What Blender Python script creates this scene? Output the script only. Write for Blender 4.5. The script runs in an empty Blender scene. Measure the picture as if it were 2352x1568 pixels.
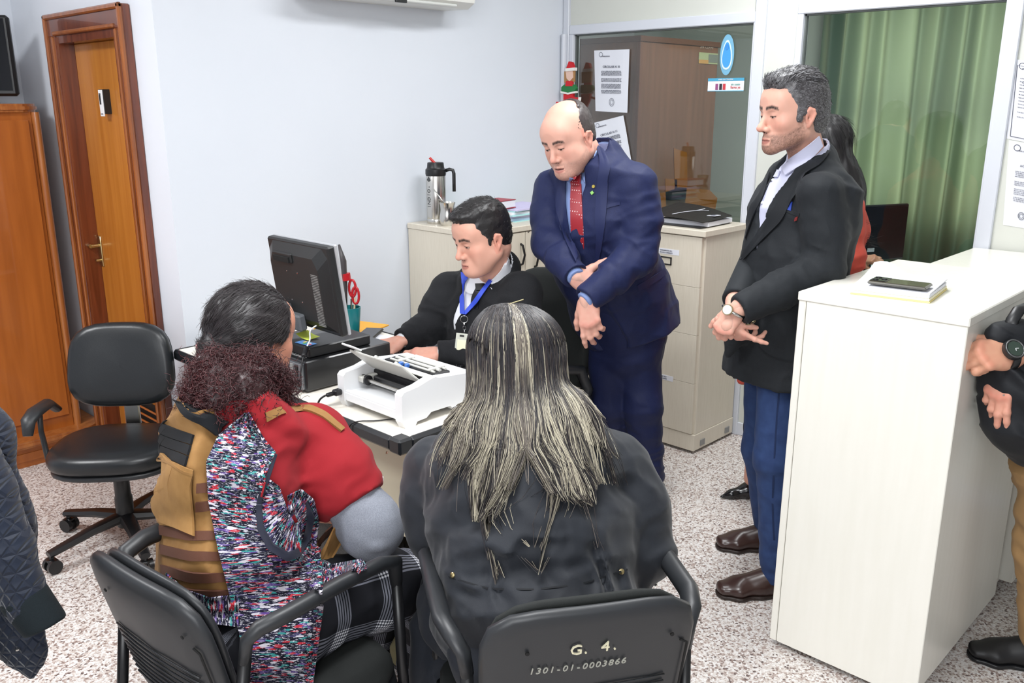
import bpy, bmesh, math, random
import numpy as np
from mathutils import Vector, Matrix
from mathutils.bvhtree import BVHTree
random.seed(7); RNG=np.random.default_rng(7)
SC=bpy.context.scene; COL=SC.collection
# ---------------------------------------------------------------- camera, world, lights, exposure
FPX=2020.; CX,CY=1176.,784.; HC=1.70; TH=math.atan(550/2020.); YAW=math.radians(43.9)
cam=bpy.data.cameras.new('camera'); co=bpy.data.objects.new('camera',cam); COL.objects.link(co)
cam.sensor_width=36; cam.lens=FPX/2352*36; cam.clip_start=.05
co.location=(0,0,HC); co.rotation_euler=(math.pi/2-TH,0,YAW-math.pi/2); SC.camera=co
SC.view_settings.view_transform='Standard'; SC.view_settings.look='None'
SC.view_settings.exposure=0.15; SC.cycles.max_bounces=6; SC.cycles.diffuse_bounces=3; SC.cycles.glossy_bounces=3; SC.cycles.transparent_max_bounces=10; SC.cycles.use_adaptive_sampling=True; SC.cycles.adaptive_threshold=.03
SC.view_settings.gamma=1; SC.view_settings.use_curve_mapping=False
w=bpy.data.worlds.new('world'); SC.world=w; w.use_nodes=True
w.node_tree.nodes['Background'].inputs[0].default_value=(.85,.93,1,1); w.node_tree.nodes['Background'].inputs[1].default_value=.6
def area(name,loc,size,energy,target=None,color=(1,1,1),rot=None):
    l=bpy.data.lights.new(name,'AREA'); l.shape='RECTANGLE'; l.size,l.size_y=size; l.energy=energy; l.color=color
    o=bpy.data.objects.new(name,l); COL.objects.link(o); o.location=loc
    if target is not None: o.rotation_euler=(Vector(target)-Vector(loc)).to_track_quat('-Z','Y').to_euler()
    o.visible_camera=True; return o
area('ceiling_light_panel',(.9,1.2,2.84),(1.2,.6),46,(.9,1.2,0),(.97,.985,1))
area('ceiling_light_panel',(2.9,1.7,2.84),(1.2,.5),38,(2.9,1.5,0),(.97,.985,1))
area('ceiling_light_panel',(-.2,3.4,2.84),(.6,.6),50,(-.2,3.2,0),(.97,.985,1))
area('rear_soft_fill',(-1.2,-.6,2.1),(2.0,1.2),62,(2.6,2.4,1.0),(.96,.98,1))  # added soft fill behind the camera, standing in for an unseen window
area('back_office_fill',(4.6,1.9,2.8),(.5,.5),26,(4.9,2.2,0),(.98,1,.96))  # added fill that brightens the wardrobe and back office
# ---------------------------------------------------------------- picture geometry -> world points
_fh=np.array([math.cos(YAW),math.sin(YAW),0.]); _up=np.array([0,0,1.]); _rt=np.cross(_fh,_up)
_F=_fh*math.cos(TH)-_up*math.sin(TH); _U=_fh*math.sin(TH)+_up*math.cos(TH); _C=np.array([0,0,HC])
FH,RT,UP=_fh,_rt,_up
def ray(x,y): return _F*FPX+_rt*(x-CX)-_U*(y-CY)
def atz(x,y,z=0.): r=ray(x,y); return _C+r*((z-HC)/r[2])
def atx(x,y,X): r=ray(x,y); return _C+r*(X/r[0])
def aty(x,y,Y): r=ray(x,y); return _C+r*(Y/r[1])
def V(x,y,hd): r=ray(x,y); return _C+r*(hd/(r@_fh))
def proj(p): p=np.asarray(p,float)-_C; d=p@_F; return CX+FPX*(p@_rt)/d, CY-FPX*(p@_U)/d
def nrm(v): v=np.asarray(v,float); return v/np.linalg.norm(v)
# ---------------------------------------------------------------- materials
def lin(c):
    c=np.asarray(c,float)/255.; return tuple(np.where(c<=.04045,c/12.92,((c+.055)/1.055)**2.4))
def mat(name,rgb,rough=.5,metal=0.,spec=.5,noise=None,bump=None,emit=None,attr=False,coat=0.,sheen=0.,sss=0.):
    """noise=(scale,rgb2,amount[,stretch xyz]) colour grain; bump=(scale,strength,dist)"""
    m=bpy.data.materials.new(name); m.use_nodes=True; nt=m.node_tree; N=nt.nodes; L=nt.links; b=N['Principled BSDF']
    b.inputs['Roughness'].default_value=rough; b.inputs['Metallic'].default_value=metal; b.inputs['Specular IOR Level'].default_value=spec
    b.inputs['Coat Weight'].default_value=coat; b.inputs['Sheen Weight'].default_value=sheen
    if sss: b.inputs['Subsurface Weight'].default_value=sss; b.inputs['Subsurface Radius'].default_value=(.012,.005,.003); b.inputs['Subsurface Scale'].default_value=1
    col=(*lin(rgb),1); b.inputs['Base Color'].default_value=col; src=None
    if attr:
        a=N.new('ShaderNodeAttribute'); a.attribute_name='Col'; src=a.outputs['Color']; L.new(src,b.inputs['Base Color'])
    if noise or bump:
        tc=N.new('ShaderNodeTexCoord')
    if noise:
        mp=N.new('ShaderNodeMapping'); L.new(tc.outputs['Object'],mp.inputs[0]); mp.inputs['Scale'].default_value=noise[3] if len(noise)>3 else (1,1,1)
        n=N.new('ShaderNodeTexNoise'); n.inputs['Scale'].default_value=noise[0]; n.inputs['Detail'].default_value=5; L.new(mp.outputs[0],n.inputs[0])
        r=N.new('ShaderNodeValToRGB'); r.color_ramp.elements[0].position=.35; r.color_ramp.elements[1].position=.68; L.new(n.outputs[0],r.inputs[0])
        mu=N.new('ShaderNodeMath'); mu.operation='MULTIPLY'; mu.inputs[1].default_value=noise[2]; L.new(r.outputs[0],mu.inputs[0])
        mx=N.new('ShaderNodeMix'); mx.data_type='RGBA'; L.new(mu.outputs[0],mx.inputs[0]); mx.inputs[6].default_value=col; mx.inputs[7].default_value=(*lin(noise[1]),1)
        if src: L.new(src,mx.inputs[6])
        L.new(mx.outputs[2],b.inputs['Base Color'])
    if bump:
        n2=N.new('ShaderNodeTexNoise'); n2.inputs['Scale'].default_value=bump[0]; n2.inputs['Detail'].default_value=4; L.new(tc.outputs['Object'],n2.inputs[0])
        bp=N.new('ShaderNodeBump'); bp.inputs['Strength'].default_value=bump[1]; bp.inputs['Distance'].default_value=bump[2]; L.new(n2.outputs[0],bp.inputs['Height']); L.new(bp.outputs[0],b.inputs['Normal'])
    if emit: b.inputs['Emission Color'].default_value=(*lin(emit[0]),1); b.inputs['Emission Strength'].default_value=emit[1]
    return m
def glass_mat(name,tint,refl=.06,rough=.0):
    m=bpy.data.materials.new(name); m.use_nodes=True; nt=m.node_tree; nt.nodes.clear(); N=nt.nodes; L=nt.links
    o=N.new('ShaderNodeOutputMaterial'); t=N.new('ShaderNodeBsdfTransparent'); t.inputs[0].default_value=(*tint,1)
    g=N.new('ShaderNodeBsdfGlossy'); g.inputs['Roughness'].default_value=rough; mx=N.new('ShaderNodeMixShader'); fr=N.new('ShaderNodeFresnel'); fr.inputs[0].default_value=1.5
    L.new(fr.outputs[0],mx.inputs[0]); L.new(t.outputs[0],mx.inputs[1]); L.new(g.outputs[0],mx.inputs[2]); L.new(mx.outputs[0],o.inputs[0]); return m
# ---------------------------------------------------------------- mesh building
class MB:
    def __init__(s): s.v=[]; s.f=[]; s.n=0
    def add(s,v,f):
        v=np.asarray(v,float).reshape(-1,3); s.v.append(v); s.f+= [tuple(int(i)+s.n for i in q) for q in f]; s.n+=len(v); return s
    def box(s,c,size,bev=0.,R=None):
        hx,hy,hz=[d/2 for d in size]; b=min(bev,hx*.98,hy*.98,hz*.98)
        if b<=0:
            v=[(x,y,z) for x in(-hx,hx) for y in(-hy,hy) for z in(-hz,hz)]; f=[(0,1,3,2),(4,6,7,5),(0,4,5,1),(2,3,7,6),(0,2,6,4),(1,5,7,3)]
        else:
            v=[];idx={}
            for sx in(-1,1):
                for sy in(-1,1):
                    for sz in(-1,1):
                        for a in range(3):
                            p=[sx*(hx-b),sy*(hy-b),sz*(hz-b)]; p[a]=(sx*hx,sy*hy,sz*hz)[a]; idx[(sx,sy,sz,a)]=len(v); v.append(p)
            f=[]
            for a in range(3):
                o=[i for i in range(3) if i!=a]
                for sg in(-1,1):
                    q=[]
                    for (u,w_) in((-1,-1),(1,-1),(1,1),(-1,1)):
                        k=[0,0,0];k[a]=sg;k[o[0]]=u;k[o[1]]=w_; q.append(idx[(*k,a)])
                    f.append(q)
            for a in range(3):
                o=[i for i in range(3) if i!=a]
                for u in(-1,1):
                    for w_ in(-1,1):
                        k1=[0,0,0];k1[a]=-1;k1[o[0]]=u;k1[o[1]]=w_; k2=list(k1);k2[a]=1
                        f.append([idx[(*k1,o[0])],idx[(*k2,o[0])],idx[(*k2,o[1])],idx[(*k1,o[1])]])
            for sx in(-1,1):
                for sy in(-1,1):
                    for sz in(-1,1): f.append([idx[(sx,sy,sz,a)] for a in range(3)])
        v=np.array(v)
        if R is not None: v=v@np.asarray(R).T
        return s.add(v+np.asarray(c),f)
    def bb(s,lo,hi,bev=0.): lo=np.array(lo,float);hi=np.array(hi,float); return s.box((lo+hi)/2,np.abs(hi-lo),bev)
    def tube(s,pts,r,n=10,cap=True,flat=None,upv=(0,0,1)):
        P=np.array(pts,float); m=len(P); r=np.broadcast_to(np.asarray(r,float),(m,)) if np.ndim(r)<1 else np.asarray(r,float)
        T=np.gradient(P,axis=0); T/=np.linalg.norm(T,axis=1)[:,None]+1e-12; u=np.array(upv,float)
        V_=[];pu=None
        for i in range(m):
            a=u-T[i]*(u@T[i]) if pu is None else pu-T[i]*(pu@T[i])
            if np.linalg.norm(a)<1e-5: a=np.cross(T[i],(1,0.1,0))
            a/=np.linalg.norm(a); pu=a; b=np.cross(T[i],a)
            for k in range(n):
                t=2*math.pi*k/n; V_.append(P[i]+r[i]*(math.cos(t)*a*(flat or 1)+math.sin(t)*b))
        f=[(i*n+k,i*n+(k+1)%n,(i+1)*n+(k+1)%n,(i+1)*n+k) for i in range(m-1) for k in range(n)]
        if cap: f+= [tuple(range(n))[::-1],tuple((m-1)*n+k for k in range(n))]
        return s.add(V_,f)
    def cyl(s,a,b,r,r2=None,n=20): return s.tube([a,b],[r,r if r2 is None else r2],n)
    def lathe(s,prof,c=(0,0,0),n=24,R=None):
        v=[];m=len(prof)
        for (r,z) in prof:
            for k in range(n): t=2*math.pi*k/n; v.append((r*math.cos(t),r*math.sin(t),z))
        v=np.array(v)
        if R is not None: v=v@np.asarray(R).T
        f=[(i*n+k,i*n+(k+1)%n,(i+1)*n+(k+1)%n,(i+1)*n+k) for i in range(m-1) for k in range(n)]
        f+=[tuple(range(n))[::-1],tuple((m-1)*n+k for k in range(n))]
        return s.add(v+np.asarray(c),f)
    def prism(s,poly,o,u,v,th):
        """polygon (a,b) in the frame o,u,v extruded by vector th"""
        o=np.asarray(o,float);u=np.asarray(u,float);v=np.asarray(v,float);th=np.asarray(th,float)
        p=np.array([o+a*u+b*v for a,b in poly]); n=len(p)
        f=[tuple(range(n)),tuple(range(2*n-1,n-1,-1))]+[(i,(i+1)%n,n+(i+1)%n,n+i) for i in range(n)]
        return s.add(np.vstack([p,p+th]),f)
    def grid(s,G):
        G=np.asarray(G,float); a,b=G.shape[:2]
        return s.add(G.reshape(-1,3),[(i*b+j,i*b+j+1,(i+1)*b+j+1,(i+1)*b+j) for i in range(a-1) for j in range(b-1)])
    def sheet(s,G,th):
        """grid of points given thickness along vector/array th"""
        G=np.asarray(G,float); a,b=G.shape[:2]; H=G+np.asarray(th); n=a*b
        f=[(i*b+j,i*b+j+1,(i+1)*b+j+1,(i+1)*b+j) for i in range(a-1) for j in range(b-1)]
        f+=[tuple(n+i for i in q[::-1]) for q in f]
        e=[(0,j,0,j+1) for j in range(b-1)]+[(a-1,j+1,a-1,j) for j in range(b-1)]+[(i+1,0,i,0) for i in range(a-1)]+[(i,b-1,i+1,b-1) for i in range(a-1)]
        f+=[(i*b+j,k*b+l,n+k*b+l,n+i*b+j)[::-1] for i,j,k,l in e]
        return s.add(np.vstack([G.reshape(-1,3),H.reshape(-1,3)]),f)
    def build(s,name,m,parent=None,smooth=False,loc=None,recalc=True,col=None):
        V_=np.vstack(s.v) if s.v else np.zeros((0,3))
        return link_mesh(name,V_,s.f,m,parent,smooth,recalc,col)
def link_mesh(name,V_,F_,m,parent=None,smooth=False,recalc=True,col=None):
    me=bpy.data.meshes.new(name); F_=F_.tolist() if isinstance(F_,np.ndarray) else F_
    me.from_pydata(np.asarray(V_,float).tolist(),[],F_); me.validate()
    if recalc:
        bm=bmesh.new(); bm.from_mesh(me); bmesh.ops.recalc_face_normals(bm,faces=bm.faces); bm.to_mesh(me); bm.free()
    if smooth is True: me.polygons.foreach_set('use_smooth',[True]*len(me.polygons))
    elif smooth: me.shade_smooth() if False else me.polygons.foreach_set('use_smooth',[True]*len(me.polygons)); 
    if smooth and smooth is not True: me.set_sharp_from_angle(angle=math.radians(smooth))
    if col is not None:
        at=me.attributes.new('Col','FLOAT_COLOR','POINT'); c=np.ones((len(V_),4),np.float32); c[:,:3]=col; at.data.foreach_set('color',c.ravel())
    for mm in (m if isinstance(m,(list,tuple)) else [m]): me.materials.append(mm)
    o=bpy.data.objects.new(name,me); COL.objects.link(o)
    if parent is not None: o.parent=parent; o.matrix_parent_inverse=Matrix.Translation(-Vector(parent.location))
    return o
def tag(o,label=None,cat=None,group=None,kind=None):
    if label: o['label']=label
    if cat: o['category']=cat
    if group: o['group']=group
    if kind: o['kind']=kind
    return o
def thing(name,label,cat,loc=(0,0,0),group=None):
    o=bpy.data.objects.new(name,None); COL.objects.link(o); o.location=[float(x) for x in loc]; o.empty_display_size=.1
    return tag(o,label,cat,group)
def struct(o): o['kind']='structure'; return o
def rotz(a): c,s=math.cos(a),math.sin(a); return np.array([[c,-s,0],[s,c,0],[0,0,1.]])
def text(name,s_,size,o,u,v,m,parent=None,th=.0006,align='CENTER',font_shear=0.):
    """flat lettering: u = reading direction, v = up, origin o"""
    cu=bpy.data.curves.new(name,'FONT'); cu.body=s_; cu.size=size; cu.align_x=align; cu.align_y='CENTER'; cu.extrude=th; cu.shear=font_shear; cu.resolution_u=2
    tmp=bpy.data.objects.new(name,cu); COL.objects.link(tmp); dg=bpy.context.evaluated_depsgraph_get(); me=bpy.data.meshes.new_from_object(tmp.evaluated_get(dg))
    bpy.data.objects.remove(tmp); u=nrm(u);v=nrm(v);n=np.cross(u,v)
    M=Matrix(((u[0],v[0],n[0],o[0]),(u[1],v[1],n[1],o[1]),(u[2],v[2],n[2],o[2]),(0,0,0,1))); me.transform(M)
    me.materials.clear(); me.materials.append(m); ob=bpy.data.objects.new(name,me); COL.objects.link(ob)
    if parent is not None: ob.parent=parent; ob.matrix_parent_inverse=Matrix.Translation(-Vector(parent.location))
    return ob
# ---------------------------------------------------------------- shared materials
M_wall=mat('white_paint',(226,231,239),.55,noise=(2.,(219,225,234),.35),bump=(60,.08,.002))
M_wall2=mat('pale_grey_paint',(214,218,222),.6)  # slightly greyer paint for the far and office walls
M_part=mat('partition_panel',(212,214,206),.42,noise=(1.5,(204,207,198),.4))
M_alu=mat('white_aluminium',(212,216,224),.32,spec=.6)
M_alug=mat('grey_gasket',(96,102,100),.5)
M_cream=mat('cream_laminate',(238,234,218),.30,spec=.5,noise=(140,(222,214,196),.35,(1,1,.08)))
M_creamd=mat('cream_laminate_cabinet',(222,214,198),.34,spec=.5,noise=(140,(206,197,178),.35,(1,1,.08)))
M_counter=mat('ivory_laminate',(240,238,229),.24,spec=.5,noise=(40,(233,231,220),.4,(1,1,.1)))
M_black=mat('black_plastic',(24,25,27),.38,bump=(400,.05,.0005))
M_blackr=mat('black_rubber_edge',(28,30,34),.32)
M_dark=mat('near_black_matte',(12,12,12),.8)  # near-black for plinths, backings, recesses, feet and screw heads
M_white=mat('white_plastic',(238,240,242),.35)
M_paper=mat('paper_white',(228,230,238),.7)
M_ink=mat('printed_ink',(96,98,112),.8)
M_inkd=mat('black_ink',(26,26,30),.7)
M_steel=mat('brushed_steel',(205,203,198),.24,metal=1.)
M_chrome=mat('chrome',(220,220,220),.12,metal=1.)
M_glass=glass_mat('window_glass',(.95,.975,.96))
def wood(name,c1,c2,rough=.3,sc=6.,coat=.3):
    m=mat(name,c1,rough,coat=coat); nt=m.node_tree;N=nt.nodes;L=nt.links;b=N['Principled BSDF']
    tc=N.new('ShaderNodeTexCoord'); mp=N.new('ShaderNodeMapping'); mp.inputs['Scale'].default_value=(sc,sc,.35*sc/6); L.new(tc.outputs['Object'],mp.inputs[0])
    n=N.new('ShaderNodeTexNoise'); n.inputs['Scale'].default_value=5; n.inputs['Detail'].default_value=8; n.inputs['Distortion'].default_value=.6; L.new(mp.outputs[0],n.inputs[0])
    r=N.new('ShaderNodeValToRGB'); r.color_ramp.elements[0].color=(*lin(c2),1); r.color_ramp.elements[0].position=.3; r.color_ramp.elements[1].color=(*lin(c1),1); r.color_ramp.elements[1].position=.65; L.new(n.outputs[0],r.inputs[0]); L.new(r.outputs[0],b.inputs['Base Color']); return m
M_door=wood('honey_door_wood',(190,122,48),(172,104,36),.26,4)
M_frame=wood('mahogany_frame_wood',(120,60,34),(88,40,22),.24,7,.5)
M_framel=wood('worn_brown_frame_wood',(160,92,40),(128,68,28),.3,7,.4)
M_cab=wood('varnished_cabinet_wood',(176,100,40),(152,82,30),.3,4)
M_ward=wood('brown_wardrobe_wood',(128,86,62),(112,74,52),.5,5,.1)
# floor: crushed granite terrazzo
def terrazzo():
    m=mat('granite_terrazzo',(205,196,190),.42); nt=m.node_tree;N=nt.nodes;L=nt.links;b=N['Principled BSDF']
    tc=N.new('ShaderNodeTexCoord')
    def vor(sc):
        v=N.new('ShaderNodeTexVoronoi'); v.inputs['Scale'].default_value=sc; v.inputs['Randomness'].default_value=1; L.new(tc.outputs['Object'],v.inputs[0]); return v
    v=vor(150); sp=N.new('ShaderNodeSeparateColor'); L.new(v.outputs['Color'],sp.inputs[0])
    r=N.new('ShaderNodeValToRGB'); cr=r.color_ramp; cr.interpolation='CONSTANT'
    stops=[(0,(250,246,243)),(.34,(236,228,222)),(.56,(218,206,198)),(.70,(192,174,166)),(.83,(160,140,132)),(.93,(122,106,102)),(.97,(252,250,248))]
    cr.elements[0].position=0; cr.elements[0].color=(*lin(stops[0][1]),1); cr.elements[1].position=stops[1][0]; cr.elements[1].color=(*lin(stops[1][1]),1)
    for p,c in stops[2:]: e=cr.elements.new(p); e.color=(*lin(c),1)
    L.new(sp.outputs[0],r.inputs[0])
    v2=vor(380); sp2=N.new('ShaderNodeSeparateColor'); L.new(v2.outputs['Color'],sp2.inputs[0])
    mx=N.new('ShaderNodeMix'); mx.data_type='RGBA'; mx.blend_type='MULTIPLY'; mx.inputs[0].default_value=.5
    r2=N.new('ShaderNodeValToRGB'); r2.color_ramp.elements[0].color=(.42,.36,.34,1); r2.color_ramp.elements[1].color=(1,1,1,1); r2.color_ramp.elements[1].position=.45; L.new(sp2.outputs[1],r2.inputs[0])
    L.new(r.outputs[0],mx.inputs[6]); L.new(r2.outputs[0],mx.inputs[7])
    n=N.new('ShaderNodeTexNoise'); n.inputs['Scale'].default_value=1.2; L.new(tc.outputs['Object'],n.inputs[0])
    mx2=N.new('ShaderNodeMix'); mx2.data_type='RGBA'; mx2.blend_type='MULTIPLY'; mx2.inputs[0].default_value=.25; L.new(mx.outputs[2],mx2.inputs[6]); L.new(n.outputs[0],mx2.inputs[7])
    L.new(mx2.outputs[2],b.inputs['Base Color']); return m
M_floor=terrazzo()
# ---------------------------------------------------------------- room shell
XP,YW,XD,YL=3.98,3.42,1.60,4.94     # partition, white wall, door wall, left wall
X0,Y0,ZC=-2.6,-3.2,2.9
struct(MB().bb((X0,Y0,-.1),(8,6.5,0)).build('floor',M_floor))
struct(MB().bb((X0,Y0,ZC),(8,6.5,ZC+.1)).build('ceiling',mat('ceiling_white',(236,238,238),.8)))
struct(MB().bb((XD,YW,0),(XP+.02,YW+.12,ZC)).build('wall_back',M_wall))
doorY=(3.69,4.335); doorZ=1.98
mb=MB().bb((XD,YW+.12,0),(XD+.14,doorY[0],ZC)).bb((XD,doorY[1],0),(XD+.14,YL+.1,ZC)).bb((XD,doorY[0],doorZ),(XD+.14,doorY[1],ZC))
struct(mb.build('wall_door',M_wall))
struct(MB().bb((X0,YL,0),(XD+.02,YL+.1,ZC)).build('wall_left',M_wall))
struct(MB().bb((X0-.1,Y0,0),(X0,YL,ZC)).build('wall_behind',M_wall))
struct(MB().bb((X0,Y0-.1,0),(8,Y0,ZC)).build('wall_right',M_wall))
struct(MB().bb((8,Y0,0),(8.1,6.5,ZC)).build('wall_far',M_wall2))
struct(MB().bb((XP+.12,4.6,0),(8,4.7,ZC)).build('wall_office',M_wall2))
# ---- door with frame
D=tag(MB().bb((XD+.035,doorY[0]+.03,.012),(XD+.075,doorY[1]-.03,doorZ-.03),.003).build('door_1',M_door),kind='structure')
dl=bpy.data.objects
def dpart(mb,name,m,sm=False): return mb.build(name,m,D,sm)
fy0,fy1,fz=doorY[0]-.08,doorY[1]+.085,doorZ+.09
mb=MB()
for (a,b) in ((fy0,doorY[0]+.0),(doorY[1],fy1)):
    mb.bb((XD-.035,a,0),(XD+.002,b,fz-.0),.006)
mb.bb((XD-.037,fy0+.004,doorZ+.002),(XD+.002,fy1-.004,fz-.003),.002)
dpart(mb,'door_frame',M_frame)
mb=MB()   # raised outer bead
mb.bb((XD-.05,fy0-.0,0),(XD-.03,fy0+.022,fz+.004),.006).bb((XD-.05,fy1-.022,0),(XD-.03,fy1,fz+.004),.006).bb((XD-.05,fy0,fz-.018),(XD-.03,fy1,fz+.004),.006)
mb.bb((XD-.045,doorY[0]-.02,0),(XD-.03,doorY[0]-.004,doorZ),.004).bb((XD-.045,doorY[1]+.004,0),(XD-.03,doorY[1]+.02,doorZ),.004).bb((XD-.045,doorY[0],doorZ+.004),(XD-.03,doorY[1],doorZ+.02),.004)
dpart(mb,'frame_molding',M_framel)
mb=MB().bb((XD-.031,doorY[0]-.002,0),(XD+.14,doorY[0]+.03,doorZ-.001)).bb((XD-.031,doorY[1]-.03,0),(XD+.14,doorY[1]+.002,doorZ-.001)).bb((XD-.029,doorY[0]+.001,doorZ-.03),(XD+.14,doorY[1]-.001,doorZ+.003))
dpart(mb,'jamb_lining',M_frame)
sg=aty(0,0,1)
pl=atx(250,237,XD+.035)   # door plate
pr=MB().bb((XD+.005,pl[1]-.022,pl[2]-.045),(XD+.037,pl[1]+.022,pl[2]+.058),.002).build('sign_box',M_black,D)
fc=MB().bb((XD+.002,pl[1]-.019,pl[2]-.055),(XD+.006,pl[1]+.019,pl[2]+.055),.001).build('sign_face',M_white,pr)
MB().bb((XD+.0,pl[1]-.002,pl[2]-.005),(XD+.003,pl[1]+.010,pl[2]+.035)).bb((XD+.0,pl[1]-.004,pl[2]+.036),(XD+.003,pl[1]+.010,pl[2]+.041)).build('figure_mark',M_inkd,pr)
text('small_lettering','OFICINA',.006,(XD+.001,pl[1],pl[2]-.045),(0,-1,0),(0,0,1),M_ink,pr)
hp=atx(228,563,XD+.03)
M_brass=mat('worn_brass',(196,178,130),.3,metal=1.)
mb=MB().bb((XD+.028,hp[1]-.022,hp[2]-.10),(XD+.037,hp[1]+.014,hp[2]+.045),.003).cyl((XD+.03,hp[1]-.004,hp[2]),(XD-.01,hp[1]-.004,hp[2]),.009)
mb.tube([(XD-.01,hp[1]-.006,hp[2]),(XD-.012,hp[1]+.03,hp[2]),(XD-.008,hp[1]+.075,hp[2]-.006)],[.010,.0095,.008],10).cyl((XD+.03,hp[1]-.004,hp[2]-.07),(XD+.005,hp[1]-.004,hp[2]-.07),.007)
mb.build('door_handle',M_brass,D,40)
for k,i in enumerate(range(7)):
    MB().box((XD+.026,(doorY[0]+doorY[1])/2-.08,.10+i*.034),(.026,.36,.009),.002,np.array([[.8,0,.6],[0,1,0],[-.6,0,.8]])).build('slat',M_cab,D)
MB().bb((XD+.030,3.76,.07),(XD+.036,4.16,.34)).build('louvre_backing',M_dark,D)
# ---- partition wall with two windows
w1=(2.235,3.345,1.0,2.062); w2=(1.145,1.985,.86,2.085)
P0=XP;P1=XP+.05
mb=MB()
for lo,hi in (((P0,w1[0]-.0,0),(P1,YW,w1[2])),((P0,w1[0],w1[3]+.045),(P1,YW,ZC)),((P0,w2[1]+.03,0),(P1,w1[0]-.05,ZC)),((P0,w2[0]-.0,0),(P1,w2[1]+.03,w2[2])),((P0,w2[0]-.03,w2[3]+.045),(P1,w2[1]+.03,ZC)),((P0,Y0,0),(P1,w2[0]-.06,ZC))):
    mb.bb(lo,hi)
struct(mb.build('wall_partition',M_part))
def rail(name,lo,hi): return struct(MB().bb(lo,hi,.004).build(name,M_alu))
rail('trim_1',(P0-.018,3.375,0),(P1+.01,YW-.002,ZC)); rail('trim_2',(P0-.016,w1[0]-.065,0),(P1+.01,w1[0]-.008,ZC)); 
rail('trim_3',(P0-.014,w2[0]-.065,0),(P1+.01,w2[0]-.004,ZC))
struct(MB().tube([(P0-.03,3.395,2.065),(P0-.03,3.395,1.0)],.017,12).build('trim_4',M_alu,None,40))
for nm,w_ in (('window_1',w1),('window_2',w2)):
    W=struct(MB().bb((P0+.02,w_[0],w_[2]),(P0+.026,w_[1],w_[3])).build(nm,M_glass))
    f=MB(); t=.028
    f.bb((P0-.012,w_[0]-.01,w_[3]),(P1,w_[1]+.03,w_[3]+.05),.004).bb((P0-.012,w_[0]-.01,w_[2]-.05),(P1,w_[1]+.03,w_[2]),.004).bb((P0-.012,w_[1],w_[2]),(P1,w_[1]+.03,w_[3]),.003).bb((P0-.012,w_[0]-.012,w_[2]),(P1,w_[0],w_[3]),.003)
    f.build('window_frame',M_alu,W)
    g=MB(); e=.007
    g.bb((P0+.008,w_[0],w_[3]-e),(P0+.03,w_[1],w_[3])).bb((P0+.008,w_[1]-e,w_[2]),(P0+.03,w_[1],w_[3])).bb((P0+.008,w_[0],w_[2]),(P0+.03,w_[0]+e*.6,w_[3])); g.build('gasket',M_alug,W)
struct(MB().bb((P0-.008,Y0,2.52),(P0+.002,3.37,2.56),.003).build('trim_5',M_alu))
struct(MB().bb((P0-.008,Y0,0),(P0+.002,3.37,.07),.003).build('baseboard_partition',M_alu))
# ---- things beyond the glass
wc=atx(1472,82,4.22); we=aty(1651,98,wc[1]); 
W=thing('wardrobe','tall brown wooden wardrobe behind the glass, with two notices hanging before it','wardrobe',(4.4,3.0,0))
MB().bb((wc[0],wc[1],0),(we[0],4.0,wc[2]),.003).build('body',M_ward,W)
MB().bb((wc[0]-.008,wc[1]-.008,wc[2]-.03),(we[0]+.012,4.0,wc[2]+.002),.003).build('cornice',mat('cornice_brown',(104,68,50),.5),W)
MB().bb((wc[0]-.006,wc[1]-.006,0),(wc[0]+.02,wc[1]+.02,wc[2]-.03),.003).build('corner_post',mat('post_brown',(120,78,58),.5),W)
a=aty(1605,120,wc[1]);b=aty(1647,148,wc[1])
st=MB().bb((a[0],wc[1]-.003,b[2]),(b[0],wc[1]-.001,a[2])).build('sticker',mat('sticker_green',(168,176,132),.5),W)
MB().bb((a[0],wc[1]-.0045,b[2]),(a[0]+(b[0]-a[0])*.5,wc[1]-.002,b[2]+(a[2]-b[2])*.35)).build('sticker_band',mat('sticker_ochre',(200,150,80),.5),st)
MB().bb((a[0]+(b[0]-a[0])*.5,wc[1]-.0045,b[2]+.01),(b[0]-.004,wc[1]-.002,a[2]-.008)).build('sticker_picture',mat('sticker_grey',(120,126,116),.5),st)
a=aty(1622,108,wc[1]); text('lettering','SIN CLAVE',.032,(a[0],wc[1]-.004,a[2]),(1,0,0),(0,0,1),mat('chalk',(180,160,145),.7),W)
# stains left by packing tape, near the wardrobe's foot of the glass
M_tape=mat('brown_tape',(150,92,34),.4)
for nm,poly in (('tape_patch',[(1548,340),(1562,345),(1578,350),(1579,420),(1572,478),(1560,482),(1550,440)]),('tape_patch',[(1528,410),(1555,412),(1556,490),(1530,488)]),('tape_patch',[(1500,448),(1532,440),(1560,430),(1630,436),(1648,455),(1640,496),(1500,498)])):
    pts=[aty(x,y,wc[1]-.004) for x,y in poly]; MB().prism([(p[0],p[2]) for p in pts],(0,wc[1]-.004,0),(1,0,0),(0,0,1),(0,.002,0)).build(nm,M_tape,W)
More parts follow.
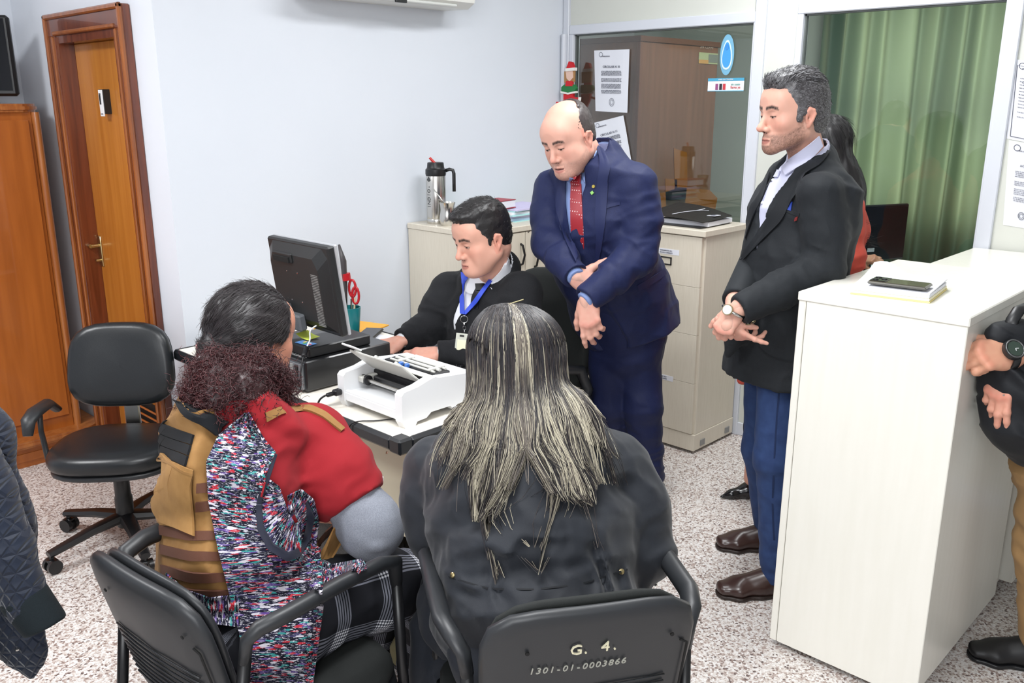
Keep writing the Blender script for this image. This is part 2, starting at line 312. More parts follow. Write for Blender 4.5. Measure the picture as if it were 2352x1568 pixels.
# notices taped to the glass
def notice(px,label,head=None,lines=None,plane='x',X=XP+.017,seal=None,name='notice',cat='notice',group=None,frame=False,title='CIRCULAR N 10'):
    p=[atx(x,y,X) for x,y in px]     # TL TR BR BL
    o=p[3]; n=6; G=np.zeros((n+1,n+1,3))
    for i in range(n+1):
        for j in range(n+1):
            s_,t_=i/n,j/n; G[i,j]=(1-t_)*((1-s_)*p[3]+s_*p[2])+t_*((1-s_)*p[0]+s_*p[1]); G[i,j,0]-=.0015*math.sin(3*s_*math.pi)*t_
    T=thing(name,label,cat,p[3],group); MB().sheet(G,(-.0008,0,0)).build('sheet',M_paper,T)
    def Q(s_,t_): return (1-t_)*((1-s_)*p[3]+s_*p[2])+t_*((1-s_)*p[0]+s_*p[1])+np.array([-.003,0,0])
    u=nrm(p[2]-p[3]+p[1]-p[0]); v=nrm(p[0]-p[3]); wd=np.linalg.norm(p[2]-p[3]); ht=np.linalg.norm(p[0]-p[3])
    if title: text('title',title,wd*.075,Q(.5,.73),u,v,M_ink,T)
    if lines:
        wrds='se comunica a los funcionarios que a partir de la fecha se debe presentar la nota en mesa de entrada con copia firmada por el jefe de la oficina segun lo dispuesto en la norma vigente'.split()
        k=0; lns=[]
        for t_ in lines:
            s_=''
            while len(s_)<46: s_+=wrds[k%len(wrds)]+' '; k+=3
            lns.append((t_,s_[:46]))
        bl=None
        for t_,s_ in lns:
            o_=text('printed_line',s_,wd*.036,Q(.5,t_),u,v,M_ink,T); 
            if bl is None: bl=o_
    MB().tube([Q(.20,.93)+.012*(math.cos(a)*u+math.sin(a)*v) for a in np.linspace(0,2*math.pi,14)],.0012,4,False).build('crest',M_ink,T)
    text('letterhead','PODER JUDICIAL',wd*.035,Q(.34,.90),u,v,M_ink,T)
    if seal:
        c=Q(*seal); MB().tube([c+wd*.075*(math.cos(a)*u+1.25*math.sin(a)*v) for a in np.linspace(0,2*math.pi,18)],.0011,4,False).tube([c+wd*.045*(math.cos(a)*u+1.25*math.sin(a)*v) for a in np.linspace(0,2*math.pi,12)],.0009,4,False).build('seal',M_ink,T)
    if frame:
        q=[Q(.08,.04),Q(1.,.04),Q(1.,.93),Q(.08,.93),Q(.08,.04)]; MB().tube(q,.0012,4,False).build('border',M_ink,T)
    return T
L1=[.66,.64,.62,.60,.54,.52,.50,.45,.43,.41,.39,.35,.33,.31]
notice([(1365,116),(1446,113),(1441,259),(1368,255)],'white typed notice taped to the glass above the second, crooked notice',lines=L1,seal=(.52,.16),group=None)
notice([(1357,284),(1432,265),(1452,380),(1378,400)],'crooked white notice with curled edge behind the shoulder of the blue suit',lines=L1[:8],title='CIRCULAR N 11')
notice([(2331,136),(2430,150),(2415,338),(2312,318)],'white framed notice on the partition at the upper of the two right-hand sheets',lines=[.78,.74,.70,.66,.62,.58,.54,.50,.46,.42,.36,.3],frame=True,X=XP-.001,title='COMUNICADO')
notice([(2318,322),(2420,340),(2400,532),(2304,516)],'white printed notice with round seal just above the reception counter',lines=L1,seal=(.42,.14),X=XP-.001,title='ACORDADA')
# stickers on the glass
a=atx(1670,125,XP+.016); T=thing('crest_sticker','light blue oval crest sticker with white outline on the glass','sticker',a)
def oval(c,ry,rz,nn=22,taper=0): return [(c[1]+ry*math.cos(t)*(1-taper*math.sin(t)),c[2]+rz*math.sin(t)) for t in np.linspace(0,2*math.pi,nn,endpoint=False)]
for nm,ry,rz,x,c_,tp in (('halo',.039,.096,0,(118,176,206),0),('outline',.029,.070,-.0015,(214,236,246),.28),('emblem',.023,.060,-.003,(70,158,226),.28),('crown',.010,.014,-.0045,(60,140,214),0)):
    cc=a+np.array([0,0,.035 if nm=='crown' else -.002]); MB().prism(oval(cc,ry,rz,taper=tp),(a[0]+x,0,0),(0,1,0),(0,0,1),(-.001,0,0)).build(nm,mat('sticker_'+nm,c_,.5),T)
a=atx(1627,180,XP+.016);b=atx(1708,209,XP+.016); T=thing('helpline_sticker','small white sticker with blue top band and red lettering on the glass','sticker',b)
y0,y1,z0,z1=b[1],a[1],b[2],a[2]
MB().bb((a[0]-.001,y0,z0),(a[0],y1,z1)).build('label_sheet',M_white,T)
MB().bb((a[0]-.002,y0,z1-.014),(a[0]-.0005,y1,z1)).bb((a[0]-.002,y0,z0),(a[0]-.0005,y1,z0+.003)).build('blue_band',mat('band_blue',(76,164,200),.5),T)
text('lettering','LINEA DE ATENCION',.0085,(a[0]-.003,(y0+y1)/2,z1-.007),(0,-1,0),(0,0,1),M_white,T)
text('lettering','sin costo',.014,(a[0]-.003,y0+.045,z0+.032),(0,-1,0),(0,0,1),mat('teal_ink',(60,150,140),.6),T); text('lettering','llama ya',.017,(a[0]-.003,y0+.045,z0+.018),(0,-1,0),(0,0,1),mat('red_ink',(206,50,60),.6),T)
M_pic=mat('pink_picture',(190,90,120),.6)
for k,(yy,c_) in enumerate(((.150,(150,80,130)),(.128,(40,40,50)),(.108,(200,60,70)))):
    MB().bb((a[0]-.003,y0+yy-.008,z0+.006),(a[0]-.001,y0+yy+.008,z0+.036),.001).build('picture_figure',mat('figure_%d'%k,c_,.6),T)
# christmas doll hanging on the corner
dc=V(1303,190,0); 
def pc(x,y,X=XP-.06): return atx(x,y,X)
T=thing('christmas_ornament','small red and green Christmas girl ornament hanging in the corner','ornament',pc(1303,245))
M_red=mat('felt_red',(206,34,44),.7); M_green=mat('felt_green',(38,120,64),.7); M_felt=mat('felt_white',(238,236,230),.7); M_skin0=mat('doll_skin',(232,196,178),.6); M_hair0=mat('doll_hair',(176,132,84),.7)
def flat(pts,X,th,name,m): q=[pc(x,y,X) for x,y in pts]; MB().prism([(p[1],p[2]) for p in q],(X,0,0),(0,1,0),(0,0,1),(th,0,0)).build(name,m,T)
X_=XP-.06
flat([(1300,158),(1306,141),(1313,143),(1318,160)],X_,.02,'hat',M_red); flat([(1298,157),(1319,155),(1319,162),(1298,164)],X_-.004,.026,'hat_brim',M_felt)
flat([(1296,164),(1319,162),(1318,188),(1296,190)],X_+.004,.012,'hair',M_hair0); flat([(1299,164),(1315,163),(1316,178),(1308,187),(1301,180)],X_,.01,'face',M_skin0)
flat([(1300,186),(1314,186),(1315,198),(1298,198)],X_-.002,.014,'scarf',M_red); flat([(1289,200),(1296,194),(1318,194),(1323,203),(1318,211),(1304,214),(1289,211)],X_-.001,.02,'tunic',M_green)
flat([(1287,209),(1304,213),(1322,209),(1322,213),(1304,217),(1287,213)],X_-.004,.02,'tunic_hem',M_felt); flat([(1294,216),(1316,214),(1314,228),(1306,246),(1294,244)],X_,.018,'leggings',M_red)
MB().tube([pc(1312,222),pc(1322,226),pc(1330,226)],.006,6).tube([pc(1298,240),pc(1285,236),pc(1272,235)],.005,6).build('limb',M_red,T,40)
MB().tube([pc(1332,223),pc(1331,231)],.009,6).build('boot',M_felt,T,40); MB().tube([pc(1271,229),pc(1272,237)],.006,6).build('boot',M_felt,T,40)
# curtain and window of the back office
CW=struct(MB().bb((6.2,1.35,.95),(6.22,2.75,2.35)).build('window_3',mat('daylight_pane',(255,244,200),.5,emit=((255,250,232),3.6))))
mb=MB().bb((6.17,1.3,.88),(6.24,2.8,.95)).bb((6.17,1.3,2.35),(6.24,2.8,2.42)).bb((6.17,1.3,.9),(6.24,1.37,2.4)).bb((6.17,2.73,.9),(6.24,2.8,2.4)).bb((6.17,2.02,.9),(6.2,2.10,2.4)).bb((6.17,1.3,1.62),(6.2,2.8,1.68))
mb.build('window_frame',mat('dark_frame',(60,62,58),.5),CW)
struct(MB().bb((6.24,-1,0),(6.34,1.35,ZC)).bb((6.24,2.75,0),(6.34,4.6,ZC)).bb((6.24,1.35,0),(6.34,2.75,.95)).bb((6.24,1.35,2.35),(6.34,2.75,ZC)).build('wall_window',mat('office_green_wall',(186,196,186),.6)))
m=bpy.data.materials.new('green_curtain'); m.use_nodes=True; nt=m.node_tree;N=nt.nodes;L=nt.links;b=N['Principled BSDF']; b.inputs['Base Color'].default_value=(*lin((66,98,84)),1); b.inputs['Roughness'].default_value=.6
tr=N.new('ShaderNodeBsdfTranslucent'); tr.inputs[0].default_value=(*lin((150,166,138)),1); mx=N.new('ShaderNodeMixShader'); mx.inputs[0].default_value=.30; L.new(b.outputs[0],mx.inputs[1]); L.new(tr.outputs[0],mx.inputs[2]); L.new(mx.outputs[0],N['Material Output'].inputs[0]); M_curt=m
n=420; ys=np.linspace(1.05,2.88,n); G=np.zeros((14,n,3))
for i,z in enumerate(np.linspace(.05,2.7,14)):
    ph=ys*2*math.pi/.15+.8*np.sin(ys*9+z*.5)+.5*np.sin(ys*23)
    G[i,:,0]=6.02+.055*np.sin(ph)*(1-.25*z/2.7)+.012*np.sin(ys*31+z*2); G[i,:,1]=ys; G[i,:,2]=z
mb=MB(); mb.grid(G); o=mb.build('curtain',M_curt,None,True,recalc=False); tag(o,'long green pleated curtain over the office window, daylight showing through','curtain')
T=thing('curtain_rod','dark curtain rod above the green curtain','rod',(6.0,2,2.7)); MB().tube([(6.02,.95,2.74),(6.02,2.95,2.74)],.012,10).build('rod',M_black,T,40)
# ================================================================ big furniture
def Yb(x,y,Y): return aty(x,y,Y)
# ---- credenza against the white wall
cz=1.12; cx0,cx1,cy0,cy1=2.80,3.56,2.925,3.415
T=thing('credenza','low cream two-door cabinet against the white wall, carrying the thermos and papers','cabinet',((cx0+cx1)/2,(cy0+cy1)/2,0))
MB().bb((cx0,cy0+.02,.06),(cx1+.4,cy1,cz-.028),.002).build('body',M_creamd,T)
MB().bb((cx0-.006,cy0-.006,cz-.028),(cx1+.41,cy1,cz),.003).build('top_board',M_creamd,T)
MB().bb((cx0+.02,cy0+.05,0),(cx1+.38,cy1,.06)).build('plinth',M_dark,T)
seam=Yb(1207,560,cy0)[0]
M_hand=mat('black_handle',(30,30,32),.3)
for k,(a,b) in enumerate(((cx0+.003,seam-.002),(seam+.002,cx1))):
    d=MB().bb((a,cy0,.075),(b,cy0+.02,cz-.032),.002).build('door',M_creamd,T)
    hx=Yb(1196 if k==0 else 1228,585,cy0)[0]; z0,z1=(Yb(1196,608,cy0)[2],Yb(1196,560,cy0)[2]) if k==0 else (Yb(1228,612,cy0)[2],Yb(1228,556,cy0)[2])
    MB().tube([(hx,cy0,z0),(hx,cy0-.014,z0+.006),(hx,cy0-.028,(z0+z1)/2),(hx,cy0-.014,z1-.006),(hx,cy0,z1)],.0055,8).build('handle',M_hand,d,40)
    if k: p=Yb(1214,525,cy0); text('door_number','3',.034,(p[0],cy0-.0015,p[2]-.008),(1,0,0),(0,0,1),M_inkd,d)
# ---- filing cabinet
fx,fy0,fy1=3.573,2.19,2.905; fz=1.12
T=thing('filing_cabinet','tall cream filing cabinet with white drawer labels behind the man in the blue suit','cabinet',(3.77,2.5,0))
MB().bb((fx+.018,fy0+.0,.10),(XP-.03,fy1,fz-.03),.002).build('body',M_creamd,T)
MB().bb((fx-.012,fy0-.012,fz-.03),(XP-.025,fy1,fz),.003).build('top_board',M_creamd,T)
MB().bb((fx+.004,fy0-.004,.015),(XP-.03,fy1,.10),.002).build('base',M_creamd,T)
M_clip=mat('grey_clip',(140,140,138),.4)
for k,px in enumerate((1612,1668)):
    p=aty(px,1030 if k==0 else 1003,fy0-.005); MB().bb((p[0]-.02,fy0-.009,.03),(p[0]+.02,fy0-.003,.062),.001).build('corner_clip',M_clip,T)
for k in range(4): 
    for q in (0,): pass
for (x,y) in ((fx+.05,fy0+.04),(XP-.08,fy0+.04),(fx+.05,fy1-.04),(XP-.08,fy1-.04)): MB().cyl((x,y,0),(x,y,.016),.018,n=10).build('foot',M_black,T)
dz=[.103,.365,.61,.845,1.086]
for k in range(4):
    d=MB().bb((fx,fy0+.012,dz[k]+.0006),(fx+.02,fy1,dz[k+1]-.0006),.001).build('drawer',M_creamd,T)
    if k:
        px_=((0,0),(1546,871),(1556,741),(1560,581))[k]; q_=atx(*px_,fx); z=q_[2]; y=q_[1]+.07
        L=MB().bb((fx-.0012,y-.07,z-.013),(fx+.001,y+.07,z+.013)).build('paper_label',M_paper,d)
        text('label_print','EXPEDIENTES 20%d'%(18+k),.0085,(fx-.002,y+.004,z+.004),(0,-1,0),(0,0,1),M_ink,d); text('label_print','ARCHIVO CORRIENTE',.0075,(fx-.002,y+.004,z-.006),(0,-1,0),(0,0,1),M_ink,d)
    if k==3:
        h=MB(); q_=atx(1543,600,fx); y=q_[1]+.05; z=q_[2]
        h.bb((fx-.006,y-.05,z-.020),(fx,y+.05,z-.014),.001).bb((fx-.006,y-.05,z+.014),(fx,y+.05,z+.020),.001).bb((fx-.006,y-.05,z-.018),(fx,y-.044,z+.018),.001).bb((fx-.006,y+.044,z-.018),(fx,y+.05,z+.018),.001); h.build('label_holder',M_hand,d)
# ---- reception counter: high unit, low unit, side unit
T=thing('reception_counter','tall ivory reception counter in the foreground with a phone and papers on top','counter',(2.75,.9,0))
q0,q1=.674,1.132
MB().bb((2.402,q0,.05),(3.12,q1,1.142),.002).build('body',M_counter,T)
MB().bb((2.384,q0-.002,.02),(2.403,q1-.022,1.144),.002).build('end_panel',M_counter,T)
MB().bb((2.384,q1-.020,.02),(2.402,q1+.002,1.144),.002).build('edge_strip',M_counter,T)
MB().bb((2.380,q0-.006,1.143),(3.125,q1+.005,1.170),.003).build('worktop',M_counter,T)
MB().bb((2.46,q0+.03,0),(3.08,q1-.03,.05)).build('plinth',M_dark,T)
for (x,y) in ((2.43,q0+.05),(2.43,q1-.05)): MB().cyl((x,y,0),(x,y,.03),.02,n=12).build('foot',M_black,T)
T=thing('low_counter','slightly lower ivory counter section running on to the glazed partition','counter',(3.55,.9,0))
MB().bb((3.128,q0+.02,.05),(XP-.03,q1,1.09),.002).build('body',M_counter,T); MB().bb((3.128,q0-.004,1.088),(XP-.022,q1+.004,1.115),.003).build('worktop',M_counter,T)
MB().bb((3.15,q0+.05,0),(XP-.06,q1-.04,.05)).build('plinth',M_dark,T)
for k,(a,b) in enumerate(((3.19,3.56),(3.565,3.93))):
    d=MB().bb((a,q0-.03,.075),(b,q0+.02,1.08),.002).build('door',M_counter,T)
    MB().bb((a+.01,q0-.036,.50),(a+.02,q0-.029,.60),.002).build('handle',M_hand,d)
# ---- desk
dx0,dx1,dy0,dy1,dzt=1.515,2.27,1.915,3.33,.74
T=thing('desk','long cream office desk with thick black edging, carrying the printer and computer','desk',((dx0+dx1)/2,(dy0+dy1)/2,0))
MB().bb((dx0+.006,dy0+.006,dzt-.034),(dx1-.006,dy1-.006,dzt),.001).build('desktop',mat('desk_laminate',(240,235,224),.35,noise=(60,(228,220,205),.3)),T)
e=.016; eh=.046
def edge(a,b): 
    MB().box(((a[0]+b[0])/2,(a[1]+b[1])/2,dzt-eh/2+.002),(abs(b[0]-a[0])+.024,abs(b[1]-a[1])+.024,eh),.010).build('edge_band',M_blackr,T,30)
edge((dx0,dy0+.045),(dx0,dy1)); edge((dx0+.045,dy0),(dx1,dy0)); edge((dx1,dy0),(dx1,dy1)); edge((dx0,dy1),(dx1,dy1))
MB().box((dx0+.014,dy0+.014,dzt-.021),(.054,.054,.049),.007).build('corner_cap',M_blackr,T,30)
MB().cyl((dx0-.012,dy0+.048,dzt-.045),(dx0-.014,dy0+.048,dzt-.052),.003,n=8).build('screw',M_chrome,T)
M_panel=mat('desk_panel_cream',(222,214,188),.45)
MB().bb((1.62,dy0+.03,.34),(1.638,dy1-.05,dzt-.035),.002).build('modesty_panel',M_panel,T)
for y in (dy0+.10,dy1-.08):
    MB().bb((1.70,y-.02,.03),(2.16,y+.02,dzt-.035),.003).build('leg_panel',M_panel,T); MB().bb((1.62,y-.03,0),(2.2,y+.03,.03),.008).build('leg_foot',M_blackr,T)
struct(MB().bb((1.66,1.94,0),(2.15,3.30,.006),.002).build('under_desk_sheet',mat('charcoal_speckle',(70,68,68),.95,noise=(300,(110,106,104),.9),bump=(300,.6,.003))))  # thin charcoal speckled sheet lying on the floor under the desk
bpy.data.objects['under_desk_sheet'].pop('kind'); tag(bpy.data.objects['under_desk_sheet'],'charcoal speckled sheet on the floor under the desk','mat')
# ---- wooden cabinet at left with bull-nosed top
T=thing('wooden_cabinet','varnished orange-brown wooden cabinet with a rounded top, under the television','cabinet',(1.0,4.7,0))
rx=1.50; ry=4.47
MB().bb((.2,ry,.13),(rx-.03,YL-.02,1.66),.003).build('body',M_cab,T)
M_trimw=wood('cabinet_trim_wood',(176,110,56),(148,82,38),.3,8)
def bull(z0,z1,ov,name,m):
    r=.10; pts=[(.15,ry-ov),(rx+ov-r,ry-ov)]+[(rx+ov-r+r*math.sin(t),ry-ov+r-r*math.cos(t)) for t in np.linspace(.2,math.pi/2,7)]+[(rx+ov,YL-.01),(.15,YL-.01)]
    mb=MB(); h=(z1-z0)
    for k,(za,zb,ins) in enumerate(((z0,z0+h*.3,.006),(z0+h*.3,z0+h*.7,0),(z0+h*.7,z1,.006))):
        mb.prism([(p[0]-(ins if p[0]>1 else 0),p[1]+ins if p[1]<4.9 else p[1]) for p in pts],(0,0,za),(1,0,0),(0,1,0),(0,0,zb-za))
    mb.build(name,m,T)
bull(1.655,1.692,.02,'top_board',M_trimw)
bull(.10,.135,.09,'plinth_molding',M_trimw); bull(0,.10,.06,'plinth',M_cab)
MB().tube([(rx-.012,ry+.004,.13),(rx-.012,ry+.004,1.655)],.018,12).build('corner_bead',M_trimw,T,40)
dd=MB().bb((.75,ry-.018,.20),(rx-.05,ry+.002,1.62),.003).build('door',M_cab,T)
MB().bb((1.03,ry-.03,.85),(1.045,ry-.017,.95),.003).build('handle',M_brass,dd)
mb=MB().bb((.24,ry-.012,.20),(.745,ry+.002,1.62),.003); mb.build('door',M_cab,T)
# louvre strip at the cabinet's lower edge
# ---- television on the cabinet
p=aty(38,120,4.66); tx=1.46; ty=4.62
T=thing('television','flat black television standing on top of the wooden cabinet','television',(1.2,4.66,1.693))
R=rotz(math.radians(-28))
def loc(c,o,R): return np.asarray(o)+R@np.asarray(c,float)
o=np.array([1.19,4.68,0])
MB().box(loc((0,0,1.90),o,R),(.60,.045,.35),.012,R).box(loc((0,.035,1.90),o,R),(.5,.05,.3),.02,R).build('casing',M_black,T)
MB().box(loc((0,-.024,1.905),o,R),(.56,.004,.31),0,R).build('screen',mat('dark_screen',(10,12,18),.06),T)
MB().tube([loc((0,.01,1.76),o,R),loc((0,.02,1.715),o,R)],.03,12).build('neck',M_black,T)
MB().lathe([(.17,1.693),(.165,1.700),(.06,1.712),(.02,1.73)],(o[0],o[1],0),28).build('stand_base',M_black,T,40)
# ---- air conditioner on the white wall
T=thing('air_conditioner','white air conditioner mounted high on the white wall','air conditioner',(2.7,3.3,2.12))
prof=[(3.42,2.40),(3.24,2.40),(3.20,2.36),(3.19,2.22),(3.205,2.15),(3.25,2.125),(3.42,2.13)]
x0,x1=2.2,3.075
MB().prism([(a,b) for a,b in prof],(x0,0,0),(0,1,0),(0,0,1),(x1-x0,0,0)).build('casing',mat('ac_white',(232,232,226),.35),T)
MB().bb((x0+.06,3.215,2.127),(x1-.1,3.25,2.140),.004).build('air_flap',mat('ac_flap',(214,216,212),.35),T)
MB().bb((2.60,3.20,2.121),(2.66,3.215,2.135),.002).build('latch',M_black,T)
# ================================================================ things on the desk
M_prw=mat('printer_white',(240,242,244),.33); M_prg=mat('printer_grey',(206,206,200),.4); M_prd=mat('printer_dark',(30,30,33),.35)
T=thing('printer','white laser printer with its rear cover open on the desk corner','printer',(1.76,2.13,dzt))
py0,py1,px0,px1=1.975,2.305,1.575,1.89; pz=dzt
def side(y,th):
    pr=[(px0,.022),(px0+.012,.0),(px0+.05,0),(px0+.058,.012),(px0+.095,.014),(px0+.115,.028),(px1-.12,.028),(px1-.10,.008),(px1-.01,.008),(px1,.03),(px1,.104),(px1-.02,.118),(px0+.15,.132),(px0+.135,.138),(px0+.11,.134),(px0+.065,.122),(px0+.01,.116),(px0,.106)]
    return MB().prism([(a,pz+b) for a,b in pr],(0,y,0),(1,0,0),(0,0,1),(0,th,0))
side(py0,.034).build('side_panel',M_prw,T); side(py1-.034,.034).build('side_panel',M_prw,T)
MB().bb((px0+.004,py0+.03,pz+.022),(px1,py1-.03,pz+.052),.003).build('base_tray',M_prw,T)
MB().bb((px0+.006,py0+.03,pz+.03),(px0+.02,py1-.03,pz+.058),.003).build('rear_lip',M_prw,T)
MB().bb((px1-.10,py0+.03,pz+.05),(px1,py1-.03,pz+.104),.006).build('front_body',M_prw,T)
MB().bb((px0+.12,py0+.034,pz+.05),(px1-.10,py1-.034,pz+.105),.003).build('inner_frame',M_prd,T)
MB().cyl((px0+.075,py0+.036,pz+.082),(px0+.075,py1-.036,pz+.082),.006,n=12).build('roller_rod',M_steel,T,40)
for y in (py0+.05,py1-.055): MB().lathe([(.006,-.014),(.017,-.012),(.017,.0),(.011,.002),(.011,.010),(.015,.012),(.015,.018),(.004,.02)],(px0+.075,y,pz+.082),14,np.array([[1,0,0],[0,0,1],[0,-1,0]])).build('gear',M_prd,T,40)
MB().bb((px0+.10,py0+.036,pz+.06),(px0+.15,py1-.036,pz+.09),.004).build('guide_plate',M_prd,T)
MB().bb((px0+.055,py1-.06,pz+.075),(px0+.12,py1-.035,pz+.095),.003).build('bracket',M_prg,T)
def slab(c,size,ang,name,m,bev=.003,par=T,yaw=0):
    c_,s_=math.cos(ang),math.sin(ang); R=rotz(yaw)@np.array([[c_,0,-s_],[0,1,0],[s_,0,c_]]); return MB().box(c,size,bev,R).build(name,m,par)
# raised rear cover with ribs, leaning back over the works
M_cov=mat('cover_grey_white',(214,215,208),.4)
cv=slab((px0+.075,(py0+py1)/2+.006,pz+.150),(.115,.262,.006),-.72,'rear_cover',M_cov)
for k,y in enumerate(np.linspace(py0+.07,py1-.06,3)): slab((px0+.073,y,pz+.156),(.105,.010,.012),-.72,'cover_arm',M_prg,.002,cv)
slab((px0+.03,py1-.045,pz+.200),(.05,.05,.006),-.5,'cover_flap',M_prw,.002,cv)
slab((px0+.135,(py0+py1)/2,pz+.132),(.035,.262,.005),-.12,'paper_chute',M_prg,.002); slab((px0+.155,(py0+py1)/2-.01,pz+.118),(.03,.25,.012),0,'fuser_bar',M_prd,.003)
slab((px1-.045,(py0+py1)/2,pz+.112),(.08,.27,.012),-.08,'top_tray',M_prw,.004)
MB().bb((px0+.165,py0+.036,pz+.118),(px1-.085,py1-.036,pz+.131),.003).build('toner_recess',M_prd,T)
for k in range(3): MB().cyl((px0+.175+k*.024,py0+.05,pz+.134),(px0+.175+k*.024,py1-.06,pz+.134),.006 if k==1 else .004,n=8).build('guide_bar',M_prg,T,40)
for k in range(2): MB().box((px0+.20,py0+.07+.15*k,pz+.138),(.07,.012,.008),.002).build('guide_rib',M_prg,T)
for y in (py0+.165,py0+.195): MB().bb((px1-.165,y-.006,pz+.128),(px1-.150,y+.006,pz+.142),.002).build('blue_clip',mat('blue_clip',(60,110,190),.4) if y<py0+.18 else bpy.data.materials['blue_clip'],T)
# mains plug and cables
T=thing('printer_cable','thin black mains cable plugged into the printer, draped over the desk edge','cable',(1.55,2.31,dzt+.05))
MB().box((1.562,2.292,pz+.050),(.028,.024,.020),.004).box((1.540,2.300,pz+.046),(.03,.015,.013),.004).build('plug',M_prd,T)
def wire(pts,r,name,m,par,n=26):
    P=np.array(pts,float); t=np.linspace(0,len(P)-1,n); i=np.clip(t.astype(int),0,len(P)-2); f=(t-i)[:,None]
    g=lambda k:P[np.clip(k,0,len(P)-1)]; p0,p1,p2,p3=g(i-1),g(i),g(i+1),g(i+2)
    Q=.5*((2*p1)+(-p0+p2)*f+(2*p0-5*p1+4*p2-p3)*f**2+(-p0+3*p1-3*p2+p3)*f**3)
    return MB().tube(Q,r,6).build(name,m,par,True)
wire([(1.526,2.305,pz+.045),(1.508,2.315,pz+.03),(1.494,2.318,pz-.01),(1.490,2.33,pz-.05),(1.53,2.34,pz-.10),(1.55,2.35,.3)],.0035,'cord',M_prd,T)
T=thing('thin_cable','thin black cable falling from under the printer over the desk edge','cable',(1.5,2.05,dzt))
wire([(1.62,2.06,pz+.004),(1.56,2.09,pz+.004),(1.515,2.12,pz+.006),(1.497,2.14,pz-.01),(1.492,2.15,pz-.06),(1.50,2.16,pz-.2),(1.52,2.17,.25),(1.54,2.2,.01)],.0022,'cord',M_prd,T)
# ---- desktop computer lying flat
T=thing('desktop_computer','black desktop computer lying flat under the monitor beside the printer','computer',(1.74,2.66,dzt))
ax0,ax1,ay0,ay1=1.555,1.93,2.475,2.84; az=dzt+.112
MB().bb((ax0+.012,ay0,dzt+.006),(ax1,ay1,az),.004).build('case',mat('case_black',(30,31,33),.28,coat=.3),T)
bk=MB().bb((ax0,ay0+.012,dzt+.012),(ax0+.014,ay1-.01,az-.008),.001).build('back_plate',mat('galvanised',(150,156,162),.35,metal=.8),T)
for k in range(6): MB().bb((ax0-.003,ay0+.03+k*.028,dzt+.055),(ax0+.002,ay0+.048+k*.028,az-.014),.001).build('port_panel',M_clip if k%2 else M_prd,bk)
MB().bb((ax0-.004,ay0+.025,dzt+.02),(ax0+.002,ay0+.085,dzt+.05),.001).build('power_socket',M_prd,bk)
MB().cyl((ax0-.002,ay0+.06,dzt+.036),(ax0-.05,ay0+.058,dzt+.032),.011,.007,10).build('power_plug',M_prd,bk)
for x in (ax0+.04,ax1-.04): MB().bb((x-.012,ay0+.02,dzt),(x+.012,ay1-.02,dzt+.007)).build('foot',M_dark,T)
text('case_lettering','G-ELEMENT',.018,(ax0+.04,ay0+.09,az+.0006),(0,-1,0),(1,0,0),mat('grey_print',(150,150,150),.5),T)
T=thing('black_drive_box','flat black box with coloured stickers lying on the desktop computer','box',(1.75,2.60,az))
MB().box((1.73,2.575,az+.019),(.26,.15,.036),.004).build('case',M_black,T)
st=MB().box((1.63,2.565,az+.0385),(.035,.075,.001),0,rotz(.1)).build('label_sticker',mat('sticker_blue',(90,140,200),.5),T)
for k,c_ in enumerate(((220,60,50),(240,240,240),(90,170,90),(240,200,90))): MB().box((1.625+.01*(k%2),2.535+.014*k,az+.0393),(.014,.010,.0006),0).build('sticker_spot',mat('spot%d'%k,c_,.5),st)
T=thing('yellow_note','yellow-green curled sticky note on the black box','note',(1.69,2.62,az+.038))
G=np.array([[[1.655+.05*a+.0,2.59+.075*b,az+.0385+.022*max(0,b-.3)**2+.004*a] for b in np.linspace(0,1,7)] for a in np.linspace(0,1,3)]); MB().sheet(G,(0,0,.0006)).build('paper',mat('lime_note',(222,238,96),.6),T)
# ---- monitor seen from the back
T=thing('monitor','black monitor seen from behind on the desk, leaning back, with a silver front edge','monitor',(1.74,2.6,az))
mo=np.array([1.675,2.605,1.085]); ang=-.13; Rm=np.array([[math.cos(ang),0,math.sin(ang)],[0,1,0],[-math.sin(ang),0,math.cos(ang)]])
def ML(c): return mo+Rm@np.asarray(c,float)
M_mon=mat('monitor_black',(34,35,36),.42)
MB().box(ML((.0,0,0)),(.030,.372,.315),.006,Rm).build('casing',M_mon,T)
MB().box(ML((.019,0,0)),(.012,.376,.318),.003,Rm).build('front_bezel',mat('silver_plastic',(190,192,196),.3,metal=.3),T)
MB().box(ML((.0255,0,.008)),(.002,.335,.272),0,Rm).build('screen',bpy.data.materials['dark_screen'],T)
hb=[(-.155,-.12),(.155,-.12),(.155,.085),(.13,.125),(-.13,.125),(-.155,.085)]
n_=[(-.175,-.145),(.175,-.145),(.178,.12),(.15,.15),(-.15,.15),(-.178,.12)]
v=[ML((-.014,a,b)) for a,b in n_]+[ML((-.040,a*.93,b*.93)) for a,b in hb]
MB().add(v,[(0,1,2,3,4,5),tuple(range(11,5,-1))]+[(i,(i+1)%6,6+(i+1)%6,6+i) for i in range(6)]).build('rear_bulge',M_mon,T)
gr=MB().box(ML((-.036,.055,.105)),(.022,.115,.034),.004,Rm).build('carry_grip',M_mon,T); MB().box(ML((-.049,.055,.100)),(.006,.095,.020),.001,Rm).build('grip_recess',M_dark,gr)
for k in range(32):
    MB().box(ML((-.0385,-.118,.060-k*.0058)),(.004,.040,.0024),0,Rm).build('vent_slat',M_clip,T)
for (a,b) in ((.045,.055),(-.02,.055),(.045,-.05),(-.02,-.05)): MB().box(ML((-.0405,a,b)),(.004,.005,.005),.001,Rm).build('screw',M_chrome,T)
MB().box(ML((-.05,.02,-.125)),(.03,.07,.06),.006,Rm).build('stand_hinge',mat('hinge_grey',(96,100,104),.4),T)
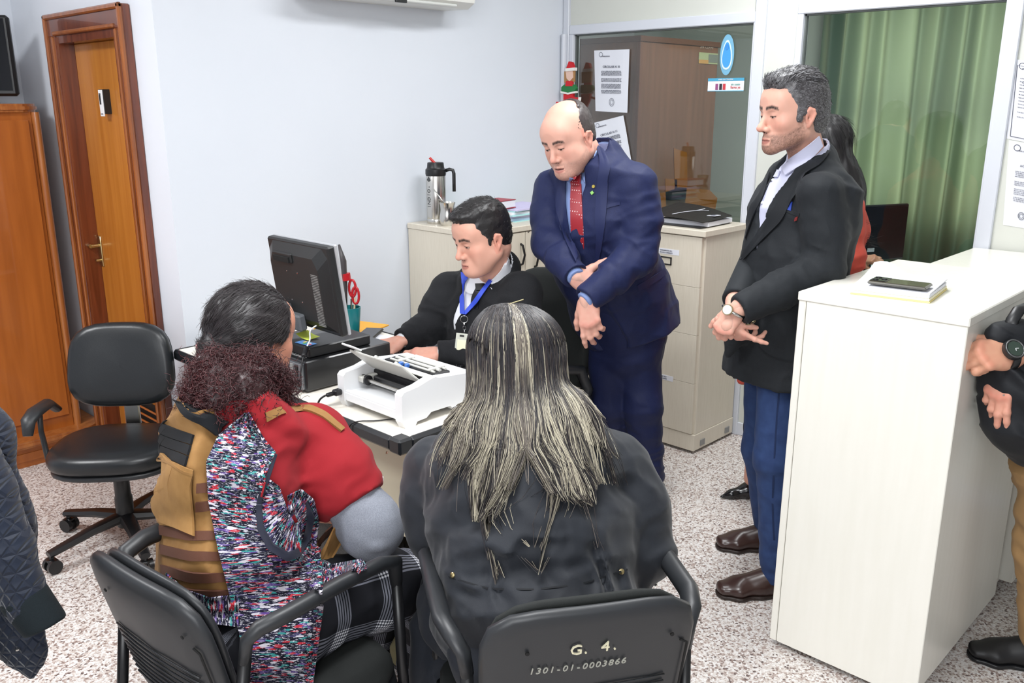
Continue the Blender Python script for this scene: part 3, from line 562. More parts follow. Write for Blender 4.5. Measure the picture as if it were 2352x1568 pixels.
MB().prism([(-.09,.02),(.02,.165),(.05,.160),(.0,.02)],(1.60,2.665,az-.0),(1,0,0),(0,0,1),(0,.09,0)).build('stand_neck',mat('stand_grey',(86,92,96),.32),T)
MB().box((1.68,2.745,az+.006),(.20,.17,.012),.005).build('stand_base',M_black,T)
T=thing('white_cable','white network cable hanging from the monitor across the computer','cable',(1.63,2.55,.95))
wire([(1.655,2.53,.955),(1.632,2.535,.94),(1.625,2.53,.91),(1.60,2.515,.89)],.0028,'cord',M_white,T); wire([(1.60,2.515,.89),(1.57,2.49,.87)],.0085,'strain_relief',M_prd,T,6); wire([(1.57,2.49,.87),(1.545,2.475,.82),(1.535,2.47,.76),(1.50,2.475,.745),(1.492,2.48,.72)],.003,'cord',M_prd,T)
# ---- pen cup and clutter behind the monitor
p=atz(808,768,.745); T=thing('pen_cup','teal plastic pen cup holding scissors and tools behind the monitor','cup',(p[0],p[1],dzt))
MB().lathe([(.030,0),(.032,.004),(.043,.125),(.040,.125),(.030,.008)],(p[0],p[1],dzt),20).build('cup',mat('teal_plastic',(22,120,124),.3),T,40)
T2=thing('scissors','red handled scissors standing in the teal pen cup','scissors',(p[0],p[1],dzt+.02))
q=np.array([p[0],p[1],dzt+.12]); rt=RT*1.
MB().tube([q+rt*.0+UP*-.08,q+rt*.005+UP*.04],.004,6).build('blade',M_steel,T2)
for s_ in (0,1):
    c_=q+rt*(.012+.012*s_)+UP*(.085-.03*s_); MB().tube([c_+rt*.014*math.cos(a)+UP*.036*math.sin(a) for a in np.linspace(0,2*math.pi,16)],.0055,6,False).build('handle_loop',mat('red_plastic',(190,30,40),.35) if not s_ else bpy.data.materials['red_plastic'],T2,True)
T3=thing('stapler','dark grey elongated tool with red grip standing in the pen cup','stapler',(p[0]-.01,p[1]+.01,dzt+.1))
MB().tube([q+rt*-.02,q+rt*-.018+UP*.12,q+rt*-.02+UP*.2,q+rt*-.035+UP*.27],[.012,.018,.022,.008],10,flat=.6).build('body',mat('tool_grey',(70,66,68),.4),T3,True); MB().tube([q+rt*-.012+UP*.12,q+rt*-.014+UP*.15],[.02,.02],10).build('red_band',bpy.data.materials['red_plastic'],T3)
T=thing('ballpoint_pen','pale ballpoint pen leaning in the teal pen cup','pen',(p[0]+.01,p[1],dzt+.05)); MB().tube([q+rt*.005+UP*-.09,q+rt*.022+UP*.045],.004,8).build('barrel',mat('cream_plastic',(220,206,170),.4),T)
p=atz(838,752,.75); T=thing('orange_folder','orange cardboard folder lying behind the monitor','folder',(p[0],p[1],dzt)); MB().box((p[0]-.02,p[1]+.07,dzt+.004),(.20,.26,.006),.001,rotz(.3)).build('cover',mat('orange_card',(236,170,60),.6),T)
p=atz(848,762,.76); T=thing('mobile_phone','black mobile phone lying on the desk behind the mouse','phone',(p[0],p[1],dzt)); MB().box((p[0],p[1],dzt+.012),(.080,.165,.010),.004,rotz(-.95)).build('body',M_black,T); MB().box((p[0],p[1],dzt+.0175),(.072,.155,.001),0,rotz(-.95)).build('screen',mat('phone_glass',(40,42,50),.12),T)
p=atz(832,790,.76); T=thing('computer_mouse','large black computer mouse beside the typing hand','mouse',(p[0],p[1],dzt)); MB().lathe([(.001,.034),(.02,.032),(.034,.022),(.038,.008),(.036,0)],(p[0],p[1],dzt),20,np.array([[1.3,0,0],[0,.85,0],[0,0,1]])).build('shell',M_black,T,True)
p=atz(930,800,.76); T=thing('keyboard','black computer keyboard under the typing hands','keyboard',(p[0],p[1],dzt+.006))
kb=MB().box((2.07,2.47,dzt+.016),(.15,.43,.016),.004,rotz(.12)).build('case',M_black,T)
Rk=rotz(.12)
k_=MB().box((0,0,0),(.015,.015,.008),.002); k0=None
for i in range(5):
    for j in range(20):
        pp=np.array([2.07,2.47,dzt+.027])+Rk@np.array([(i-2)*.025,(j-9.5)*.0205,0])
        if k0 is None: k0=MB().box((0,0,0),(.019,.017,.007),.002,Rk).build('key',M_prd,T); k0.matrix_parent_inverse=Matrix.Translation(-Vector(T.location)); ob=k0
        else: ob=k0.copy(); COL.objects.link(ob)
        ob.location=pp.tolist()
for (px,py,rz,lbl,nm) in ((1012,808,.3,'loose white sheet of paper under the clerk\'s sleeve','paper_sheet'),(880,790,.1,'white sheet of paper beside the mouse','paper_sheet')):
    p=atz(px,py,.745); T=thing(nm,lbl,'paper',(p[0],p[1],dzt)); MB().box((p[0],p[1],dzt+.002),(.21,.297,.002),0,rotz(rz)).build('sheet',M_paper,T)
p=atz(1130,880,.745); T=thing('paper_pile','white pile of paper on the desk behind the printer','paper',(p[0],p[1],dzt)); MB().box((2.07,2.07,dzt+.006),(.22,.24,.011),.001,rotz(.08)).build('sheets',M_paper,T)
p=atz(470,790,.76); T=thing('leather_box','dark brown box on the far end of the desk beside the curly hair','box',(1.66,3.2,dzt))
MB().box((1.67,3.12,dzt+.055),(.16,.14,.11),.02,rotz(.2)).build('body',mat('dark_leather',(62,54,48),.5,bump=(90,.4,.003)),T); MB().box((1.67,3.12,dzt+.100),(.162,.142,.006),.001,rotz(.2)).build('lid_seam',M_black,T)
# ================================================================ things on the credenza and the filing cabinet
p=atz(1003,499,cz); c=(p[0],3.30,cz); p=aty(1003,499,3.30)
T=thing('thermos','steel vacuum thermos with black lid and red spout standing on the cream cabinet','thermos',(p[0],3.30,cz)); c=np.array([p[0],3.30,cz])
MB().lathe([(.046,0),(.048,.004),(.048,.022),(.0465,.024),(.048,.028),(.048,.232),(.045,.238)],c,36).build('steel_body',M_steel,T,40)
ld=MB().lathe([(.049,.232),(.051,.242),(.050,.262),(.045,.266),(.042,.272),(.040,.294),(.036,.296)],c,32).build('lid',M_black,T,40)
MB().tube([c+UP*.290+RT*-.002,c+UP*.318+RT*-.028],[.007,.006],8).build('spout_lever',mat('spout_red',(200,44,40),.4),ld)
MB().tube([c+UP*.255+RT*.045,c+UP*.262+RT*.068,c+UP*.258+RT*.084,c+UP*.242+RT*.089,c+UP*.20+RT*.089,c+UP*.155+RT*.089],.0085,10).build('handle',M_black,T,True)
txm=mat('engraved_grey',(70,72,74),.5)
ldir=nrm(-FH*.75-RT*.66); 
for k,chh in enumerate('INDIO-'):
    text('engraving',chh,.026,c+ldir*.0488+UP*(.085+.019*k),UP,np.cross(ldir,UP)*1.,txm,T)
MB().prism([(0,0),(.012,.008),(0,.026),(-.012,.008)],c+ldir*.0488+UP*.205,np.cross(UP,ldir),UP,ldir*.0006).build('flame_logo',txm,T)
p=aty(1028,505,3.19); c=np.array([p[0],3.19,cz]); T=thing('mate_cup','curved steel mate cup in front of the thermos','cup',c)
MB().lathe([(.030,0),(.036,.012),(.040,.035),(.036,.060),(.033,.078),(.036,.100),(.040,.112),(.037,.112),(.030,.09),(.028,.07)],c,32).build('cup_body',M_steel,T,40)
T=thing('drinking_straw','steel drinking straw leaning in the mate cup','straw',c+UP*.08); MB().tube([c+UP*.04+RT*.01,c+UP*.12+RT*-.022,c+UP*.175+RT*-.065],[.0035,.0032,.0038],8,flat=1).build('stem',M_steel,T,True)
# papers: stacks of coloured sheets
def stack(name,label,cat,cx,cy,cz_,w_,d_,cols,rz,group=None,wavy=.003):
    T=thing(name,label,cat,(cx,cy,cz_),group); z=cz_
    for k,(c_,t_) in enumerate(cols):
        n=8; G=np.zeros((n,n,3)); r=rotz(rz+RNG.uniform(-.12,.12)); ox,oy=RNG.uniform(-.012,.012,2)
        for i in range(n):
            for j in range(n):
                l=np.array([(i/(n-1)-.5)*w_,(j/(n-1)-.5)*d_,0]); l=r@l; G[i,j]=(cx+l[0]+ox,cy+l[1]+oy,z+wavy*(.5+.5*math.sin(3.1*i/(n-1)+k*.7))*((j/(n-1)))*(k/len(cols)))
        MB().sheet(G,(0,0,t_)).build('sheet_bundle',mat('sheet_%s_%d'%(name,k),c_,.7),T); z+=t_+.0006
    return T
AQ=(176,226,228);LV=(206,200,232);WH=(238,240,246);LB=(188,206,232);GN=(150,206,184)
p=aty(1170,500,3.15); stack('paper_stack','wavy stack of pale blue and lilac papers under the red book','papers',p[0]+.05,3.14,cz,.30,.21,[(AQ,.004),(LB,.012),(LV,.012),(AQ,.006),(WH,.012),(AQ,.006),(LV,.008)],.05)
p=aty(1215,490,3.25); stack('paper_sheets','turquoise loose sheets on the cream cabinet beside the blue suit sleeve','papers',3.53,3.20,cz,.22,.22,[(AQ,.006),(AQ,.006),(AQ,.01)],-.1)
p=aty(1052,480,3.25); stack('green_papers','curled green and lilac papers between the mate cup and the clerk\'s head','papers',p[0]+.05,3.30,cz,.13,.12,[(LV,.012),(LB,.01),(GN,.008),(GN,.006)],.4,wavy=.03)
bz=cz+.078; T=thing('red_book','dark red hardback book lying on the paper stack','book',(3.12,3.13,bz)); Rb=rotz(.12)
bc=aty(1143,478,3.12); bc=np.array([bc[0],3.12,bz-.012])
MB().box(bc+[0,0,.022],(.15,.11,.036),.002,Rb).build('pages',M_paper,T); MB().box(bc+[0,0,.0415],(.156,.116,.003),.001,Rb).build('cover',mat('book_red',(160,40,56),.45),T); MB().box(bc+[0,0,.0025],(.156,.116,.003),.001,Rb).build('cover',bpy.data.materials['book_red'],T)
# black binder on the filing cabinet
bd=np.array([3.78,2.46,fz]); T=thing('black_binder','black binder with white tape marks lying on a notebook on the filing cabinet','binder',bd)
M_bind=mat('binder_black',(40,38,36),.45,bump=(300,.2,.001))
q=[atx(1500,495,3.62),None]
P=[atz(1598,503,fz+.012),atz(1650,463,fz+.055),atz(1512,460,fz+.085),atz(1494,496,fz+.03)]
n=8; G=np.zeros((n,n,3))
for i in range(n):
    for j in range(n):
        s_,t_=i/(n-1),j/(n-1); G[i,j]=(1-t_)*((1-s_)*P[3]+s_*P[0])+t_*((1-s_)*P[2]+s_*P[1]); 
P=[np.array([3.60,2.22,fz+.030]),np.array([3.86,2.22,fz+.040]),np.array([3.90,2.56,fz+.075]),np.array([3.62,2.60,fz+.030])]
for i in range(n):
    for j in range(n):
        s_,t_=i/(n-1),j/(n-1); G[i,j]=(1-t_)*((1-s_)*P[0]+s_*P[3])+t_*((1-s_)*P[1]+s_*P[2]); G[i,j,2]+=.012*math.sin(math.pi*s_)
MB().sheet(G,(0,0,.004)).build('cover',M_bind,T)
MB().box((3.745,2.42,fz+.003),(.27,.36,.005),.001).build('cover',M_bind,T)
def onb(s_,t_,dz=.0055): i=s_*(n-1);j=t_*(n-1); a=G[int(min(i,n-1)),int(min(j,n-1))].copy(); a=(1-t_)*((1-s_)*P[0]+s_*P[3])+t_*((1-s_)*P[1]+s_*P[2]); a[2]+=.012*math.sin(math.pi*s_)+dz; return a
MB().tube([onb(.55,.15),onb(.50,.4),onb(.42,.62),onb(.40,.85)],.0045,5,flat=.3).tube([onb(.42,.62),onb(.36,.75),onb(.3,.8)],.004,5,flat=.3).build('tape_mark',M_paper,T)
a=onb(.12,.62); MB().box(a,(.055,.045,.001),0,rotz(0)).build('label',M_paper,T); MB().box(a+[0,0,.0008],(.03,.022,.0006),0).build('label_print',M_ink,T)
T=thing('notebook','thin white notebook under the black binder','notebook',(3.78,2.30,fz)); MB().box((3.77,2.36,fz+.017),(.24,.26,.022),.002,rotz(.05)).build('pages',M_paper,T)
# papers and phone on the counter
ct=1.170
T=thing('paper_pad','thick white paper pad with a yellow bottom cover on the reception counter','papers',(2.53,.92,ct))
P=[atz(1955,672,ct+.004),atz(2134,693,ct+.004),atz(2174,662,ct+.004),atz(2004,632,ct+.004)]; cc=sum(P)/4
def quad(P,z0,z1,gr,bumpf=None,nm='sheet',m=M_paper,nn=9):
    G=np.zeros((nn,nn,3))
    for i in range(nn):
        for j in range(nn):
            s_,t_=i/(nn-1),j/(nn-1); a=(1-t_)*((1-s_)*P[0]+s_*P[1])+t_*((1-s_)*P[3]+s_*P[2]); a=cc+(a-cc)*gr; a[2]=z0+(bumpf(s_,t_) if bumpf else 0); G[i,j]=a
    MB().sheet(G,(0,0,z1-z0)).build(nm,m,T)
quad(P,ct+.0005,ct+.004,1.02,nm='yellow_cover',m=mat('pale_yellow_card',(246,230,150),.6)); quad(P,ct+.0045,ct+.012,1.0,nm='yellow_sheets',m=mat('cream_sheets',(244,238,206),.7)); quad(P,ct+.0125,ct+.022,.985,nm='sheet_bundle')
quad(P,ct+.0225,ct+.026,.99,lambda s_,t_:.028*t_**3*max(0,math.sin(math.pi*min(1,(s_+.15)/.6)))+.006*s_*t_,'top_sheets',M_paper,12)
T=thing('smartphone','grey glossy smartphone lying screen down on the white paper pad','phone',(2.48,.88,ct+.03))
P=[atz(1992,655,ct+.03),atz(2124,671,ct+.03)]; mid=atz(2066,656,ct+.03); d=P[1]-P[0]; an=math.atan2(d[1],d[0]); Rz=rotz(an)
MB().box((mid[0],mid[1],ct+.036),(.158,.076,.009),.004,Rz).build('body',mat('phone_body',(120,118,112),.25,metal=.6),T); MB().box((mid[0],mid[1],ct+.041),(.150,.070,.0012),0,Rz).build('back_glass',mat('phone_back',(84,80,66),.08),T)
q=np.array([mid[0],mid[1],ct+.0425])+Rz@np.array([-.052,0.0,0]); cmm=MB().box(q,(.044,.062,.0025),.001,Rz).build('camera_island',mat('camera_black',(34,32,34),.12),T)
for a,b in ((-.01,.016),(-.01,-.016),(.01,.0)): MB().cyl(q+Rz@np.array([a,b,.001]),q+Rz@np.array([a,b,.003]),.008,n=16).build('lens',M_prd,cmm)
# ---- the back office desk, seen through the glass
T=thing('office_desk','pale desk of the back office seen through the second window','desk',(5.0,1.9,0)); MB().bb((4.5,1.1,.74),(5.3,2.15,.77),.004).build('desktop',mat('pale_desk',(196,214,216),.4),T)
for x in (4.54,5.26):
    for y in (1.14,2.11): MB().bb((x-.02,y-.02,0),(x+.02,y+.02,.74),.003).build('leg',M_clip,T)
T=thing('office_monitor','black monitor on the back office desk beyond the coral jacket','monitor',(4.66,1.85,.77)); Rq=rotz(YAW+.35)
oc=V(2000,535,4.72)
MB().box(oc,(.03,.46,.30),.006,Rq).build('casing',M_black,T); MB().box(oc-Rq@np.array([.017,0,0]),(.003,.44,.27),0,Rq).build('back_panel',mat('monitor_back',(22,23,25),.3),T)
qq=V(2000,574,4.69); MB().box(qq-Rq@np.array([.0,0,0]),(.003,.045,.02),0,Rq).build('asset_label',M_paper,T); MB().cyl((oc[0],oc[1],.785),(oc[0],oc[1],oc[2]-.14),.02,n=12).build('neck',M_black,T); MB().box((oc[0],oc[1],.778),(.18,.24,.014),.005,Rq).build('stand_base',M_black,T)
T=thing('blue_papers','light blue papers spread on the back office desk','papers',(5.1,2.0,.77)); MB().box((5.0,1.75,.775),(.3,.5,.006),.001,rotz(.2)).build('sheet_bundle',mat('blue_paper',(196,222,228),.7),T)
# ================================================================ chairs
M_lea=mat('black_leather',(26,29,32),.34,bump=(220,.25,.0008)); M_fab=mat('black_chair_fabric',(26,29,28),.85,bump=(500,.4,.001)); M_pl=mat('matte_black_plastic',(40,42,45),.42,bump=(500,.15,.0006)); M_tube=mat('black_tube',(22,22,24),.35)
def superpad(w_,h_,t_,ex=3.2,dome=.6,curve=0,n=34,m_=12,waist=None):
    """cushion with a rounded-rectangle outline in local y (width), z (height), thickness along x"""
    v=[];f=[]
    rows=[(-.5,.0),(-.5,.6),(-.48,.86),(-.36,.965),(-.15,1.),(.15,1.),(.36,.965),(.5,.86),(.5+.12*dome,.6),(.5+.2*dome,.3),(.5+.22*dome,.0)]
    for x,s_ in rows:
        for k in range(n):
            a=2*math.pi*k/n; cy,sz=math.cos(a),math.sin(a); r=(abs(cy)**ex+abs(sz)**ex)**(-1/ex); y=r*cy*w_/2*s_; z=r*sz*h_/2*s_
            if waist: y*=1+waist*(z/(h_/2))
            v.append((x*t_+curve*y*y,y,z))
    for i in range(len(rows)-1):
        for k in range(n): f.append((i*n+k,i*n+(k+1)%n,(i+1)*n+(k+1)%n,(i+1)*n+k))
    return np.array(v),f
def frame3(o,yaw,pitch=0):
    R=rotz(yaw)@np.array([[math.cos(pitch),0,math.sin(pitch)],[0,1,0],[-math.sin(pitch),0,math.cos(pitch)]]); o=np.asarray(o,float)
    return lambda P: o+np.asarray(P,float)@R.T
def swivel(name,label,o,yaw,seatz,back_w,back_h,bz,m,arms,arm_m,btilt=-.15,bx=-.24,seat_w=.46,seat_d=.44,baseyaw=0,backyaw=0,waist=-.10,backt=.07):
    T=thing(name,label,'chair',(o[0],o[1],0)); fr=frame3((o[0],o[1],0),yaw)
    v,f=superpad(seat_w,seat_d,.075,3.,.35); v=v[:,[2,1,0]]; v[:,0]*=-1; v[:,2]-=.006*np.abs(v[:,0])*10*0
    MB().add(fr(v+[0,0,seatz-.045]),f).build('seat',m,T,True)
    v,f=superpad(seat_w*.96,seat_d*.94,.03,3.,.0); v=v[:,[2,1,0]]; MB().add(fr(v+[0,0,seatz-.092]),f).build('seat_shell',M_pl,T,True)
    v,f=superpad(back_w,back_h,backt,3.4,.5,curve=.55,waist=waist); Rb=np.array([[math.cos(btilt),0,math.sin(btilt)],[0,1,0],[-math.sin(btilt),0,math.cos(btilt)]])
    fb=lambda P: fr((np.asarray(P)@Rb.T)@rotz(backyaw).T+[bx,0,bz])
    MB().add(fb(v),f).build('backrest',m,T,True)
    v,f=superpad(back_w*.97,back_h*.97,.022,3.4,0,curve=.55,waist=waist); MB().add(fb(v+[-backt*.55,0,0]),f).build('back_shell',M_pl,T,True)
    st=MB(); st.box((0,0,0),(.018,.06,.30),.004); vv=np.vstack(st.v); MB().add(fr(vv+[bx-.045,0,(seatz+bz)/2-.03]),st.f).build('back_bracket',M_steel,T)
    MB().tube(fr([(bx-.045,0,seatz-.10),(bx*.5,0,seatz-.115),(0,0,seatz-.11)]),.022,8,flat=.5).build('bracket_arm',M_pl,T)
    g=MB(); g.lathe([(.034,0),(.034,.12),(.030,.13),(.030,.20),(.033,.205),(.033,.24),(.05,.26)],(0,0,seatz-.37),18); MB().add(fr(np.vstack(g.v)),g.f).build('gas_column',M_tube,T,40)
    MB().tube(fr([(.02,.05,seatz-.12),(.05,.24,seatz-.14),(.06,.30,seatz-.15)]),[.006,.007,.011],6,flat=.5).build('lever',M_tube,T)
    for k in range(5):
        a=baseyaw+k*2*math.pi/5; d=np.array([math.cos(a),math.sin(a),0]); b=np.array([o[0],o[1],0])
        MB().tube([b+d*.02+UP*.115,b+d*.14+UP*.105,b+d*.31+UP*.075],[.032,.026,.020],8,flat=.7).build('base_leg',M_tube,T,40)
        c_=b+d*.30; s_=np.cross(d,UP); cs=MB(); 
        for q in (-1,1): cs.cyl(c_+s_*.010*q+UP*.028,c_+s_*.026*q+UP*.028,.027,n=16)
        cs.tube([c_+UP*.028,c_+UP*.075],.009,8).box(c_+UP*.048,(.035,.03,.012),.003,rotz(a)); cs.build('caster',M_tube,T,40)
    for s_ in arms:
        y=s_*(seat_w/2+.035)
        if arm_m=='pad':
            MB().tube(fr([(-.02,y*.7,seatz-.09),(.0,y*.97,seatz-.07),(-.02,y*1.04,seatz+.03),(-.03,y*1.04,seatz+.11)]),[.018,.02,.016,.018],8,flat=.5).build('arm_bracket',M_pl,T,True)
            MB().tube(fr([(-.16,y,seatz+.07),(-.12,y*1.05,seatz+.11),(0,y*1.05,seatz+.115),(.06,y*1.06,seatz+.10),(.085,y*1.05,seatz+.05)]),[.024,.028,.03,.027,.018],10,flat=.6).build('arm_pad',M_pl,T,True)
        else:
            MB().tube(fr([(.02,y*.85,seatz-.08),(.14,y,seatz-.02),(.20,y,seatz+.08),(.16,y,seatz+.19),(.0,y,seatz+.22),(-.14,y,seatz+.19),(-.19,y,seatz+.10),(-.12,y,seatz-.02),(-.02,y*.85,seatz-.08)]),[.016]*9,10,flat=1.5).build('arm_loop',M_pl,T,True)
    return T
swivel('swivel_chair','empty black leather swivel chair on casters in front of the door',(1.235,3.32),YAW+math.pi+.10,.445,.40,.335,.692,M_lea,(-1,),'pad',btilt=-.2,bx=-.17,seat_w=.47,seat_d=.42,baseyaw=2.0,waist=-.06)
swivel('clerk_chair','black fabric office chair with a tall backrest that the typing clerk sits on',(2.50,2.42),math.pi-.05,.47,.47,.58,.73,M_fab,(1,-1),'loop',btilt=-.12,bx=-.25,baseyaw=.3,waist=.04,backt=.06)
def visitor(name,label,o,yaw,zt=.82,mark=None,torn=False):
    T=thing(name,label,'chair',(o[0],o[1],0)); fr=frame3((o[0],o[1],0),yaw)
    bw,bh=.395,.40; tl=-.24
    def backshell(off,w_,h_,th,ex=5):
        v,f=superpad(w_,h_,th,ex,.0,curve=.30,waist=.05); Rb=np.array([[math.cos(tl),0,math.sin(tl)],[0,1,0],[-math.sin(tl),0,math.cos(tl)]]); return fr((v+[off,0,0])@Rb.T+[-.245,0,zt-h_/2*.97]),f
    v,f=backshell(0,bw,bh,.032); MB().add(v,f).build('back_shell',M_pl,T,True)
    v,f=backshell(.022,bw*.93,bh*.90,.022,4); MB().add(v,f).build('back_pad',M_fab if not torn else M_pl,T,True)
    Rb=np.array([[math.cos(tl),0,math.sin(tl)],[0,1,0],[-math.sin(tl),0,math.cos(tl)]])
    bl=lambda y,z,x=-.0185: fr(np.array([x+.30*y*y,y,z])@Rb.T+[-.245,0,zt-bh/2*.97])
    for k in range(9):
        z=.015-k*.017; MB().tube([bl(y,z) for y in np.linspace(-.15,.15,9)],.0022,5).build('groove_rib',M_pl,T,True)
    MB().tube([bl(-.17,.10),bl(-.185,.09),bl(-.185,-.1),bl(-.17,-.115)],.0025,5).build('moulded_line',M_dark,T,True); 
    for y in (-.15,.12): MB().cyl(bl(y,.12),bl(y,.12,-.021),.004,n=8).build('screw_head',M_dark,T)
    v,f=superpad(.46,.43,.05,4,.2); v=v[:,[2,1,0]]; MB().add(fr(v+[.02,0,.435]),f).build('seat',M_fab,T,True)
    v,f=superpad(.47,.44,.03,4,.0); v=v[:,[2,1,0]]; MB().add(fr(v+[.02,0,.400]),f).build('seat_shell',M_pl,T,True)
    for s_ in (-1,1):
        y=s_*.222
        MB().tube(fr([(-.27,y*.93,.0),(-.245,y*.93,.42),(-.20,y*.97,.70)]),.0125,8).build('rear_leg',M_tube,T,True)
        MB().tube(fr([(.23,y,.0),(.20,y,.42),(.19,y,.68)]),.0125,8).build('front_leg',M_tube,T,True)
        MB().tube(fr([(-.203,y*.96,.68),(-.198,y*.99,.725),(-.18,y*1.06,.748),(-.13,y*1.12,.756),(-.0,y*1.13,.760),(.12,y*1.12,.754),(.175,y*1.06,.73),(.19,y,.665)]),[.015,.017,.020,.021,.021,.020,.018,.014],10,flat=.8).build('armrest',M_pl,T,True)
        MB().tube(fr([(-.245,y*.93,.40),(.20,y,.40)]),.0115,8).build('side_rail',M_tube,T,True)
    for x in (-.2,.17): MB().tube(fr([(x,-.26,.375),(x,.26,.375)]),.0115,8).build('cross_rail',M_tube,T,True)
    if mark:
        M_p=mat('cream_paint_mark',(226,220,190),.7); M_s=mat('scratched_marking',(168,168,158),.7)
        u=nrm(bl(-.1,.1)-bl(.1,.1)); vv=nrm(bl(0,.12)-bl(0,.05)); nn=np.cross(u,vv)
        for i,chh in enumerate('G. 4.'):
            y=.032-i*.018
            if chh!=' ': text('painted_mark',chh,.033,bl(y,.118,-.020),u,vv,M_p,T,.0012)
        s='1301-01-0003866'
        for i,chh in enumerate(s):
            y=.110-i*.0122; text('painted_number',chh,.021,bl(y,.074+.012*0,-.0195),u,vv,M_s,T,.0008,font_shear=.15)
    return T,fr,bl
V2=visitor('visitor_chair','black visitor chair marked G. 4. on its back, under the woman with streaked hair',(1.245,1.082),math.radians(56),.85,mark=True)
V1=visitor('visitor_chair','worn black visitor chair under the woman in the tan vest, its back shell split',(.87,1.60),math.radians(6),.83,torn=True)
MB().add(*[(V2[1](np.array([[-.255,.235,.69],[-.25,.250,.69],[-.24,.245,.66],[-.25,.232,.64],[-.262,.236,.69],[-.262,.252,.685],[-.255,.247,.66],[-.262,.234,.645]]))),[(0,1,2,3),(4,5,6,7),(0,1,5,4),(1,2,6,5),(2,3,7,6),(3,0,4,7)]]).build('yellow_foam_scrap',mat('foam_yellow',(240,186,84),.8),V2[0])
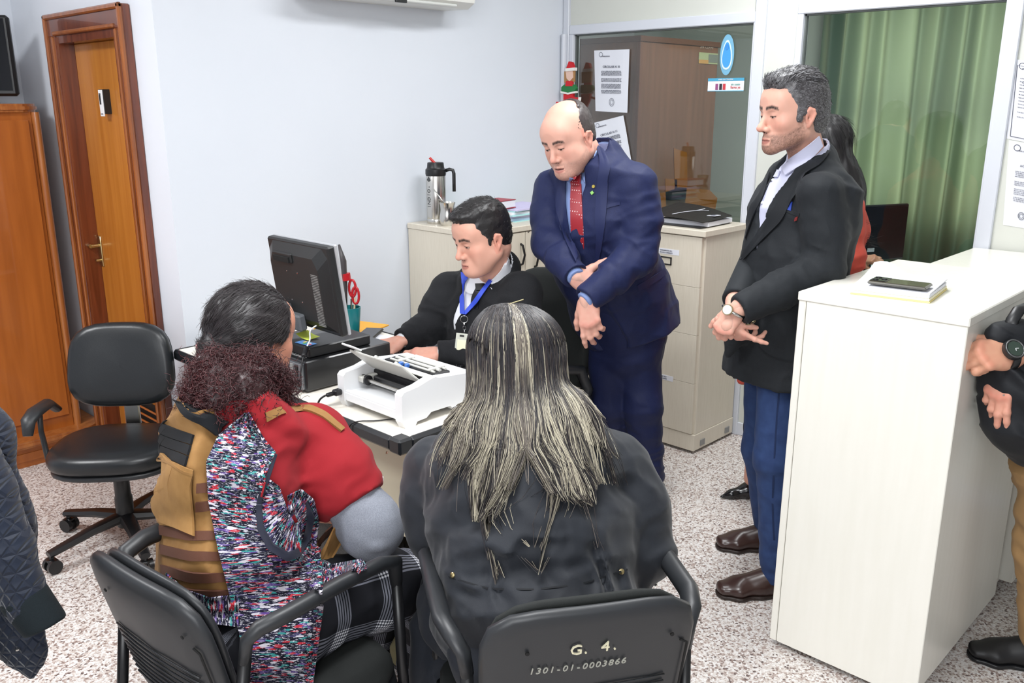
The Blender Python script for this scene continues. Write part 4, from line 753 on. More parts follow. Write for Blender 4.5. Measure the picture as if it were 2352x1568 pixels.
# ================================================================ clay modelling: distance fields -> surface nets
def vnoise(P,freq,seed=0):
    r=np.random.default_rng(seed).random((24,24,24)).astype(np.float32)*2-1
    q=np.asarray(P,np.float32)*freq+100.; i=np.floor(q).astype(int); f=q-i; f=f*f*(3-2*f); i%=24; j=(i+1)%24; o=0
    for a in(0,1):
        for b in(0,1):
            for c in(0,1):
                wt=(f[...,0] if a else 1-f[...,0])*(f[...,1] if b else 1-f[...,1])*(f[...,2] if c else 1-f[...,2])
                o=o+wt*r[(j if a else i)[...,0],(j if b else i)[...,1],(j if c else i)[...,2]]
    return o
def smin(a,b,k):
    if k<=0: return np.minimum(a,b)
    h=np.maximum(k-np.abs(a-b),0)/k; return np.minimum(a,b)-h*h*k*.25
class SDF:
    def __init__(s,h): s.h=h; s.ops=[]
    def _add(s,f,lo,hi,k,sub): s.ops.append((f,np.asarray(lo,float),np.asarray(hi,float),k,sub)); return s
    def ell(s,c,r,R=None,k=.02,sub=False):
        c=np.asarray(c,float); r=np.asarray(r,float)*np.ones(3); R=np.eye(3) if R is None else np.asarray(R)   # columns of R = local axes
        def f(P):
            q=(P-c)@R; k0=np.sqrt(((q/r)**2).sum(-1)); k1=np.sqrt(((q/(r*r))**2).sum(-1))+1e-9; return k0*(k0-1)/k1
        e=np.abs(R)@r; return s._add(f,c-e,c+e,k,sub)
    def cap(s,a,b,ra,rb=None,k=.02,sub=False,flat=None):
        """tapered capsule; flat=(axis,factor) squeezes the section along an axis"""
        a=np.asarray(a,float);b=np.asarray(b,float); rb=ra if rb is None else rb; d=b-a; L=max(d@d,1e-9)
        def f(P):
            t=np.clip(((P-a)@d)/L,0,1); q=P-(a+t[...,None]*d); r=ra+(rb-ra)*t
            if flat is not None: ax=np.asarray(flat[0]); u=q@ax; l=np.sqrt(np.maximum((q*q).sum(-1)-u*u,0)+(u/flat[1])**2); return (l-r)*min(1,flat[1])
            return np.sqrt((q*q).sum(-1))-r
        m=max(ra,rb)*(max(1,flat[1]) if flat is not None else 1); return s._add(f,np.minimum(a,b)-m,np.maximum(a,b)+m,k,sub)
    def chain(s,pts,rs,k=.02,k0=None,flat=None,sub=False):
        for i in range(len(pts)-1): s.cap(pts[i],pts[i+1],rs[i],rs[i+1],k if (i or k0 is None) else k0,sub,flat)
        return s
    def loft(s,secs,u,v,k=.02,k0=None,sub=False,sq=2.0):
        """secs: (centre, ru, rv); elliptical trunk; u,v unit axes (or per-section)"""
        for i in range(len(secs)-1):
            (a,au,av),(b,bu,bv)=secs[i],secs[i+1]; a=np.asarray(a,float);b=np.asarray(b,float);d=b-a;L=max(d@d,1e-9); dn=d/math.sqrt(L); uu=np.asarray(u,float);vv=np.asarray(v,float)
            def f(P,a=a,d=d,L=L,dn=dn,au=au,av=av,bu=bu,bv=bv):
                t=np.clip(((P-a)@d)/L,0,1); q=P-(a+t[...,None]*d); w=q@dn; U=np.abs((q@uu)/(au+(bu-au)*t)); W=np.abs((q@vv)/(av+(bv-av)*t)); m=np.minimum(av+(bv-av)*t,au+(bu-au)*t)
                return ((U**sq+W**sq+np.abs(w/m)**sq)**(1/sq)-1)*m
            m=max(au,av,bu,bv); s._add(f,np.minimum(a,b)-m,np.maximum(a,b)+m,k if (i or k0 is None) else k0,sub)
        return s
    def box(s,c,half,R=None,r=.005,k=.01,sub=False):
        c=np.asarray(c,float); half=np.asarray(half,float); R=np.eye(3) if R is None else np.asarray(R)
        def f(P):
            q=np.abs((P-c)@R)-(half-r); return np.sqrt((np.maximum(q,0)**2).sum(-1))+np.minimum(q.max(-1),0)-r
        e=np.abs(R)@half; return s._add(f,c-e,c+e,k,sub)
    def plane(s,p,n,lo,hi,k=.004):
        """cut away everything on the side n points to (inside the box lo..hi)"""
        p=np.asarray(p,float);n=nrm(n); return s._add(lambda P:-((P-p)@n),lo,hi,k,True)
    def mesh(s,disp=None,smooth=1,band=.04):
        lo=np.min([o[1] for o in s.ops if not o[4]],0)-3*s.h; hi=np.max([o[2] for o in s.ops if not o[4]],0)+3*s.h
        n=np.ceil((hi-lo)/s.h).astype(int)+1; A=np.full(n,.09,np.float32); h=s.h
        for f,l,u,k,sub in s.ops:
            m=k+2.5*h; i0=np.maximum(np.floor((l-m-lo)/h).astype(int),0); i1=np.minimum(np.ceil((u+m-lo)/h).astype(int)+1,n)
            if (i1<=i0).any(): continue
            g=np.stack(np.meshgrid(*[lo[a]+h*np.arange(i0[a],i1[a]) for a in range(3)],indexing='ij'),-1)
            sl=tuple(slice(i0[a],i1[a]) for a in range(3)); S=A[sl]
            if sub: D=f(g).astype(np.float32); A[sl]=-smin(-S,D,k)
            else: A[sl]=smin(S,f(g).astype(np.float32),k)
        if disp is not None:
            I=np.argwhere(np.abs(A)<band); P=lo+h*I; A[I[:,0],I[:,1],I[:,2]]+=disp(P).astype(np.float32)
        # surface nets
        B=A<0; c=B[:-1,:-1,:-1].astype(np.int8)
        c=sum(B[a:n[0]-1+a,b:n[1]-1+b,d:n[2]-1+d].astype(np.int8) for a in(0,1) for b in(0,1) for d in(0,1))
        act=(c>0)&(c<8); I=np.argwhere(act); idx=-np.ones(act.shape,np.int32); idx[act]=np.arange(len(I))
        pos=np.zeros((len(I),3)); cnt=np.zeros(len(I))
        cor=[(a,b,d) for a in(0,1) for b in(0,1) for d in(0,1)]
        for p in cor:
            for ax in range(3):
                if p[ax]: continue
                q=list(p); q[ax]=1
                va=A[I[:,0]+p[0],I[:,1]+p[1],I[:,2]+p[2]]; vb=A[I[:,0]+q[0],I[:,1]+q[1],I[:,2]+q[2]]
                mm=(va<0)!=(vb<0); t=np.where(mm,va/(va-vb+1e-12),0); e=np.tile(np.array(p,float),(len(I),1)); e[:,ax]=t
                pos[mm]+=e[mm]; cnt+=mm
        Vv=lo+h*(I+pos/np.maximum(cnt,1)[:,None]); Fc=[]
        for ax in range(3):
            o=[a for a in range(3) if a!=ax]
            s0=[slice(1,-1)]*3; s0[ax]=slice(0,-1); s1=[slice(1,-1)]*3; s1[ax]=slice(1,None)
            X=B[tuple(s0)]!=B[tuple(s1)]; inside=B[tuple(s0)]; J=np.argwhere(X); ins=inside[X]
            base=J+1; base[:,ax]=J[:,ax]
            def ci(da,db): k=base.copy(); k[:,o[0]]-=da; k[:,o[1]]-=db; return idx[k[:,0],k[:,1],k[:,2]]
            q=np.stack([ci(1,1),ci(0,1),ci(0,0),ci(1,0)],1); flip=ins if ax!=1 else ~ins
            q[~flip]=q[~flip][:,::-1]; Fc.append(q)
        Fc=np.vstack(Fc); Fc=Fc[(Fc>=0).all(1)]
        E=np.vstack([Fc[:,[0,1]],Fc[:,[1,2]],Fc[:,[2,3]],Fc[:,[3,0]]])
        for _ in range(smooth):
            acc=np.zeros_like(Vv); 
            for a in range(3): acc[:,a]=np.bincount(E[:,0],Vv[E[:,1],a],len(Vv))+np.bincount(E[:,1],Vv[E[:,0],a],len(Vv))
            dg=np.bincount(E[:,0],minlength=len(Vv))+np.bincount(E[:,1],minlength=len(Vv)); Vv=.45*Vv+.55*acc/np.maximum(dg,1)[:,None]
        return Vv,Fc
def mesh_obj(name,VF,m,parent,col=None): return link_mesh(name,VF[0],VF[1],m,parent,True,recalc=False,col=col)
def sleeve(sh,pts,rs,w_,e_,h=.0062,k0=.02,inner=.034,disp=None):
    """an arm of a garment on its own, cut square and hollow at the wrist"""
    s=SDF(h); s.chain(pts,rs,.02,k0); d=nrm(w_-e_); s.plane(w_,d,w_-.1,w_+.1,k=.002); s.cap(w_-d*.002,w_+d*.04,inner,inner,k=.003,sub=True); return s.mesh(disp=disp)
def cuff(w_,e_,r,out,h=.005):
    s=SDF(h); d=nrm(w_-e_); s.chain([w_-d*.06,w_+d*.04],[r,r]); s.plane(w_+d*out,d,w_-.09,w_+.09,k=.002); return s.mesh()
def bvh_of(VF): return BVHTree.FromPolygons([Vector(p) for p in VF[0]],[tuple(int(i) for i in f) for f in VF[1]])
def join(*VFs):
    v=[];f=[];n=0
    for a,b in VFs: v.append(a); f.append(np.asarray(b)+n); n+=len(a)
    return np.vstack(v),np.vstack(f)
def cast(bvh,x,y,near=None):
    d=nrm(ray(x,y)); h=bvh.ray_cast(Vector(_C),Vector(d))
    if h[0] is None: return None
    return np.array(h[0]),np.array(h[1])
def ladder(bvh,A,B,nu,nv,lift,name,m,parent,hd,th=.002,col=None,ripple=None):
    """cloth strip laid on a surface between two picture polylines A and B"""
    def res(P,n):
        P=np.array(P,float); L=np.r_[0,np.cumsum(np.linalg.norm(np.diff(P,axis=0),axis=1))]; t=np.linspace(0,L[-1],n); return np.stack([np.interp(t,L,P[:,0]),np.interp(t,L,P[:,1])],1)
    A=res(A,nu);B=res(B,nu); G=np.zeros((nu,nv,3)); N=np.zeros((nu,nv,3)); last=None
    for i in range(nu):
        for j in range(nv):
            p=A[i]+(B[i]-A[i])*j/(nv-1); r=cast(bvh,*p)
            if r is None or (last is not None and np.linalg.norm(r[0]-last)>.12):
                q=V(p[0],p[1],(last@FH) if last is not None else hd); nr=bvh.find_nearest(Vector(q)); r=(np.array(nr[0]),np.array(nr[1]))
            last=r[0]; n=r[1] if r[1]@FH<0 else -r[1]; G[i,j]=r[0]; N[i,j]=n
    for _ in range(2):
        M=N.copy(); M[1:]+=N[:-1]; M[:-1]+=N[1:]; M[:,1:]+=N[:,:-1]; M[:,:-1]+=N[:,1:]; N=M/np.linalg.norm(M,axis=-1)[...,None]
        K=G.copy(); K[1:-1]=(G[:-2]+2*G[1:-1]+G[2:])/4; G=K
    if ripple is not None: lift=lift+ripple(np.arange(nu)[:,None]/(nu-1),np.arange(nv)[None]/(nv-1))[...,None]
    mb=MB(); mb.sheet(G+N*(lift),-N*th); return mb.build(name,m,parent,35)
def cover(bvh,A,B,nu,nv,lift,name,m,parent,hd,th=.006,ripple=None,soft=3,jump=.25,uv=True,fix=None):
    """cloth hanging in front of whatever stands behind it: a smoothed depth sheet between two picture polylines"""
    def res(P,n):
        P=np.array(P,float); L=np.r_[0,np.cumsum(np.linalg.norm(np.diff(P,axis=0),axis=1))]; t=np.linspace(0,L[-1],n); return np.stack([np.interp(t,L,P[:,0]),np.interp(t,L,P[:,1])],1)
    A=res(A,nu);B=res(B,nu); PX=A[:,None]+(B-A)[:,None]*np.linspace(0,1,nv)[None,:,None]; D=np.full((nu,nv),np.nan)
    for i in range(nu):
        for j in range(nv):
            r=cast(bvh,*PX[i,j])
            if r is not None and abs(r[0]@FH-hd)<jump: D[i,j]=r[0]@FH
    h0=hd if not callable(fix) else fix(PX); F0=np.broadcast_to(h0,D.shape) if np.ndim(h0) else np.full(D.shape,h0)
    bad=np.isnan(D); md=np.where(bad,F0,D); 
    for _ in range(60):
        K=np.pad(md,1,mode='edge'); S_=(K[:-2,1:-1]+K[2:,1:-1]+K[1:-1,:-2]+K[1:-1,2:])/4; md=np.where(bad,S_,D)
    tgt=md.copy()
    for _ in range(soft*4): K=np.pad(md,1,mode='edge'); S_=(K[:-2,1:-1]+K[2:,1:-1]+K[1:-1,:-2]+K[1:-1,2:])/4; md=np.minimum(tgt,S_)
    md=md-lift
    if ripple is not None: md=md-ripple(np.arange(nu)[:,None]/(nu-1),np.arange(nv)[None]/(nv-1))
    G=np.array([[V(PX[i,j,0],PX[i,j,1],md[i,j]) for j in range(nv)] for i in range(nu)]); mb=MB(); mb.sheet(G,FH*th); o=mb.build(name,m,parent,40)
    if uv:
        U=np.r_[0,np.cumsum(np.linalg.norm(np.diff(G[:,nv//2],axis=0),axis=1))]; W=np.zeros((nu,nv)); W[:,1:]=np.cumsum(np.linalg.norm(np.diff(G,axis=1),axis=2),1); W=W.mean(0)
        c=np.zeros((nu,nv,4),np.float32); c[...,0]=U[:,None]; c[...,1]=W[None]; c[...,3]=1; c=c.reshape(-1,4); at=o.data.attributes.new('Col','FLOAT_COLOR','POINT'); at.data.foreach_set('color',np.vstack([c,c]).ravel())
    return o
def strands(name,P,r0,r1,col,m,parent,kind=None):
    """P (M,S,3) centre lines -> thin three-sided hairs; col (M,3)"""
    M_,S,_=P.shape; T=np.gradient(P,axis=1); T/=np.linalg.norm(T,axis=2)[...,None]+1e-9
    ref=np.where(np.abs(T[...,2:3])>.9,np.array([1.,0,0]),np.array([0,0,1.])); a=np.cross(T,ref); a/=np.linalg.norm(a,axis=2)[...,None]+1e-9; b=np.cross(T,a)
    rr=(np.asarray(r0).reshape(-1,1)*np.ones((M_,1)))*(1-np.linspace(0,1,S)[None])+(np.asarray(r1).reshape(-1,1)*np.ones((M_,1)))*np.linspace(0,1,S)[None]
    V_=np.stack([P+rr[...,None]*(math.cos(t)*a+math.sin(t)*b) for t in (0,2.094,4.189)],2).reshape(-1,3)
    i=np.arange(M_)[:,None,None]*S*3; j=np.arange(S-1)[None,:,None]*3; k=np.arange(3)[None,None,:]; k2=(k+1)%3
    F_=np.stack([i+j+k,i+j+k2,i+j+3+k2,i+j+3+k],-1).reshape(-1,4)
    c=np.repeat(np.asarray(col)[:,None,:],S*3,1).reshape(-1,3) if np.ndim(col)==2 else np.repeat(np.asarray(col),3,1).reshape(-1,3)
    o=link_mesh(name,V_,F_,m,parent,True,recalc=False,col=c)
    return o
# ---------------------------------------------------------------- skin, faces, hands
M_skin=mat('skin',(224,178,156),.48,spec=.35,attr=True,sss=.12,bump=(420,.12,.0006))
M_hairm=mat('hair',(30,28,28),.42,spec=.5,attr=True)
def Lc(*c): return np.array(lin(c))
def axes(fwd,up=UP,roll=0):
    f=nrm(fwd); u=np.asarray(up,float); u=nrm(u-f*(u@f)); s=np.cross(f,u)   # s: person's right
    if roll: u,s=math.cos(roll)*u+math.sin(roll)*s, math.cos(roll)*s-math.sin(roll)*u
    return s,f,u
def head(o,fwd,up=UP,sc=1.,h=.0032,skin=(222,172,148),fat=0.,male=True,brow=(50,42,40),beard=None,lips=(176,104,94),eyes='down',neck=None,mouth_open=0.,bald=False,nose=1.):
    """returns (V,F,col,toworld); local x = person's right, y = forward, z = up, origin between the ears at eye height"""
    S,F_,U=axes(fwd,up); R=np.stack([S,F_,U],1); o=np.asarray(o,float)
    s=SDF(h); e=lambda x,y,z:(x,y,z)
    s.ell(e(0,-.010,.036),(.076+.003*fat,.097,.088),k=.0)
    s.ell(e(0,.028,-.022),(.063+.008*fat,.064,.082),k=.03)
    s.ell(e(0,.062,.040),(.056,.032,.045),k=.03)
    for q in(-1,1):
        s.cap(e(q*(.050+.007*fat),-.002,-.058),e(q*.018,.074,-.096),.022+.006*fat,.017+.004*fat,k=.03)
        s.ell(e(q*.042,.056,-.024),(.022,.024,.020),k=.022)
        if fat>0: s.ell(e(q*.047,.040,-.058),(.026*fat,.034,.032),k=.03)
    s.ell(e(0,.083,-.097),(.021,.015,.016),k=.022)
    if fat>0: s.ell(e(0,.045,-.103),(.045,.045,.026),k=.03)
    s.cap(e(-.036,.078,.020),e(-.012,.0865,.016),.010,.009,k=.014); s.cap(e(.036,.078,.020),e(.012,.0865,.016),.010,.009,k=.014)
    for q in(-1,1): s.ell(e(q*.032,.100,-.001),(.019,.017,.0125),k=.012,sub=True)
    # muzzle, nose
    s.ell(e(0,.078,-.070),(.030,.022,.026),k=.016)
    s.cap(e(0,.086,.014),e(0,.106*1,-.026),.0075,.0095,k=.010); s.ell(e(0,.108+.004*(nose-1)*5,-.036),(.0125,.0135,.0115),k=.009)
    for q in(-1,1): s.ell(e(q*.0135,.097,-.041),(.0085,.0115,.0085),k=.006); s.ell(e(q*.0062,.103,-.049),(.0038,.0055,.004),k=.003,sub=True)
    # eyeballs under lids
    for q in(-1,1):
        s.ell(e(q*.0315,.0775,-.002),(.0145,.0135,.0118),k=.004)
        s.cap(e(q*.020,.0865,.0035),e(q*.043,.083,.004),.0042,.0038,k=.004)   # upper lid fold
        s.cap(e(q*.022,.0845,-.0135),e(q*.042,.081,-.0135),.0034,.003,k=.006)  # lower lid
    # lips
    s.cap(e(-.020,.089,-.0715),e(0,.0985,-.0688),.0032,.0052,k=.006); s.cap(e(.020,.089,-.0715),e(0,.0985,-.0688),.0032,.0052,k=.006)
    s.cap(e(-.018,.0885,-.0765-mouth_open),e(0,.0965,-.0795-mouth_open),.0036,.0062,k=.006); s.cap(e(.018,.0885,-.0765-mouth_open),e(0,.0965,-.0795-mouth_open),.0036,.0062,k=.006)
    s.cap(e(-.021,.096,-.0738-mouth_open*.5),e(0,.1045,-.0735-mouth_open*.5),.0014+mouth_open*.4,.0018+mouth_open*.5,k=.002,sub=True); s.cap(e(.021,.096,-.0738-mouth_open*.5),e(0,.1045,-.0735-mouth_open*.5),.0014+mouth_open*.4,.0018+mouth_open*.5,k=.002,sub=True)
    # ears
    for q in(-1,1):
        Re=np.array([[1,0,0],[0,math.cos(.12),math.sin(.12)],[0,-math.sin(.12),math.cos(.12)]]); Re=Re@np.array([[math.cos(q*.30),-math.sin(q*.30),0],[math.sin(q*.42),math.cos(q*.42),0],[0,0,1]])
        x=q*(.0725+.007*fat)
        pts=[np.array([x,-.002,-.038]),np.array([x+q*.002,.002,-.018]),np.array([x+q*.003,.002,.001]),np.array([x+q*.007,-.007,.011]),np.array([x+q*.011,-.018,.007]),np.array([x+q*.011,-.022,-.006]),np.array([x+q*.007,-.016,-.022]),np.array([x+q*.003,-.008,-.034]),np.array([x+q*.002,-.004,-.041])]
        s.chain(pts,[.0055,.0036,.0036,.004,.004,.004,.004,.0054,.0055],k=.003)
        s.cap((x+q*.002,-.009,-.018),(x+q*.004,-.010,.001),.009,.010,k=.006,flat=((1,0,0),.45)); s.ell((x+q*.005,-.006,-.016),(.005,.005,.008),k=.004,sub=True)
    if neck is not None:
        nb=(np.asarray(neck[0],float)-o)@R/sc; s.cap((0,-.022,-.045),nb,.052+.006*fat,neck[1]/sc,k=.025)
        if fat>0: s.ell((0,-.055,-.06),(.05,.04,.04),k=.03)
    Vv,Fc=s.mesh(smooth=1); x,y,z=Vv.T; ax=np.abs(x)
    sk=Lc(*skin); C_=np.tile(sk,(len(Vv),1)); 
    def blend(w_,c): nonlocal C_; w_=np.clip(w_,0,1)[:,None]; C_=C_*(1-w_)+c*w_
    g=lambda a,b,c,d,r,q=0:np.exp(-(((ax-a)/r)**2+((y-b)/(d))**2+((z-c)/r)**2))
    red=sk*np.array([1.02,.72,.70]); blend(.5*g(.042,.07,-.028,.03,.022)+.55*g(0,.115,-.038,.02,.015),red)
    ear=(ax>.075)&(y<.012)&(y>-.04)&(z>-.055)&(z<.03); blend(ear*.55,red)
    nz=vnoise(Vv,60,3)*.5+vnoise(Vv,170,4)*.5; blend(.12+.10*nz,sk*np.array([.86,.74,.68]))
    # brows: a slanted band of hair
    bz=.021+.006*np.clip((ax-.012)/.03,0,1)-.010*np.clip((ax-.036)/.02,0,1); bn=vnoise(Vv*np.array([1,1,.5]),330,9)
    blend(((y>.05)&(ax>.010)&(ax<.052))*np.clip(1.5-np.abs(z-bz)/.0048,0,1)*(.95+.25*bn),Lc(*brow))
    # eyes
    if eyes=='down':
        lz=-.0062+.0016*((ax-.0315)/.011)**2
        blend(((y>.07)&(np.abs(ax-.0315)<.0135))*np.clip(1.3-np.abs(z-lz)/.0019,0,1),Lc(38,28,26))
        blend(((y>.072)&(np.abs(ax-.0315)<.011))*np.clip(1.2-np.abs(z-lz+.0030)/.0016,0,1)*.8,Lc(150,128,120))
    elif eyes=='slit':
        dx=(ax-.0315)/.0115; inn=(y>.07)&(np.abs(dx)<1)&(np.abs(z+.0048)<.0026*np.clip(1-dx**2,0,1)+.0004); blend(inn*.85,Lc(190,180,172)); blend(inn&(np.abs(ax-.0325)<.0050),Lc(48,34,28))
        blend(((y>.07)&(np.abs(dx)<1.15))*np.clip(1.3-np.abs(z+.0020+.0012*dx**2)/.0017,0,1),Lc(36,26,24)); blend(((y>.07)&(np.abs(dx)<1.05))*np.clip(1.1-np.abs(z+.0080)/.0011,0,1)*.5,Lc(130,84,72))
    else:
        dx=(ax-.0315)/.0115; op=np.clip(1-dx**2,0,1)*.0052; zc=-.0022; inn=(y>.07)&(np.abs(dx)<1)&(np.abs(z-zc)<op)
        blend(inn*.9,Lc(206,198,192)); blend(inn&((ax-.031)**2+(z-zc)**2<.0047**2),Lc(52,34,26)); up_=zc+op
        blend(((y>.07)&(np.abs(dx)<1.15))*np.clip(1.3-np.abs(z-up_)/.0017,0,1),Lc(34,26,24)); blend(((y>.07)&(np.abs(dx)<1.1))*np.clip(1.-np.abs(z-(zc-op))/.0012,0,1)*.5,Lc(120,80,70))
    # lips and mouth
    lm=(y>.084)&(ax<.023); ul=-.0738-mouth_open*.5; lw=1-(ax/.024)**2
    blend(lm*np.clip(1.4-np.abs(z-ul-.0035*lw)/(.0048*np.maximum(lw,.1)),0,1)*.75,Lc(*lips)); blend(lm*np.clip(1.4-np.abs(z-(-.0765-mouth_open)+.0025*lw)/(.0062*np.maximum(lw,.1)),0,1)*.75,Lc(*lips))
    blend(((y>.080)&(ax<.022))*np.clip(1.3-np.abs(z-ul)/(.0013+mouth_open*.4),0,1),Lc(78,34,32))
    blend((ax<.0105)&(y>.09)&(z<-.0455)&(z>-.053)&(np.abs(ax-.0062)<.0034),Lc(70,34,30))
    if beard is not None:
        bc,amt,kind=beard; n2=vnoise(Vv,420,5)*.5+vnoise(Vv,800,6)*.5
        jaw=np.clip((-.052-z+.9*np.clip(.062-y,0,.1)*.6)/.012,0,1)*np.clip((y+.006)/.02,0,1)*(z>-.135)
        jaw=jaw*np.clip((.09-.0-y*0)/.01,0,1); mous=np.clip(1.2-np.abs(z+.0605)/.007,0,1)*(ax<.030)*(y>.076)
        side=np.clip(1.2-np.abs(y-.016)/.014,0,1)*np.clip((.012-z)/.02,0,1)*(z>-.07)*(ax>.05)
        lipz=(ax<.024)&(y>.085)&(z>-.087)&(z<-.064)
        w_=np.clip(np.maximum(jaw,np.maximum(mous,side*.9))*(1-.95*lipz)*amt*(1+.7*n2),0,1); blend(w_,Lc(*bc))
    tw=lambda P:o+(np.asarray(P,float)*sc)@R.T
    return tw(Vv),Fc,C_,tw,R
def hair_cap(tw,h=.0035,thick=.010,front=.078,hairline=.075,temple=.034,nape=-.075,top=1.,seed=1,side_thin=0.,shape=None,rough=.0035,freq=70,bald_top=False,ear_z=-.005):
    s=SDF(h); t=thick
    s.ell((0,-.012,.038),(.076+t*.75*(1-side_thin),.098+t*.9,.088+t*top),k=0); s.ell((0,-.045,-.018),(.062+t*.3,.062+t*.5,.070),k=.03)
    s.ell((0,.010,-.012),(.0725+t*.45,.050,.060),k=.02)
    if shape: shape(s)
    big=.3
    # face cut: everything in front of a slanted hairline
    s.box((0,front+.145,hairline-.20),(.2,.15,.20),r=.02,k=.016,sub=True)           # forehead below the hairline
    for q in(-1,1):
        s.box((q*.115,temple+.10,-.067),(.075,.10,.095),r=.012,k=.010,sub=True); s.box((q*.115,.112,-.128),(.075,.10,.10),r=.008,k=.006,sub=True)           # temples and cheeks
        s.box((q*.10,-.008,ear_z-.11),(.05,.021,.11),r=.008,k=.006,sub=True)              # around the ear
    s.box((0,.0,nape-.1),(.2,.2,.1),r=.01,k=.012,sub=True); s.box((0,.12,-.12),(.2,.115,.08),r=.01,k=.01,sub=True)
    if bald_top: s.ell((0,.045,.085),(.075,.112,.085),k=.012,sub=True)
    s.ell((0,-.010,.036),(.074,.095,.086),k=.0,sub=True) if False else None
    V_,F_=s.mesh(disp=lambda P:rough*vnoise(P*np.array([1,.45,1]),freq,seed)+rough*.6*vnoise(P,freq*2.3,seed+1),smooth=1)
    return V_,F_
def hair_fur(tw,VF,name,parent,n,ln,r,colf,m=None,seed=2,comb=(0,-1,.1),lift=.35,jit=.5,S=4,grav=0.):
    rg=np.random.default_rng(seed); V_,F_=VF; T=V_[F_]; c=T.mean(1); nn=np.cross(T[:,2]-T[:,0],T[:,3]-T[:,1]); A=np.linalg.norm(nn,axis=1); nn/=A[:,None]+1e-12
    nn*=np.sign((nn*(c-np.array([0,-.01,.0]))).sum(1))[:,None]+1e-9
    i=rg.choice(len(F_),n,p=A/A.sum()); w_=rg.dirichlet(np.ones(4),n); P0=(T[i]*w_[...,None]).sum(1)-nn[i]*.001; N=nn[i]
    cb=nrm(comb) if not callable(comb) else comb(P0); d=cb-N*(np.sum(np.broadcast_to(cb,N.shape)*N,1))[:,None]; d/=np.linalg.norm(d,axis=1)[:,None]+1e-9
    d=d+jit*rg.normal(0,.45,(n,3))+N*lift; d/=np.linalg.norm(d,axis=1)[:,None]; L=(ln(P0) if callable(ln) else ln)*rg.uniform(.6,1.2,n)
    t=np.linspace(0,1,S)[None,:,None]; P=P0[:,None]+d[:,None]*L[:,None,None]*t-N[:,None]*(L[:,None,None]*.35*lift+L[:,None,None]**2*4.3)*t**2+np.array([0,0,-grav])*L[:,None,None]*t**2
    return strands(name,tw(P.reshape(-1,3)).reshape(P.shape),r,r*.35,colf(P0,rg),m or M_hairm,parent)
def hand(wrist,dirf,back,side,curl=(.5,.5,.5,.5),thumb=(.6,.3),sc=1.,h=.0026,spread=.06,skin=(222,172,148),thumb_out=.75,tcurl=.35):
    """wrist point, direction of the fingers, normal of the hand's back; side=+1 if the thumb lies towards cross(dir,back)... """
    f=nrm(dirf); b=nrm(np.asarray(back,float)-f*(np.asarray(back,float)@f)); x=np.cross(f,b)*side; R=np.stack([x,f,b],1); wrist=np.asarray(wrist,float)
    s=SDF(h)
    s.cap((0,-.016,0),(0,.004,0),.0255,.025,k=0,flat=((0,0,1),.82))
    for xx,yy,rr in ((.026,.080,.0125),(.009,.086,.0128),(-.009,.083,.0122),(-.026,.074,.0112)): s.cap((xx*.55,.012,-.002),(xx,yy,.002),.018,rr,k=.012,flat=((0,0,1),.85))
    s.ell((.024,.032,-.010),(.017,.030,.015),k=.014); s.ell((-.022,.032,-.009),(.013,.030,.013),k=.012)
    fl=[(.0265,.084,.0098,(.044,.026,.021),.10),(.009,.091,.0102,(.048,.030,.022),.02),(-.0095,.087,.0098,(.044,.028,.021),-.05),(-.0265,.078,.0086,(.034,.021,.019),-.14)]
    for k_,((xx,yy,rr,ln,sp),cu) in enumerate(zip(fl,curl)):
        p=np.array([xx,yy-.006,.0]); a=0; pts=[p]; sp=sp*spread/.06
        for j,l in enumerate(ln):
            a+=cu*(.75,1.0,.7)[j]*1.25; d=np.array([math.sin(sp)*math.cos(a),math.cos(sp)*math.cos(a),-math.sin(a)]); p=p+d*l; pts.append(p)
        s.chain(pts,[rr,rr*.96,rr*.88,rr*.74],k=.004,k0=.007)
        s.ell(pts[0]+np.array([0,0,.003]),(.009,.010,.007),k=.006); s.ell(pts[1]+np.array([0,0,.001]),rr*1.05,k=.004)
    # thumb
    a0,c0=thumb; d=np.array([math.sin(a0)*math.cos(.35),math.cos(a0)*math.cos(.35),-math.sin(.35)*thumb_out]); d/=np.linalg.norm(d)
    p0=np.array([.020,.014,-.008]); p1=p0+d*.040; bend=np.array([-.35,.5,-.45])*tcurl; d2=nrm(d+bend); p2=p1+d2*.032; d3=nrm(d2+bend*.8); p3=p2+d3*.024
    s.chain([p0,p1,p2,p3],[.016,.0125,.0112,.0090],k=.008,k0=.012)
    V_,F_=s.mesh(smooth=1); c=np.tile(Lc(*skin),(len(V_),1)); n=vnoise(V_,110,8)*.5+.5; c=c*(1-.16*n[:,None]*np.array([.3,1,1])); 
    kn=np.zeros(len(V_)); 
    for (xx,yy,*_) in fl: kn+=np.exp(-((V_[:,0]-xx)**2+(V_[:,1]-yy)**2)/.010**2)*(V_[:,2]>0)
    c=c*(1-np.clip(kn,0,1)[:,None]*np.array([.02,.16,.16]))
    if side<0: F_=F_[:,::-1]
    tw=lambda P:wrist+(np.asarray(P,float)*sc)@R.T
    return tw(V_),F_,c,tw
def person(label,base,group=None): return thing('person',label,'person',base,group)
def body_obj(parts,parent):
    """parts: list of (V,F,col) -> one continuous skin mesh"""
    v,f=join(*[(p[0],p[1]) for p in parts]); c=np.vstack([p[2] for p in parts]); return mesh_obj('body',(v,f),M_skin,parent,c)
def skincol(V_,skin): return np.tile(Lc(*skin),(len(V_),1))
def cloth(name,rgb,rough=.8,bump=(700,.25,.0008),noise=None,sheen=.03,**k): return mat(name,rgb,rough,bump=bump,noise=noise,sheen=sheen,spec=.25,**k)
